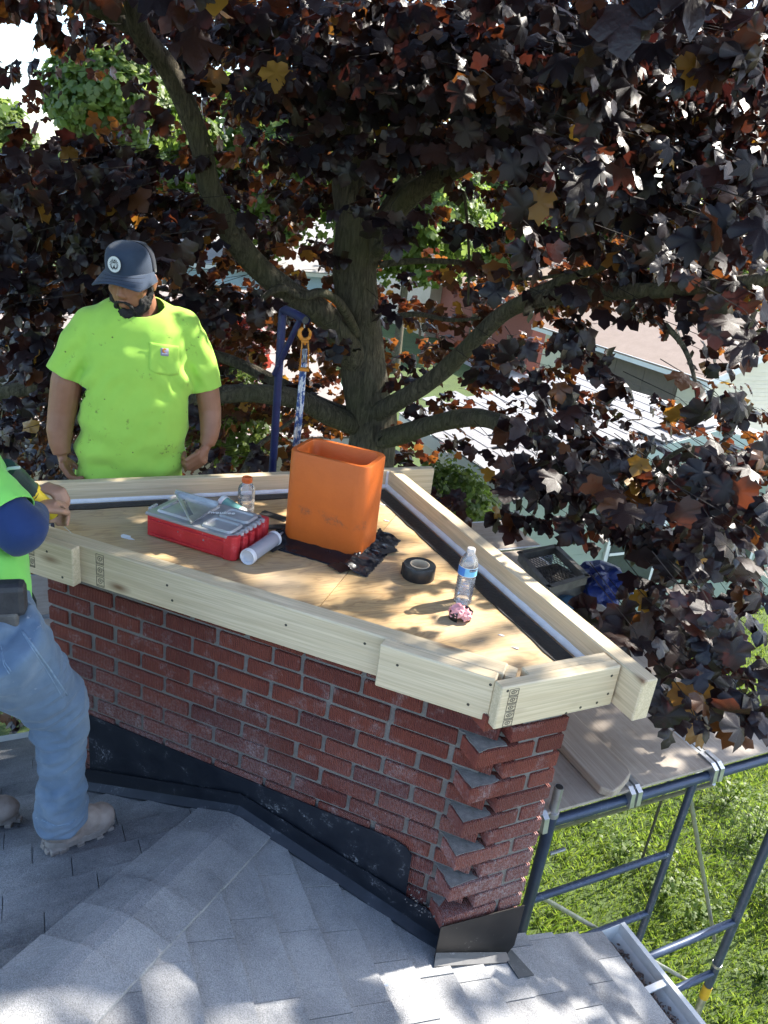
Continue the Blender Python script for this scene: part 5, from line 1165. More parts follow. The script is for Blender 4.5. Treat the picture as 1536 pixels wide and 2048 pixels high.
# trousers and boots (below the board)
tr_ = MB(); c_ = column([ring(156, 360, 952, .148), ring(154, 364, 1000, .15), ring(160, 360, 1060, .14)]); tr_.add(c_.v, c_.f)
for s, px in ((-1, 215), (1, 305)):
    hpj = mp(px, 1000); ft = hpj * [1, 1, 0] + MX * s * .03 + Z * (FEET + .08); tr_.tube([hpj, (hpj + ft) / 2 - away * .02, ft], [.125, .10, .085], 16)
trm = melt(tr_, .014, 4, 'trousers'); wear('trousers', trm, M_DARKP, P1, 0)
for s, px in ((-1, 215), (1, 305)):
    ft = mp(px, 1000) * [1, 1, 0] + MX * s * .03 + Z * FEET; q = MB(); q.ellipsoid(ft - away * .07 + Z * .05, MX * .056, away * .15, Z * .055, 14, 9); q.tube([ft + Z * .05, ft + Z * .17], .068, 12); q.box(ft - away * .07 + Z * .012, MX, away, Z, .055, .15, .014); wear('boot', melt(q, .012, 3, 'boot'), M_BOOT, P1, 0)

# ------------------------------------------------------------------ worker bending over the front board at the left edge
def wp_(px, py, rho): return at_r(px, py, rho)
foot = on_plane(150, 1690, PB, unit(np.array([V[0] * SLOPE, V[1] * SLOPE, 1]))); toeP = on_plane(222, 1652, PB, unit(np.array([V[0] * SLOPE, V[1] * SLOPE, 1]))); heelP = on_plane(90, 1706, PB, unit(np.array([V[0] * SLOPE, V[1] * SLOPE, 1])))
heelP = heelP + Z * .012; toeP = toeP + Z * .012
ankle = heelP * .72 + toeP * .28 + Z * .15
rhoF = math.hypot(*ankle[:2])
knee = wp_(122, 1412, rhoF - .02); hip1 = wp_(-14, 1292, rhoF - .16); hip2 = wp_(-70, 1300, rhoF + .02)
knee2 = wp_(-95, 1480, rhoF + .30); ft2 = on_plane(10, 1648, PB, unit(np.array([V[0] * SLOPE, V[1] * SLOPE, 1]))) + Z * .012; ank2 = ft2 + np.array([-.16, .02, .15])
waist = wp_(-68, 1185, rhoF + .04); chest = wp_(-98, 1010, rhoF + .30); shoul = wp_(-62, 948, rhoF + .18); elbow = wp_(42, 1062, rhoF + .02); wristp = wp_(74, 1024, rhoF + .32); handp = wp_(96, 1000, rhoF + .40)
neck1 = wp_(-130, 880, rhoF + .40); head1 = wp_(-150, 790, rhoF + .52)
b1 = MB()
b1.ellipsoid(head1, np.array([.078, 0, 0]), np.array([0, .098, 0]), Z * .118, 16, 12); b1.ellipsoid(head1 + np.array([.02, .07, -.05]), np.array([.06, 0, 0]), np.array([0, .06, 0]), Z * .07, 12, 9); b1.tube([head1, neck1, chest + Z * .12], [.06, .06, .09], 12)
b1.ellipsoid(head1 + np.array([.03, .11, -.02]), np.array([.015, 0, 0]), np.array([0, .02, 0]), Z * .025, 8, 6)
b1.tube([chest + Z * .1, chest, waist, (hip1 + hip2) / 2], [.13, .16, .15, .14], 16)
for h_, k_, a_ in ((hip1, knee, ankle), (hip2, knee2, ank2)): b1.tube([h_, k_, a_], [.085, .058, .04], 12)
b1.tube([shoul, elbow, wristp], [.06, .048, .031], 12); sh2 = wp_(-150, 930, rhoF + .35); el2 = wp_(-70, 1060, rhoF + .55); ha2 = wp_(60, 985, rhoF + .52); b1.tube([chest + Z * .08, sh2, el2, ha2], [.08, .06, .045, .03], 12)
b1.tube([ankle, ankle - Z * .08], [.04, .05], 10); b1.tube([ank2, ank2 - Z * .08], [.04, .05], 10)
hd = unit(handp - wristp); 
hand(b1, wristp, wristp + hd * .075 + MX * .012, unit(-Z * .9 + MX * .15), .0112, .85, .95, -1, .8); hand(b1, ha2, ha2 + unit(handp - el2) * .07, -Z, .0105, .9, .95, 1)
bd1 = melt(b1, .0065, 3, 'person'); P2 = link_mesh('person', bd1, None, (0, 0, 0)); bd1.materials.append(M_SKIN2); WORLD[P2.name] = np.zeros(3)
tag(P2, 'person in neon green tee and blue jeans bending over the board at left edge', 'person', 'people working on the chimney')
# jeans
j = MB(); j.tube([waist - Z * .04, (hip1 + hip2) / 2 + Z * .02, (hip1 + hip2) / 2 - Z * .08], [.150, .162, .14], 18)
j.tube([hip1 + Z * .02, hip1 * .62 + knee * .38, hip1 * .25 + knee * .75, knee, knee * .7 + ankle * .3, knee * .3 + ankle * .7, ankle - Z * .03, ankle - Z * .075], [.122, .104, .086, .076, .068, .064, .069, .069], 20)
j.tube([hip2, hip2 * .5 + knee2 * .5, knee2, knee2 * .4 + ank2 * .6, ank2 - Z * .06], [.12, .10, .085, .07, .072], 18)
jm = melt(j, .0075, 5, 'jeans'); kn, an = knee, ankle
def jw(p):
    d = np.linalg.norm(p - kn); e = np.linalg.norm(p - (an + Z * .03)); ax_ = unit(an - kn); t_ = np.dot(p - kn, ax_)
    f = .006 * fbm(p, 11) + .004 * fbm(p, 25, 5)
    x_ = np.dot(p - kn, MX); q_ = Vector((x_ * 7 + 3, np.dot(p - kn, away) * 7, (p[2] + .55 * x_) * 13)); rid = 1 - 2.2 * abs(mnoise.noise(q_)); rid2 = 1 - 2.4 * abs(mnoise.noise(Vector((x_ * 9, 3.3 + np.dot(p - kn, away) * 9, (p[2] - .25 * x_) * 26))))
    f += .0110 * math.exp(-(e / .12) ** 2) * rid + .005 * math.exp(-(e / .13) ** 2) * rid2; f += (.0125 * rid + .006 * rid2) * math.exp(-((d - .03) / .13) ** 2) * (1 if x_ < .02 else .4) + .0040 * rid2 + .006 * (1 - 2 * abs(mnoise.noise(Vector((x_ * 14, 8.1 + np.dot(p - kn, away) * 8, p[2] * 5)))))
    return f
displace(jm, jw); cut_local(jm, ankle - Z * .065, -Z, .14); je = wear('jeans', jm, M_DENIM, P2, .004)
from mathutils.bvhtree import BVHTree as _BT
_bj = bmesh.new(); _bj.from_mesh(jm); _tj = _BT.FromBMesh(_bj); _bj.free()
M_STITCH = pm('faded_denim_seam', (.22, .30, .38), (.12, .18, .26), 90, .9, bs=.4)
def on_jeans(pts, r, name, mat=M_STITCH):
    out = []
    for i in range(len(pts) - 1):
        for k in range(9):
            px, py = pts[i][0] + (pts[i + 1][0] - pts[i][0]) * k / 9, pts[i][1] + (pts[i + 1][1] - pts[i][1]) * k / 9; h = _tj.ray_cast(Vector((0, 0, 0)), Vector(unit(ray(px, py))))
            if h[0] is not None: out.append(np.array(h[0]))
    if len(out) > 2: MB().tube(out, r, 6).build(name, mat, je, origin=np.zeros(3), smooth=True)
on_jeans([(44, 1262), (72, 1300), (104, 1345), (138, 1396)], .0028, 'outseam'); on_jeans([(46, 1268), (70, 1306), (100, 1352), (128, 1400)], .0012, 'stitching')
on_jeans([(2, 1292), (10, 1325), (24, 1345)], .0014, 'stitching'); on_jeans([(2, 1302), (8, 1330), (20, 1350)], .0014, 'stitching'); on_jeans([(84, 1640), (110, 1652), (140, 1648), (160, 1632)], .0022, 'hem')
seam = [hip1 * (1 - k) + knee * k + unit(np.cross(knee - hip1, away)) * 0 for k in np.linspace(.05, 1, 9)]
# boots
def boot(heel, toe, ank, name='boot'):
    d = unit(toe - heel); s = unit(np.cross(Z, d)); u_ = np.cross(d, s); L_ = np.linalg.norm(toe - heel); q = MB()
    q.ellipsoid(heel + d * L_ * .80 + u_ * .052, d * L_ * .215, s * .050, u_ * .042, 16, 10); q.ellipsoid(heel + d * L_ * .58 + u_ * .062, d * L_ * .24, s * .046, u_ * .050, 16, 10); q.ellipsoid(heel + d * L_ * .20 + u_ * .068, d * L_ * .20, s * .043, u_ * .058, 16, 10)
    q.tube([heel + d * L_ * .24 + u_ * .06, heel + d * L_ * .25 + u_ * .13, ank + Z * .02], [.055, .053, .056], 16); q.tube([heel + d * L_ * .2 + u_ * .035, heel + d * L_ * .86 + u_ * .035], [.042, .044], 12)
    me = melt(q, .006, 4, name); displace(me, lambda p: .0018 * fbm(p, 60)); bo = wear(name, me, M_BOOT, P2, 0)
    out = []
    for k in range(22):
        a = 2 * math.pi * k / 22; x = math.cos(a); y = math.sin(a); wdt = .053 if x > 0 else .046; out.append(heel + d * (L_ * .5 + x * L_ * .505) + s * y * wdt * (1 - .22 * max(0, -x * .8 + .1) * 0) * (1 - .10 * (abs(x) < .35)))
    m = MB(); rings = [[p + u_ * h for p in out] for h in (.010, .022, .034)]; m = loft(rings); n = 22; m.f.append(tuple(range(n))[::-1]); m.f.append(tuple(range(2 * n, 3 * n))); so_ = m.build('sole', M_SOLE, bo, origin=heel, fix=True, bevel=.003)
    for k in range(22):
        if k % 2 == 0:
            p = out[k] * .97 + (heel + d * L_ * .5) * .03; m = MB(); m.box(p + u_ * .006, d, s, u_, .011, .010, .009, .002); m.build('tread_lug', M_SOLE, so_)
    m = MB(); hx_ = heel + d * L_ * .15; m.box(hx_ + u_ * .006, d, s, u_, L_ * .13, .038, .010, .003); m.build('heel_block', M_SOLE, so_)
    for k in range(4):
        c = heel + d * L_ * (.40 + .055 * k) + u_ * (.142 - .017 * k); m = MB(); m.tube([c - s * .03 + u_ * -.012, c + u_ * .004, c + s * .03 + u_ * -.012], .0028, 6); m.build('lace', pm('yellow_lace', (.45, .33, .06), (.35, .26, .06), 40, .8), bo)
    return bo
boot(heelP, toeP, ankle)
h2 = ft2 + np.array([-.235, -.02, 0]); boot(h2, ft2 + np.array([.045, .012, -.0]), ank2)
# tee, sleeve, navy undersleeve
q = MB(); q.tube([chest + Z * .16, chest + Z * .05, chest * .5 + waist * .5, waist - Z * .015, waist - Z * .10], [.13, .172, .170, .165, .162], 20); q.ellipsoid(shoul, MX * .085, away * .09, Z * .08, 14, 10); q.tube([chest + Z * .06, shoul], [.13, .085], 14)
q.tube([chest + Z * .08, sh2, sh2 * .5 + el2 * .5], [.12, .09, .085], 14)
tm = melt(q, .010, 5, 't_shirt'); displace(tm, lambda p: .007 * fbm(p, 9) + .004 * fbm(p, 22, 3)); cut(tm, waist - Z * .06, (0, 0, -1)); tp2 = wear('t_shirt', tm, M_NEON2, P2)
q = MB(); q.tube([shoul, shoul * .55 + elbow * .45, shoul * .0 + elbow * 1.0], [.088, .080, .077], 16); q.ellipsoid(shoul, MX * .088, away * .088, Z * .085, 14, 10)
slm = melt(q, .008, 5, 'sleeve'); displace(slm, lambda p: .007 * fbm(p, 10) + .004 * fbm(p, 24, 3)); cut(slm, shoul * .24 + elbow * .76, unit(elbow - shoul)); sl_ = wear('sleeve', slm, M_NEON2, P2)
q = MB(); capsule(q, [shoul * .7 + elbow * .3, shoul * .25 + elbow * .75, elbow], [.070, .066, .066], 16); capsule(q, [elbow, elbow * .5 + wristp * .5, wristp * .85 + elbow * .15], [.064, .052, .041], 16)
um = melt(q, .008, 5, 'undersleeve'); displace(um, lambda p: .009 * (1 - 2.2 * abs(mnoise.noise(Vector((np.dot(p - elbow, MX) * 9 + 2, 1.7, np.dot(p - elbow, Z) * 12 + np.dot(p - elbow, MX) * 9))))) * .8 + .004 * fbm(p, 14) + .003 * math.sin(40 * np.dot(p - elbow, unit(wristp - elbow))) * math.exp(-(np.linalg.norm(p - elbow) / .09) ** 2)); cut_local(um, wristp * .80 + elbow * .20, unit(wristp - elbow), .08); wear('undersleeve', um, M_NAVYS, P2)
# belt and pouches
q = MB(); q.tube([waist - Z * .05, waist - Z * .095], [.172, .172], 24); q.build('belt', M_LEATH, P2, origin=np.zeros(3), smooth='auto')
c = wp_(2, 1196, rhoF - .13); m = MB(); m.box(c, MX, away, Z, .060, .028, .046); pch = m.build('pouch_flap', M_LEATH, P2, origin=np.zeros(3), bevel=.016)
c = wp_(-6, 1252, rhoF - .13); m = MB(); m.box(c, MX, away, Z, .055, .030, .050); m.build('tool_pouch', pm('worn_grey_leather', (.05, .046, .044), (.12, .11, .10), 14, .7, bs=.3), P2, origin=np.zeros(3), bevel=.008)
# ------------------------------------------------------------------ oscillating tool in his hand
M_GTOOL = pm('dark_green_tool_body', (.012, .035, .034), (.02, .05, .048), 20, .45, bs=.15); M_YTOOL = pm('yellow_tool_grip', (.62, .46, .02), (.55, .40, .02), 30, .5, bs=.1)
t0, t1, t2 = wp_(8, 938, rhoF + .30), wp_(56, 984, rhoF + .40), wp_(108, 1028, rhoF + .42)
T = thing('power_tool', (t0 + t2) / 2, 'dark green and yellow power tool gripped by the worker at the left', 'power tool')
MB().tube([t0, t0 * .6 + t1 * .4, t1], [.034, .040, .036], 16).build('motor_body', M_GTOOL, T, smooth='auto'); MB().tube([t1, t1 * .9 + t2 * .1], [.040, .038], 16).build('collar', M_YTOOL, T, smooth='auto'); MB().tube([t1 * .9 + t2 * .1, t1 * .3 + t2 * .7, t2], [.030, .028, .024], 14).build('grip', M_YTOOL, T, smooth='auto')
m = MB(); dd = unit(t2 - t1); m.box(t2 + dd * .02, dd, np.cross(Z, dd), unit(np.cross(dd, np.cross(Z, dd))), .03, .016, .010, .002); m.build('head', M_BLK, T)
m = MB(); m.box(t2 + dd * .05 - Z * .015, dd, np.cross(Z, dd), Z, .03, .014, .0012); m.build('blade', M_GALV, T)
MB().tube([wp_(-6, 960, rhoF + .28), wp_(4, 945, rhoF + .28), wp_(18, 937, rhoF + .27), wp_(40, 935, rhoF + .26)], .005, 8).build('cord', pm('pale_green_cord', (.45, .55, .50), (.40, .5, .46), 20, .5), T, smooth=True)

# ================================================================== HOUSES BEYOND
def m_siding(name, c, pitch=.11):
    m, t, b = nodes(name); v = coords(t); sx = t.nodes.new('ShaderNodeSeparateXYZ'); L(t, v, sx.inputs[0])
    fr = math_(t, 'FRACT', math_(t, 'DIVIDE', sx.outputs[2], pitch)); n = noise(t, v, 2.5, 4, .6)
    L(t, ramp(t, n, [(.3, c), (.7, tuple(x * .88 for x in c))]), b.inputs['Base Color']); b.inputs['Roughness'].default_value = .55
    bump(t, b, fr, 1.0, .02); return m
def m_farshingle(name, c1, c2):
    m, t, b = nodes(name); v = coords(t); n = noise(t, v, 3.5, 5, .7); f = noise(t, v, 60, 3, .7)
    L(t, mix(t, ramp(t, f, [(.4, (0,) * 3), (.7, (.6,) * 3)]), ramp(t, n, [(.3, c1), (.7, c2)]), tuple(x * .75 for x in c1)), b.inputs['Base Color']); b.inputs['Roughness'].default_value = .9
    w = t.nodes.new('ShaderNodeTexBrick'); w.inputs['Scale'].default_value = 1; w.inputs['Brick Width'].default_value = .32; w.inputs['Row Height'].default_value = .14; w.inputs['Mortar Size'].default_value = .006; L(t, v, w.inputs['Vector']); bump(t, b, w.outputs['Fac'], -.6, .01); return m
M_MINT = m_siding('mint_siding', (.33, .385, .34)); M_CREAM = m_siding('cream_siding', (.70, .66, .54)); M_PALEBLUE = m_siding('pale_blue_siding', (.42, .56, .66)); M_TAN = m_siding('tan_siding', (.55, .48, .40))
M_RG = m_farshingle('grey_far_shingle', (.27, .26, .26), (.34, .33, .325)); M_RP = m_farshingle('tan_far_shingle', (.27, .20, .155), (.34, .255, .20)); M_RB = m_farshingle('brown_far_shingle', (.26, .22, .20), (.34, .30, .27))
M_TRIM = pm('white_trim', (.74, .75, .74), (.68, .69, .68), 4, .5, bs=0); M_TRIMB = pm('pale_mint_trim', (.44, .52, .50), (.40, .48, .46), 4, .5, bs=0); M_PANE = pm('dark_window_glass', (.03, .04, .05), (.05, .06, .08), 3, .1, bs=0, spec=.8)
M_DOORB = pm('brown_garage_door', (.13, .105, .085), (.11, .09, .075), 5, .6, bs=.05); M_FBRICK = pm('far_red_brick', (.30, .11, .08), (.24, .09, .07), 30, .9)
def house(name, P, ax, ay, w, d, hw, rise, over, wall, roofm, trim, label, ridge='y', base=GZ, shingles=0):
    """P: near corner at ground; ax width direction (w), ay depth direction (d); ridge runs along ay ('y') or ax ('x')"""
    P = np.array([P[0], P[1], base]); H = thing(name, P + ax * w / 2 + ay * d / 2, label, 'house')
    def q(x, y, z): return P + ax * x + ay * y + Z * z
    m = MB()
    if ridge == 'y': m.prism([q(0, 0, 0), q(w, 0, 0), q(w, 0, hw), q(w / 2, 0, hw + rise), q(0, 0, hw)], ay * d)
    else: m.prism([q(0, 0, 0), q(0, d, 0), q(0, d, hw), q(0, d / 2, hw + rise), q(0, 0, hw)], ax * w)
    me = m.mesh('wall', P); bm = bmesh.new(); bm.from_mesh(me); bmesh.ops.recalc_face_normals(bm, faces=bm.faces); bm.to_mesh(me); bm.free(); me.materials.append(wall); link_mesh('wall', me, H, P)
    for s in (0, 1):
        if ridge == 'y':
            e = q(-over, -over, hw - over * rise / (w / 2)) if s == 0 else q(w + over, -over, hw - over * rise / (w / 2)); r = q(w / 2, -over, hw + rise); run = ay * (d + 2 * over); cx = ay
        else:
            e = q(-over, -over, hw - over * rise / (d / 2)) if s == 0 else q(-over, d + over, hw - over * rise / (d / 2)); r = q(-over, d / 2, hw + rise); run = ax * (w + 2 * over); cx = ax
        sl = r - e; sln = np.linalg.norm(sl); sd_ = sl / sln; nn_ = unit(np.cross(cx, sd_)); nn_ = nn_ if nn_[2] > 0 else -nn_
        mb = MB(); rl = np.linalg.norm(run); mb.bx(0, rl, 0, sln, 0.02, .10); me = mb.mesh('roof_slope'); me.materials.append(roofm)
        R_ = basis(cx, sd_, np.cross(cx, sd_)); sgn = 1 if np.cross(cx, sd_)[2] > 0 else -1
        o = link_mesh('roof_slope', me, H, e + (nn_ * (0 if sgn > 0 else .12)), R_)
        # fascia boards at the eave and both rakes
        m = MB(); m.box(e + run / 2 + Z * .02 - unit(sd_ * [1, 1, 0]) * .012, cx, unit(sd_ * [1, 1, 0]), Z, rl / 2, .012, .09); m.build('fascia', trim, H)
        for kk in (0, 1):
            m = MB(); off = run * kk + cx * (-.012 if kk == 0 else .012); m.box(e + sl / 2 + off + nn_ * .0, sd_, cx, nn_, sln / 2, .012, .09); m.build('rake_board', trim, H)
        if shingles and s == 0:
            rows = int(min(sln, 6.0) / .2)
            sm = MB(); sm.bx(0, .985, 0, .20, 0, .012); sme = sm.mesh('shingle'); sme.materials.append(roofm)
            cnt = 0
            for i in range(rows):
                k = 0
                while k * 1.0 < min(rl, 7.5) and cnt < shingles:
                    p = e + sd_ * (i * .2) + cx * (k * 1.0 + (.5 if i % 2 else 0)) + nn_ * (.105 + .006); tilt = Matrix.Rotation(-.07 if sgn > 0 else .07, 3, 'X')
                    if i % 2 == 0 or k * 1.0 + 1.4 < rl: link_mesh('shingle', sme, o, p, R_); bpy.data.objects[-1] if False else None; cnt += 1
                    k += 1
    return H, q
def window(H, q0, dx, dz, n, w, h):
    m = MB(); c = q0; m.box(c + n * .02, dx, n, dz, w / 2 + .07, .03, h / 2 + .07); wf = m.build('window_frame', M_TRIM, H); m = MB(); m.box(c + n * .045, dx, n, dz, w / 2, .012, h / 2); m.build('pane', M_PANE, wf); m = MB(); m.box(c + n * .052, dx, n, dz, w / 2, .012, .02); m.build('sash_bar', M_TRIM, wf)
# mint house just beyond the platform: gable end towards us, grey shingle slope facing left
Pe = at_z(1010, 1002, -3.15); WM = 6.0
Hm, qm = house('mint_house', Pe - U * -.3 + V * .3, U, V, WM, 2.4, 2.6, .62, .3, M_MINT, M_RG, M_TRIMB, 'mint green house with sunlit grey shingle roof below the maple on the right', shingles=0)
window(Hm, qm(2.3, 0, 1.4), U, Z, -V, .9, 1.1); window(Hm, qm(4.4, 0, 1.4), U, Z, -V, .9, 1.1)
# shingle courses of the slope we look down on, laid one strip at a time
e0 = qm(-.3, -.3, 2.6 - .3 * .62 / (WM / 2)); sd_ = unit(U * (WM / 2 + .3) + Z * (.62 * (1 + .3 / (WM / 2)))); nn_ = unit(np.cross(U * 0 + sd_, V)); nn_ = nn_ if nn_[2] > 0 else -nn_
rs = [o for o in Hm.children if o.name.startswith('roof_slope')][0]
M_RGD = m_shingle('grey_strip_shingle', (.25, .245, .25), (.35, .345, .35), .4)
sm = MB(); sm.prism([(0, 0, .004), (.985, 0, .004), (.985, .225, -.004), (0, .225, -.004)], (0, 0, .016)); sme = sm.mesh('shingle'); bm = bmesh.new(); bm.from_mesh(sme); bmesh.ops.recalc_face_normals(bm, faces=bm.faces); bm.to_mesh(sme); bm.free(); sme.materials.append(M_RGD)
ax_ = V; Rm = basis(V, sd_, np.cross(V, sd_)); up_ = 1 if np.cross(V, sd_)[2] > 0 else -1
if up_ < 0: Rm = basis(-V, sd_, np.cross(-V, sd_))
for i in range(17):
    for k in range(3):
        p = e0 + sd_ * (i * .2 + .0) + V * (k * 1.0 + (.45 if i % 2 else 0) + (1 if up_ < 0 else 0) + random.uniform(-.05, .05)) + nn_ * .125
        if k * 1.0 + 1.4 < 3.9: link_mesh('shingle', sme, Hm, p, Rm)
# clapboards, one by one, on the walls that face us
def clapboards(H, q, w, hw, rise, mat, face, pitch=.16, gable=True):
    n = int((hw + (rise if gable else 0)) / pitch)
    for i in range(n):
        z = i * pitch
        x0, x1 = 0.0, w
        if z + pitch > hw:
            k = (z + pitch - hw) / rise; x0, x1 = w / 2 * k, w - w / 2 * k
        if x1 - x0 < .3: continue
        m = MB(); a, b_ = (q(x0, 0, z), q(x1, 0, z)) if face == 'x' else (q(0, x0, z), q(0, x1, z)); n_ = -V if face == 'x' else -U
        m.prism([a + n_ * .004, a + n_ * .022, a + n_ * .006 + Z * pitch, a + n_ * .004 + Z * pitch], b_ - a); m.build('clapboard', mat, H, fix=True)
clapboards(Hm, qm, WM, 2.6, .62, M_MINT, 'x')
# cream garage with brown door
Pg = at_z(1418, 752, -3.1)
Hg, qg = house('garage', Pg, U, V, 6.5, 7.0, 2.5, 1.4, .35, M_CREAM, M_RP, M_TRIM, 'cream garage with brown sectional door and tan roof at the right', ridge='y')
clapboards(Hg, qg, 6.5, 2.5, 1.4, M_CREAM, 'x', .2)
m = MB(); m.box(qg(-.02, 3.3, 1.15), V, U, Z, 2.4, .03, 1.12); gd = m.build('garage_door', M_DOORB, Hg)
for i in range(4):
    for k in range(4):
        m = MB(); m.box(qg(-.055, 1.5 + k * 1.2, .32 + i * .55), V, U, Z, .54, .008, .23, .004); m.build('door_panel', M_DOORB, gd)
m = MB(); m.box(qg(-.02, -.0, 1.25), U, V, Z, .07, .07, 1.25); m.build('corner_trim', M_TRIM, Hg)
# houses further off
P = at_r(700, 520, 30); H1, q1 = house('blue_house', P - U * 7.5, U, V, 8.5, 9, 3.0, 1.7, .4, M_PALEBLUE, M_RG, M_TRIM, 'pale blue house with grey roof glimpsed left of the trunk', ridge='x'); window(H1, q1(5.5, 0, 1.6), U, Z, -V, 1.1, 1.2); window(H1, q1(2.2, 0, 1.6), U, Z, -V, 1.1, 1.2)
P = at_r(870, 520, 36); H2, q2 = house('ranch_house', P, U, V, 13, 9, 2.9, 1.7, .5, M_TAN, M_RG, M_TRIM, 'low tan house with long grey roof seen right of the trunk', ridge='x'); window(H2, q2(3, 0, 1.6), U, Z, -V, 1.8, 1.2); window(H2, q2(8.5, 0, 1.6), U, Z, -V, 1.8, 1.2)
P = at_r(1085, 560, 30); H3, q3 = house('bungalow', P, U, V, 9, 8, 2.7, 1.6, .4, M_FBRICK, M_RP, M_TRIM, 'small brick bungalow with tan roof between the branches at right', ridge='y'); window(H3, q3(2.5, 0, 1.5), U, Z, -V, 1.2, 1.2); window(H3, q3(6.3, 0, 1.5), U, Z, -V, 1.2, 1.2)
P = at_r(1460, 560, 44); H4, q4 = house('far_house', P, U, V, 12, 9, 3, 1.9, .4, M_CREAM, M_RB, M_TRIM, 'far cream house with brown roof at the right edge', ridge='x'); window(H4, q4(3, 0, 1.6), U, Z, -V, 1.4, 1.2)
P = at_r(60, 700, 10.5); H5, q5 = house('dark_roofed_shed', P - U * 1.2, U, V, 5.5, 6, 2.3, 1.5, .3, M_TAN, M_RB, M_TRIM, 'low shed with dark shingle roof behind the standing worker', ridge='x')
M_CONC = pm('pale_concrete', (.46, .43, .40), (.40, .37, .35), 1.2, .9, bs=.1)
m = MB(); c = at_z(1150, 640, GZ); m.box(np.array([c[0], c[1], GZ + .004]), U, V, Z, 26, 4, .004); tag(m.build('road', M_CONC), kind='structure')
m = MB(); c = at_z(1290, 840, GZ); m.box(np.array([c[0], c[1], GZ + .006]), U, V, Z, 2.4, 9, .006); tag(m.build('driveway', M_CONC), kind='structure')

# ================================================================== LEAVES
half = [(.14, -.07), (.35, -.11), (.37, .06), (.53, .13), (.67, .35), (.53, .39), (.50, .57), (.31, .55), (.33, .75), (.16, .79)]
LO = [(0, .04)] + half + [(0, 1.0)] + [(-x, y) for x, y in half[::-1]]
L2 = np.array([(0, .36)] + LO); NLV = len(L2)
LF = np.array([(0, 1 + i, 1 + (i + 1) % (NLV - 1)) for i in range(NLV - 1)], np.int32)
LV = np.zeros((NLV, 3)); LV[:, 0] = L2[:, 0]; LV[:, 1] = L2[:, 1]; LV[:, 2] = -.22 * np.abs(L2[:, 0]) - .30 * np.maximum(0, L2[:, 1] - .25) ** 2 + np.array([0, .02] + [.03, -.02, -.05, .05, .01, -.06, -.01, .05, .0, .03] + [-.04] + [.03, -.0, .05, -.01, -.06, .01, .05, -.05, -.02, .03])
half_s = [(.32, -.10), (.39, .07), (.67, .35), (.48, .54), (.29, .56), (.29, .77)]
LOs = [(0, .04)] + half_s + [(0, 1.0)] + [(-x, y) for x, y in half_s[::-1]]; L2s = np.array([(0, .36)] + LOs)
LVs = np.zeros((len(L2s), 3)); LVs[:, :2] = L2s; LVs[:, 2] = -.22 * np.abs(L2s[:, 0]) - .30 * np.maximum(0, L2s[:, 1] - .25) ** 2 + np.array([0, .02, -.02, -.05, .05, -.06, .05, .03, -.04, .03, .05, -.06, .05, -.05, -.02])
LFs = np.array([(0, 1 + i, 1 + (i + 1) % (len(L2s) - 1)) for i in range(len(L2s) - 1)], np.int32)
def frames(nrm, tip):
    z = nrm / np.linalg.norm(nrm, axis=1, keepdims=True); y = tip - z * np.sum(tip * z, axis=1, keepdims=True); y /= np.linalg.norm(y, axis=1, keepdims=True) + 1e-9; x = np.cross(y, z); return x, y, z
def leaf_mesh(name, pos, x, y, z, size, tone, V0=LVs, F0=LFs):
    n = len(pos); k = len(V0)
    curl = RNG.uniform(.4, 2.6, n)[:, None, None]
    P = pos[:, None, :] + size[:, None, None] * (V0[None, :, 0:1] * x[:, None, :] + V0[None, :, 1:2] * y[:, None, :] + V0[None, :, 2:3] * curl * z[:, None, :])
    F = (F0[None] + (np.arange(n) * k)[:, None, None]).reshape(-1, 3)
    me = bpy.data.meshes.new(name); me.vertices.add(n * k); me.vertices.foreach_set('co', P.reshape(-1).astype(np.float32))
    me.loops.add(F.size); me.loops.foreach_set('vertex_index', F.reshape(-1).astype(np.int32)); me.polygons.add(len(F)); me.polygons.foreach_set('loop_start', np.arange(0, F.size, 3, dtype=np.int32)); me.update()
    a = me.attributes.new('tone', 'FLOAT', 'POINT'); a.data.foreach_set('value', np.repeat(tone, k).astype(np.float32)); me.validate(); return me
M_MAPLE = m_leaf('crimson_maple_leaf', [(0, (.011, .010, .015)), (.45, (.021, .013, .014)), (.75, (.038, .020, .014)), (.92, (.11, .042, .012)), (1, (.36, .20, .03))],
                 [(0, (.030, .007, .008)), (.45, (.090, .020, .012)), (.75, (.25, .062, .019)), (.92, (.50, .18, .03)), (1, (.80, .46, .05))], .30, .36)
TRUNK_XY = at_r(722, 640, 6.2)[:2]
MAPN = ["3345689999998788", "2111378899998778", "1111256787899788", "6895345532589898", "8887432112578878", "8776421111346677", "7223311112444336", "7301211122445213",
        "6402210122457545", "5502110023678888", "0000000021246888", "3000000000000477", "4000000000011677", "3000000000000168", "1000000000000025", "0000000000000000"]
MAPF = ["1233566666655555", "1011455555554444", "0011333434444444", "3332234312444555", "5544333201344555", "6544444313345554", "6545566435543223", "6545555424342001",
        "6545555423432223", "6545555434555444", "0000000024655555", "6000000003454333", "6000000000123322", "5000000000000000", "3000000000000000", "0000000000000000"]
TAU = [0, .12, .3, .55, .95, 1.4, 2.1, 3.0, 4.3, 6.2]
def rho_range(px, py, far):
    if far: return (6.9, 9.6)
    if px > 1240 and py > 1180: return (2.6, 3.2)
    if px > 1000: return (2.75, 5.0) if py > 300 else (3.1, 5.6)
    if px < 480 and py < 480: return (5.7, 7.0) if RNG.random() < .72 else (4.2, 5.4)
    if py < 300: return (3.7, 6.4)
    if 350 < px < 900: return (5.9, 7.0) if RNG.random() < .8 else (4.4, 5.6)
    return (4.35, 6.6)
pos, tipd, nrmd, siz, ton, twg = [], [], [], [], [], []
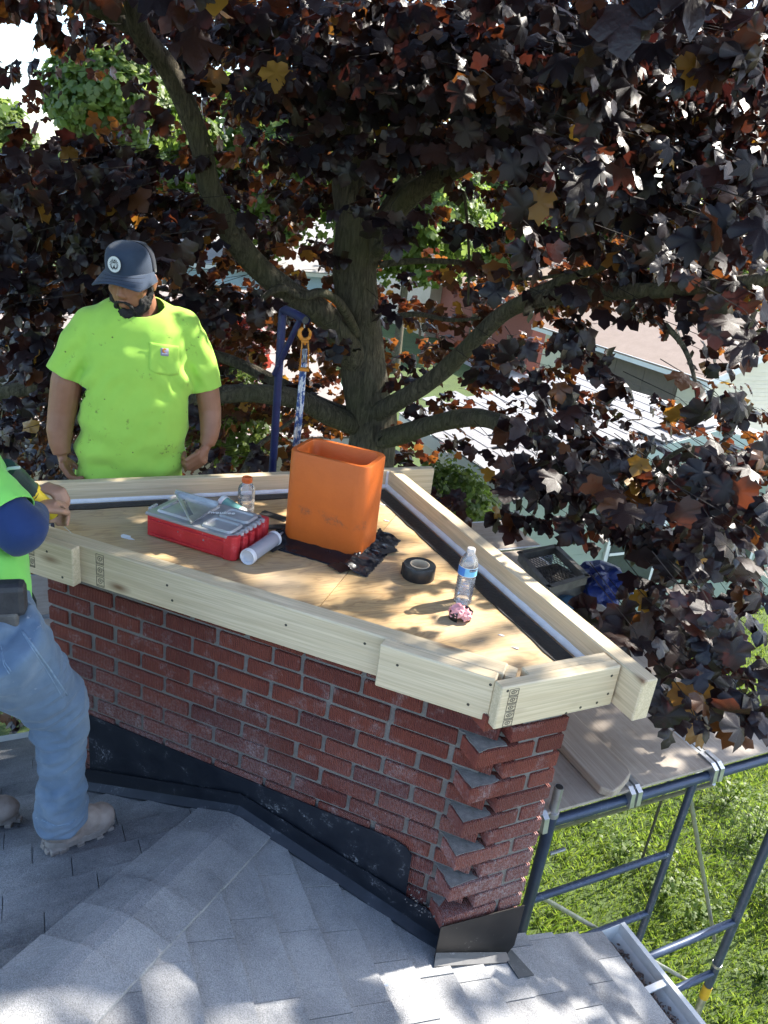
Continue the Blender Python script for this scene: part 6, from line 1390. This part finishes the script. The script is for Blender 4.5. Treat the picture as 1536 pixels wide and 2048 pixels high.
def spray(c, n, rad, tone_bias=0.0, lsz=.125, backlit=False):
    out = np.array([c[0] - TRUNK_XY[0], c[1] - TRUNK_XY[1], 0]); out = unit(out + RNG.normal(0, .5, 3) * [1, 1, 0])
    side = np.cross(Z, out)
    for i in range(n):
        a = RNG.uniform(-1, 1); p = c + out * RNG.uniform(-1, 1) * rad + side * a * rad * .8 + Z * RNG.normal(-.05, .10) * rad * 3
        pos.append(p); nr = out * RNG.uniform(.1, 1.2) + Z * RNG.uniform(.15, 1.1) + RNG.normal(0, .42, 3); nrmd.append(nr)
        tipd.append(out * RNG.uniform(0, .8) + side * (a * .7 + RNG.normal(0, .4)) - Z * RNG.uniform(.4, 1.3)); siz.append(lsz * RNG.uniform(.5, 1.3))
        r = RNG.random(); ton.append(RNG.uniform(.42, .90) if backlit and r > .12 else min(1, RNG.uniform(0, .62 + tone_bias * 1.5) if r > .05 + tone_bias else RNG.uniform(.75, 1.0)))  # far leaves: glow of light from behind put into a redder tone
    twg.append((c - out * rad * 2.2 + Z * .06, c, c + out * rad * .8 - Z * .06))
def shades(p):
    """would a leaf here keep the sun off the plywood or the standing worker?"""
    for zt, x0, x1, y0, y1 in ((-1.25, -1.0, .75, 1.95, 3.4), (-.75, -1.35, -.75, 2.95, 3.4), (-2.3, .25, 1.35, .9, 1.9)):
        q = p - SUN * ((p[2] - zt) / SUN[2])
        if p[2] > zt and x0 < q[0] < x1 and y0 < q[1] < y1: return True
    return False
def keep_clear(p):
    """no branch reaches into the working space round the chimney"""
    px, py, dpt = project(p)
    if dpt < 0.3: return False
    rho = math.hypot(p[0], p[1])
    if px > 900 and p[2] < -1.93 and p[0] > .3: return True
    if rho < 4.6 and ((1000 < px < 1255 and 1060 < py < 1420) or (px > 1000 and py > 1455)): return True     # clear over the tray, tarp and plank ends
    u_, v_ = np.dot(p[:2] - S0[:2], U[:2]), np.dot(p[:2] - S0[:2], V[:2])
    if -2.6 < u_ < .55 and v_ < 2.75 and p[2] > -2.2 and p[2] < 1.2: return True
    return False
for mp, far in ((MAPN, False), (MAPF, True)):
    for r in range(16):
        for cidx in range(16):
            d = int(mp[r][cidx])
            if d == 0: continue
            lsz = .112 if not far else .105
            r0, r1 = rho_range(cidx * 96 + 48, r * 100 + 50, far); rm = (r0 + r1) / 2
            if not far and r >= 10 and cidx == 0: r0, r1 = 4.2, 6; rm = 5
            area = .30 * lsz * lsz * (FPX / rm) ** 2; n = TAU[d] * 9600 / area * 1.0; ns = max(1, int(round(n / 8)))
            for i in range(ns):
                r0, r1 = (r0, r1) if (not far and r >= 10 and cidx == 0) else rho_range(cidx * 96 + 48, r * 100 + 50, far)
                px, py = cidx * 96 + RNG.uniform(-8, 104), r * 100 + RNG.uniform(-8, 108); c = at_r(px, py, (RNG.uniform(r0 ** 2, r1 ** 2)) ** .5)
                for _ in range(4):
                    if not shades(c) or RNG.random() < .12: break
                    c = at_r(px, py, (RNG.uniform(r0 ** 2, (r1 + 1.5) ** 2)) ** .5)
                if c[2] < GZ + .4: continue
                if keep_clear(c): continue
                spray(c, 8, RNG.uniform(.08, .17), .015 if not far else .10, lsz, far)
n_in = len(pos)
# the rest of the crown, out of the picture: it throws the dappled shade
CC = np.array([TRUNK_XY[0] + .5, TRUNK_XY[1] + .2, 2.6]); CR = np.array([6.0, 5.9, 4.3])
ns = 0
while ns < 3600:
    q = RNG.normal(size=3); q = q / np.linalg.norm(q) * RNG.uniform(.25, 1) ** (1 / 2.2); c = CC + q * CR
    if c[2] < -1.0: continue
    px, py, dp = project(c)
    if dp > .2 and -130 < px < 1666 and -10 < py < 2100: continue
    if np.linalg.norm(c) < 2.4 or (c[1] < 1.2 and c[2] < 1.0): continue
    sh = c - SUN * ((c[2] + 1.6) / SUN[2])       # where its shadow falls
    dens = 1.0
    if -1.1 < sh[0] < -.3 and .6 < sh[1] < 1.3: dens = .12
    elif sh[0] < -.4 and sh[1] < 2.4: dens = 1.0
    elif .1 < sh[0] < 2.2 and .2 < sh[1] < 1.9: dens = .16
    elif -1.6 < sh[0] < 1.2 and 1.9 <= sh[1] < 3.8: dens = .20
    elif sh[0] > 3.2: dens = .15
    elif sh[0] > 1.0: dens = .85
    else: dens = .7
    ns += 1
    if RNG.random() > dens or (shades(c) and RNG.random() < .82): continue
    spray(c, 10, RNG.uniform(.15, .28), .05, .135)
pos = np.array(pos); X_, Y_, Z_ = frames(np.array(nrmd), np.array(tipd)); siz = np.array(siz); ton = np.array(ton)
print('leaves', len(pos), 'in view', n_in)
MT = thing('maple_tree', np.array([TRUNK_XY[0], TRUNK_XY[1], GZ]), 'large dark crimson maple tree spreading over the chimney', 'tree')
WORLD_MT = WORLD[MT.name]
# the leaves that show largest are leaves of their own; the rest is one crown
prj = [project(p) for p in pos[:n_in]]; app = np.array([siz[i] / prj[i][2] if (0 < prj[i][0] < 1536 and 0 < prj[i][1] < 2048) else 0 for i in range(n_in)])
big = np.argsort(-app)[:300]; mask = np.ones(len(pos), bool); mask[big] = False
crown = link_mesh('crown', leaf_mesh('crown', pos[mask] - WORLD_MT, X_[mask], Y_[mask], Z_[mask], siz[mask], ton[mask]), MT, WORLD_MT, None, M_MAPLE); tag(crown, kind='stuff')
variants = []
for tv in (.05, .05, .2, .2, .35, .35, .5, .5, .62, .62, .74, .86, .95, 1.0):
    me = leaf_mesh('leaf', np.zeros((1, 3)), np.array([[1., 0, 0]]), np.array([[0, 1., 0]]), np.array([[0, 0, 1.]]), np.ones(1), np.array([tv]), LV, LF); me.materials.append(M_MAPLE); variants.append((tv, me))
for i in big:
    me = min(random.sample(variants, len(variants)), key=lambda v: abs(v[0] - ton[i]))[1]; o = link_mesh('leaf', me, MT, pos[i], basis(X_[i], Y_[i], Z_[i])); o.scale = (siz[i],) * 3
# ---- trunk and limbs
M_BARK = m_bark()
def limb(name, pts, r0, r1, n=14, wob=.12, parent=MT, origin=None, mat=M_BARK, sub=7):
    """pts: world points; smooth curve with knobbly radius"""
    P = [np.asarray(p, float) for p in pts]; Q = []
    for i in range(len(P) - 1):
        a, b, c, d = P[max(i - 1, 0)], P[i], P[i + 1], P[min(i + 2, len(P) - 1)]
        for k in range(sub):
            t = k / sub; Q.append(.5 * ((2 * b) + (-a + c) * t + (2 * a - 5 * b + 4 * c - d) * t * t + (-a + 3 * b - 3 * c + d) * t ** 3))
    Q.append(P[-1]); m = MB(); N_ = len(Q); m.tube(Q, [r0 + (r1 - r0) * (i / (N_ - 1)) ** .8 for i in range(N_)], n)
    for i, vv in enumerate(m.v):
        c = Q[min(i // n, N_ - 1)]; d = np.array(vv) - c; rr = np.linalg.norm(d) + 1e-9
        a = (i % n) / n * 6.283; k = 1 + wob * mnoise.noise(Vector((vv[0] * 5, vv[1] * 5, vv[2] * 3))) + wob * .5 * mnoise.noise(Vector((math.cos(a) * 4, math.sin(a) * 4, (i // n) * .15)))
        m.v[i] = tuple(c + d * k)
    return m.build(name, mat, parent, smooth=True)
def ip(*L_): return [at_r(px, py, rho) for px, py, rho in L_]
tb0 = at_r(742, 890, 6.2)
limb('trunk', [np.array([tb0[0] + .05, tb0[1], GZ - .1]), np.array([tb0[0] + .03, tb0[1], GZ + .8])] + ip((742, 905, 6.2), (738, 820, 6.2), (722, 700, 6.2), (712, 560, 6.2), (712, 440, 6.2), (706, 320, 6.2), (700, 180, 6.2), (690, 20, 6.2), (680, -200, 6.3), (690, -600, 6.5)), .235, .12, 28, .16)
for nm, r0, r1, pts in (
    ('limb', .120, .055, ip((715, 730, 6.15), (692, 690, 6.0), (650, 632, 5.85), (570, 580, 5.7), (490, 505, 5.6), (425, 390, 5.5), (398, 280, 5.45), (345, 150, 5.4), (280, 60, 5.3), (262, -60, 5.2))),
    ('limb', .060, .03, ip((345, 150, 5.4), (300, 85, 5.4), (245, 45, 5.5), (160, 5, 5.6), (60, -40, 5.7))),
    ('limb', .100, .045, ip((715, 850, 6.15), (670, 835, 6.0), (600, 800, 5.8), (520, 787, 5.6), (430, 790, 5.5), (330, 800, 5.4), (200, 778, 5.4), (90, 772, 5.3), (-60, 800, 5.3))),
    ('limb', .075, .035, ip((700, 830, 6.3), (640, 808, 6.3), (560, 768, 6.4), (480, 728, 6.5), (400, 700, 6.6), (300, 660, 6.8))),
    ('limb', .10, .06, ip((735, 520, 6.2), (765, 470, 6.1), (800, 410, 6.0), (850, 370, 5.9), (925, 330, 5.8), (1010, 270, 5.6), (1120, 180, 5.4))),
    ('limb', .085, .04, ip((745, 480, 6.3), (790, 400, 6.4), (830, 330, 6.5), (850, 240, 6.6), (870, 120, 6.7))),
    ('limb', .095, .03, ip((755, 880, 6.1), (800, 870, 5.9), (880, 845, 5.6), (960, 835, 5.3), (1050, 868, 5.0), (1130, 905, 4.8), (1220, 945, 4.6), (1290, 962, 4.4), (1400, 950, 4.2))),
    ('limb', .085, .03, ip((745, 830, 6.1), (800, 800, 5.9), (870, 755, 5.7), (940, 690, 5.5), (1010, 625, 5.3), (1080, 598, 5.0), (1200, 585, 4.8), (1330, 580, 4.6), (1480, 566, 4.4), (1600, 545, 4.3), (1720, 520, 4.2))),
    ('limb', .040, .02, ip((1010, 625, 5.3), (1060, 590, 5.2), (1130, 558, 5.1), (1200, 535, 5.0), (1270, 500, 4.9))),
    ('branch', .028, .012, ip((760, 530, 6.15), (800, 524, 6.1), (870, 522, 6.0), (940, 528, 5.9), (1010, 545, 5.8), (1060, 558, 5.7), (1130, 548, 5.6))),
    ('branch', .014, .008, ip((928, 385, 5.8), (934, 440, 5.8), (938, 520, 5.85), (936, 610, 5.9))),
    ('branch', .040, .022, ip((712, 668, 6.0), (695, 630, 5.8), (672, 600, 5.65), (640, 585, 5.55), (605, 592, 5.5), (565, 576, 5.45), (530, 592, 5.4), (505, 628, 5.4))),
    ('branch', .026, .012, ip((770, 640, 6.1), (830, 628, 6.0), (900, 640, 5.9), (960, 636, 5.8))),
    ('branch', .022, .012, ip((200, 545, 6.4), (260, 560, 6.4), (320, 578, 6.5), (400, 590, 6.7))),
    ('branch', .02, .01, ip((1290, 962, 4.4), (1330, 920, 4.3), (1380, 890, 4.2))),
    ('branch', .018, .008, ip((1330, 650, 4.4), (1365, 690, 4.3), (1385, 740, 4.2), (1395, 800, 4.2))),
    ('branch', .03, .012, ip((1120, 180, 5.4), (1200, 120, 5.1), (1290, 60, 4.8), (1400, 20, 4.5))),
    ('branch', .03, .012, ip((480, 960, 5.2), (510, 900, 5.4), (545, 870, 5.6), (600, 830, 5.8))),
    ('limb', .11, .04, [np.array([TRUNK_XY[0], TRUNK_XY[1], .9]), np.array([1.6, 5.2, 1.9]), np.array([3.2, 4.2, 2.6]), np.array([4.6, 3.4, 3.0])]),
    ('limb', .10, .04, [np.array([TRUNK_XY[0], TRUNK_XY[1], 1.6]), np.array([.6, 4.6, 2.8]), np.array([1.4, 3.2, 3.4]), np.array([2.2, 2.2, 3.4])])):
    limb(nm, pts, r0, r1, 12, .10)
# short pruned stub on the trunk
MB().tube(ip((752, 500, 6.1), (765, 492, 5.98), (770, 488, 5.94)), [.05, .036, .034], 12).build('pruned_stub', M_BARK, MT, smooth='auto')
m = MB()
for (a, b_, c) in twg[:int(len(twg))]: m.tube([a, b_, c], [.0026, .002, .0012], 3, caps=False)
tag(m.build('twigs', pm('dark_twig', (.018, .013, .012), (.028, .02, .017), 20, .8), MT), kind='stuff')

# ================================================================== GREEN TREES BEYOND
M_GREEN = m_leaf('sunlit_green_leaf', [(0, (.045, .085, .012)), (.5, (.085, .13, .025)), (1, (.125, .165, .045))], [(0, (.16, .27, .04)), (.6, (.30, .42, .08)), (1, (.42, .52, .13))], .45, .5, False)
M_REDL = m_leaf('red_shrub_leaf', [(0, (.09, .018, .02)), (1, (.17, .04, .03))], [(0, (.35, .05, .04)), (1, (.5, .10, .06))], .4, .5, False)
def far_tree(name, px, py, rho, rx, rz, n, label, mat=M_GREEN, lsz=.30, group='green trees in the gardens beyond'):
    c = at_r(px, py, rho); T = thing(name, np.array([c[0], c[1], GZ]), label, 'tree', group)
    q = RNG.normal(size=(n, 3)); q /= np.linalg.norm(q, axis=1, keepdims=True)
    lob = np.array([1 + .35 * mnoise.noise(Vector(tuple(v * 2.1 + px))) + .2 * mnoise.noise(Vector(tuple(v * 5 + py))) for v in q]); rad = RNG.uniform(.45, 1, n) ** .6 * lob
    P = c + q * np.array([rx, rx, rz]) * rad[:, None]; P[:, 2] = np.maximum(P[:, 2], GZ + .2)
    x, y, z = frames(q + RNG.normal(0, .6, (n, 3)) + [0, 0, .5], RNG.normal(0, .6, (n, 3)) + [0, 0, -.6]); ln = RNG.uniform(0, 1, n)
    me = leaf_mesh('crown', P - WORLD[T.name], x, y, z, lsz * RNG.uniform(.6, 1.3, n), ln); tag(link_mesh('crown', me, T, WORLD[T.name], None, mat), kind='stuff')
    b0 = np.array([c[0], c[1], GZ - .1]); limb('trunk', [b0, b0 + Z * 1.5, c * [1, 1, 0] + Z * (c[2] - rz * .2), c + Z * rz * .5], .22, .05, 8, .1, T)
    for k in range(4):
        a = k * 1.6 + px; limb('branch', [c * [1, 1, 0] + Z * (c[2] - rz * .4), c + np.array([math.cos(a) * rx * .35, math.sin(a) * rx * .35, 0]), c + np.array([math.cos(a) * rx * .7, math.sin(a) * rx * .7, rz * .35])], .09, .02, 6, .1, T)
far_tree('garden_tree', 225, 205, 21, 1.45, 1.35, 5000, 'bright green tree showing through the gap at upper left', lsz=.22)
far_tree('garden_tree', -10, 290, 24, 1.0, 1.1, 2500, 'green tree at the far left edge under the sky gap', lsz=.24)
far_tree('garden_tree', 335, 290, 26, 1.6, 1.5, 4000, 'green tree behind the big left limb above the worker\'s cap', lsz=.26)
far_tree('garden_tree', 540, 330, 28, 2.4, 2.6, 4500, 'green tree glimpsed between left limb and trunk', lsz=.26)
far_tree('garden_tree', 830, 410, 27, 2.6, 2.4, 5500, 'pale green tree right behind the trunk fork', lsz=.26)
far_tree('garden_tree', 985, 415, 33, 2.8, 2.6, 5000, 'green tree above the long grey roof', lsz=.30)
far_tree('garden_tree', 1210, 500, 40, 3.2, 2.6, 4500, 'green tree behind the brick bungalow', lsz=.34)
far_tree('garden_tree', 1420, 520, 46, 4.0, 3.0, 4500, 'green tree over the far cream house', lsz=.36)
far_tree('red_leaf_tree', 455, 700, 9.5, .55, .5, 900, 'small pink red shrub behind the worker\'s shoulder', M_REDL, .10, None)
far_tree('garden_shrub', 890, 1010, 6.4, .42, .40, 2200, 'bright green shrub below the back corner of the boards', M_GREEN, .055, None)
far_tree('garden_shrub', 450, 830, 8.6, .7, .6, 3000, 'sunlit green shrub behind the hoist post', M_GREEN, .06, None)
n = 9000; th = RNG.uniform(-.9, .9, n); rr = RNG.uniform(75, 95, n); hh = 3.2 + 2.6 * np.array([mnoise.noise(Vector((t_ * 9, 1.3, 0))) for t_ in th]) + 1.2 * np.array([mnoise.noise(Vector((t_ * 31, 4.3, 0))) for t_ in th])
P = np.stack([np.sin(th) * rr, np.cos(th) * rr, GZ + RNG.uniform(0, 1, n) * (hh + 3.5)], 1); x, y, z = frames(RNG.normal(0, 1, (n, 3)) + [0, -.8, .5], RNG.normal(0, 1, (n, 3)))
tag(link_mesh('treeline', leaf_mesh('treeline', P, x, y, z, RNG.uniform(.7, 1.6, n), RNG.uniform(0, 1, n)), None, (0, 0, 0), None, M_GREEN), 'far off line of green trees along the horizon', 'trees', kind='stuff')

# ================================================================== LAWN AT THE FOOT OF THE SCAFFOLD
M_GRASS = m_leaf('lawn_grass', [(0, (.07, .11, .012)), (.5, (.115, .16, .016)), (1, (.18, .20, .03))], [(0, (.18, .32, .03)), (1, (.40, .50, .07))], .4, .55, False)
n = 200000; gx = RNG.uniform(.6, 9.5, n); gy = RNG.uniform(2.2, 14, n)
ok = gy < 3 + 11 * RNG.random(n) ** .8; gx, gy = gx[ok], gy[ok]; n = len(gx)
dx = RNG.normal(0, 1, (n, 2)); dx /= np.linalg.norm(dx, axis=1, keepdims=True); h = RNG.uniform(.04, .10, n) * (1 + .6 * np.array([mnoise.noise(Vector((a * 1.3, b_ * 1.3, 0))) for a, b_ in zip(gx, gy)])); w = RNG.uniform(.003, .006, n)
base = np.stack([gx, gy, np.full(n, GZ)], 1); sd3 = np.stack([-dx[:, 1], dx[:, 0], np.zeros(n)], 1) * w[:, None]; ln = np.stack([dx[:, 0], dx[:, 1], np.zeros(n)], 1) * (h * RNG.uniform(.2, 1.0, n))[:, None]
Vg = np.stack([base - sd3, base + sd3, base + ln * .45 + sd3 * .8 + np.stack([np.zeros(n), np.zeros(n), h * .65], 1), base + ln + np.stack([np.zeros(n), np.zeros(n), h * .95], 1)], 1).reshape(-1, 3)
Fg = (np.array([[0, 1, 2], [0, 2, 3]])[None] + (np.arange(n) * 4)[:, None, None]).reshape(-1, 3)
me = bpy.data.meshes.new('grass'); me.vertices.add(len(Vg)); me.vertices.foreach_set('co', Vg.reshape(-1).astype(np.float32)); me.loops.add(Fg.size); me.loops.foreach_set('vertex_index', Fg.reshape(-1).astype(np.int32)); me.polygons.add(len(Fg)); me.polygons.foreach_set('loop_start', np.arange(0, Fg.size, 3, dtype=np.int32)); me.update()
a = me.attributes.new('tone', 'FLOAT', 'POINT'); a.data.foreach_set('value', np.repeat(np.clip(RNG.normal(.5, .28, n), 0, 1), 4).astype(np.float32)); me.validate()
tag(link_mesh('grass', me, None, (0, 0, 0), None, M_GRASS), 'bright sunlit lawn grass below the scaffold', 'grass', kind='stuff')
def weed(px, py, h, r, n, label, lsz=.038):
    c = at_z(px, py, GZ); T = thing('weed_plant', c, label, 'plant', 'leafy weeds in the lawn')
    ns = 9; P, nr, tp_ = [], [], []
    for k in range(ns):
        a = 6.283 * k / ns + RNG.uniform(-.3, .3); top = c + np.array([math.cos(a) * r * RNG.uniform(.3, 1), math.sin(a) * r * RNG.uniform(.3, 1), h * RNG.uniform(.6, 1)]); mid = (c + top) / 2 + Z * h * .15
        MB().tube([c, mid, top], [.006, .004, .002], 5).build('stem', M_GREEN, T)
        for j in range(n // ns):
            t_ = RNG.uniform(.3, 1); b_ = (c * (1 - t_) + top * t_) + RNG.normal(0, .05, 3); P.append(b_); nr.append(Z + RNG.normal(0, .5, 3)); tp_.append(unit(b_ - c) + RNG.normal(0, .6, 3))
    x, y, z = frames(np.array(nr), np.array(tp_)); tag(link_mesh('foliage', leaf_mesh('foliage', np.array(P) - c, x, y, z, lsz * RNG.uniform(.6, 1.3, len(P)), RNG.uniform(.3, 1, len(P))), T, c, None, M_GREEN), kind='stuff')
for i, (px, py, h, r, nn2) in enumerate(((1330, 1790, .45, .35, 170), (1400, 1840, .35, .3, 120), (1500, 1690, .55, .4, 180), (1240, 1720, .25, .2, 70), (1530, 1800, .45, .35, 130), (1180, 1640, .25, .22, 70), (1450, 1610, .4, .3, 110), (1520, 1960, .18, .2, 50))):
    weed(px, py, h, r, nn2, ['dark weed clump right of the scaffold stile', 'weed clump at the foot of the wire fence', 'tall pale weed in the sunny lawn at right', 'low weed seen between scaffold post and stile', 'weed at the right edge behind the scaffold post', 'small weed in the shade under the platform', 'weed beyond the fence near the outer plank', 'lowest weed at the right edge of the picture'][i])
# wire garden fence
M_WIRE = pm('dark_fence_wire', (.045, .045, .04), (.08, .075, .06), 30, .6, .3, bs=0)
f0 = at_z(1275, 1745, GZ); fd = unit(np.array([.93, -.30, 0])); FE = thing('wire_fence', f0, 'thin dark wire garden fence standing in the lawn', 'fence')
Lf, hf = 3.6, 1.15
for k in range(4): MB().tube([f0 + fd * (Lf * k / 3), f0 + fd * (Lf * k / 3) + Z * (hf + .1)], .012, 8).build('post', M_WIRE, FE, smooth='auto')
for k in range(13): MB().tube([f0 + fd * 0 + Z * (.05 + k * .09), f0 + fd * Lf + Z * (.05 + k * .09)], .0022, 4).build('wire', M_WIRE, FE)
for k in range(36): MB().tube([f0 + fd * (k * .1) + Z * .04, f0 + fd * (k * .1 + RNG.normal(0, .01)) + Z * hf], .0022, 4).build('wire', M_WIRE, FE)
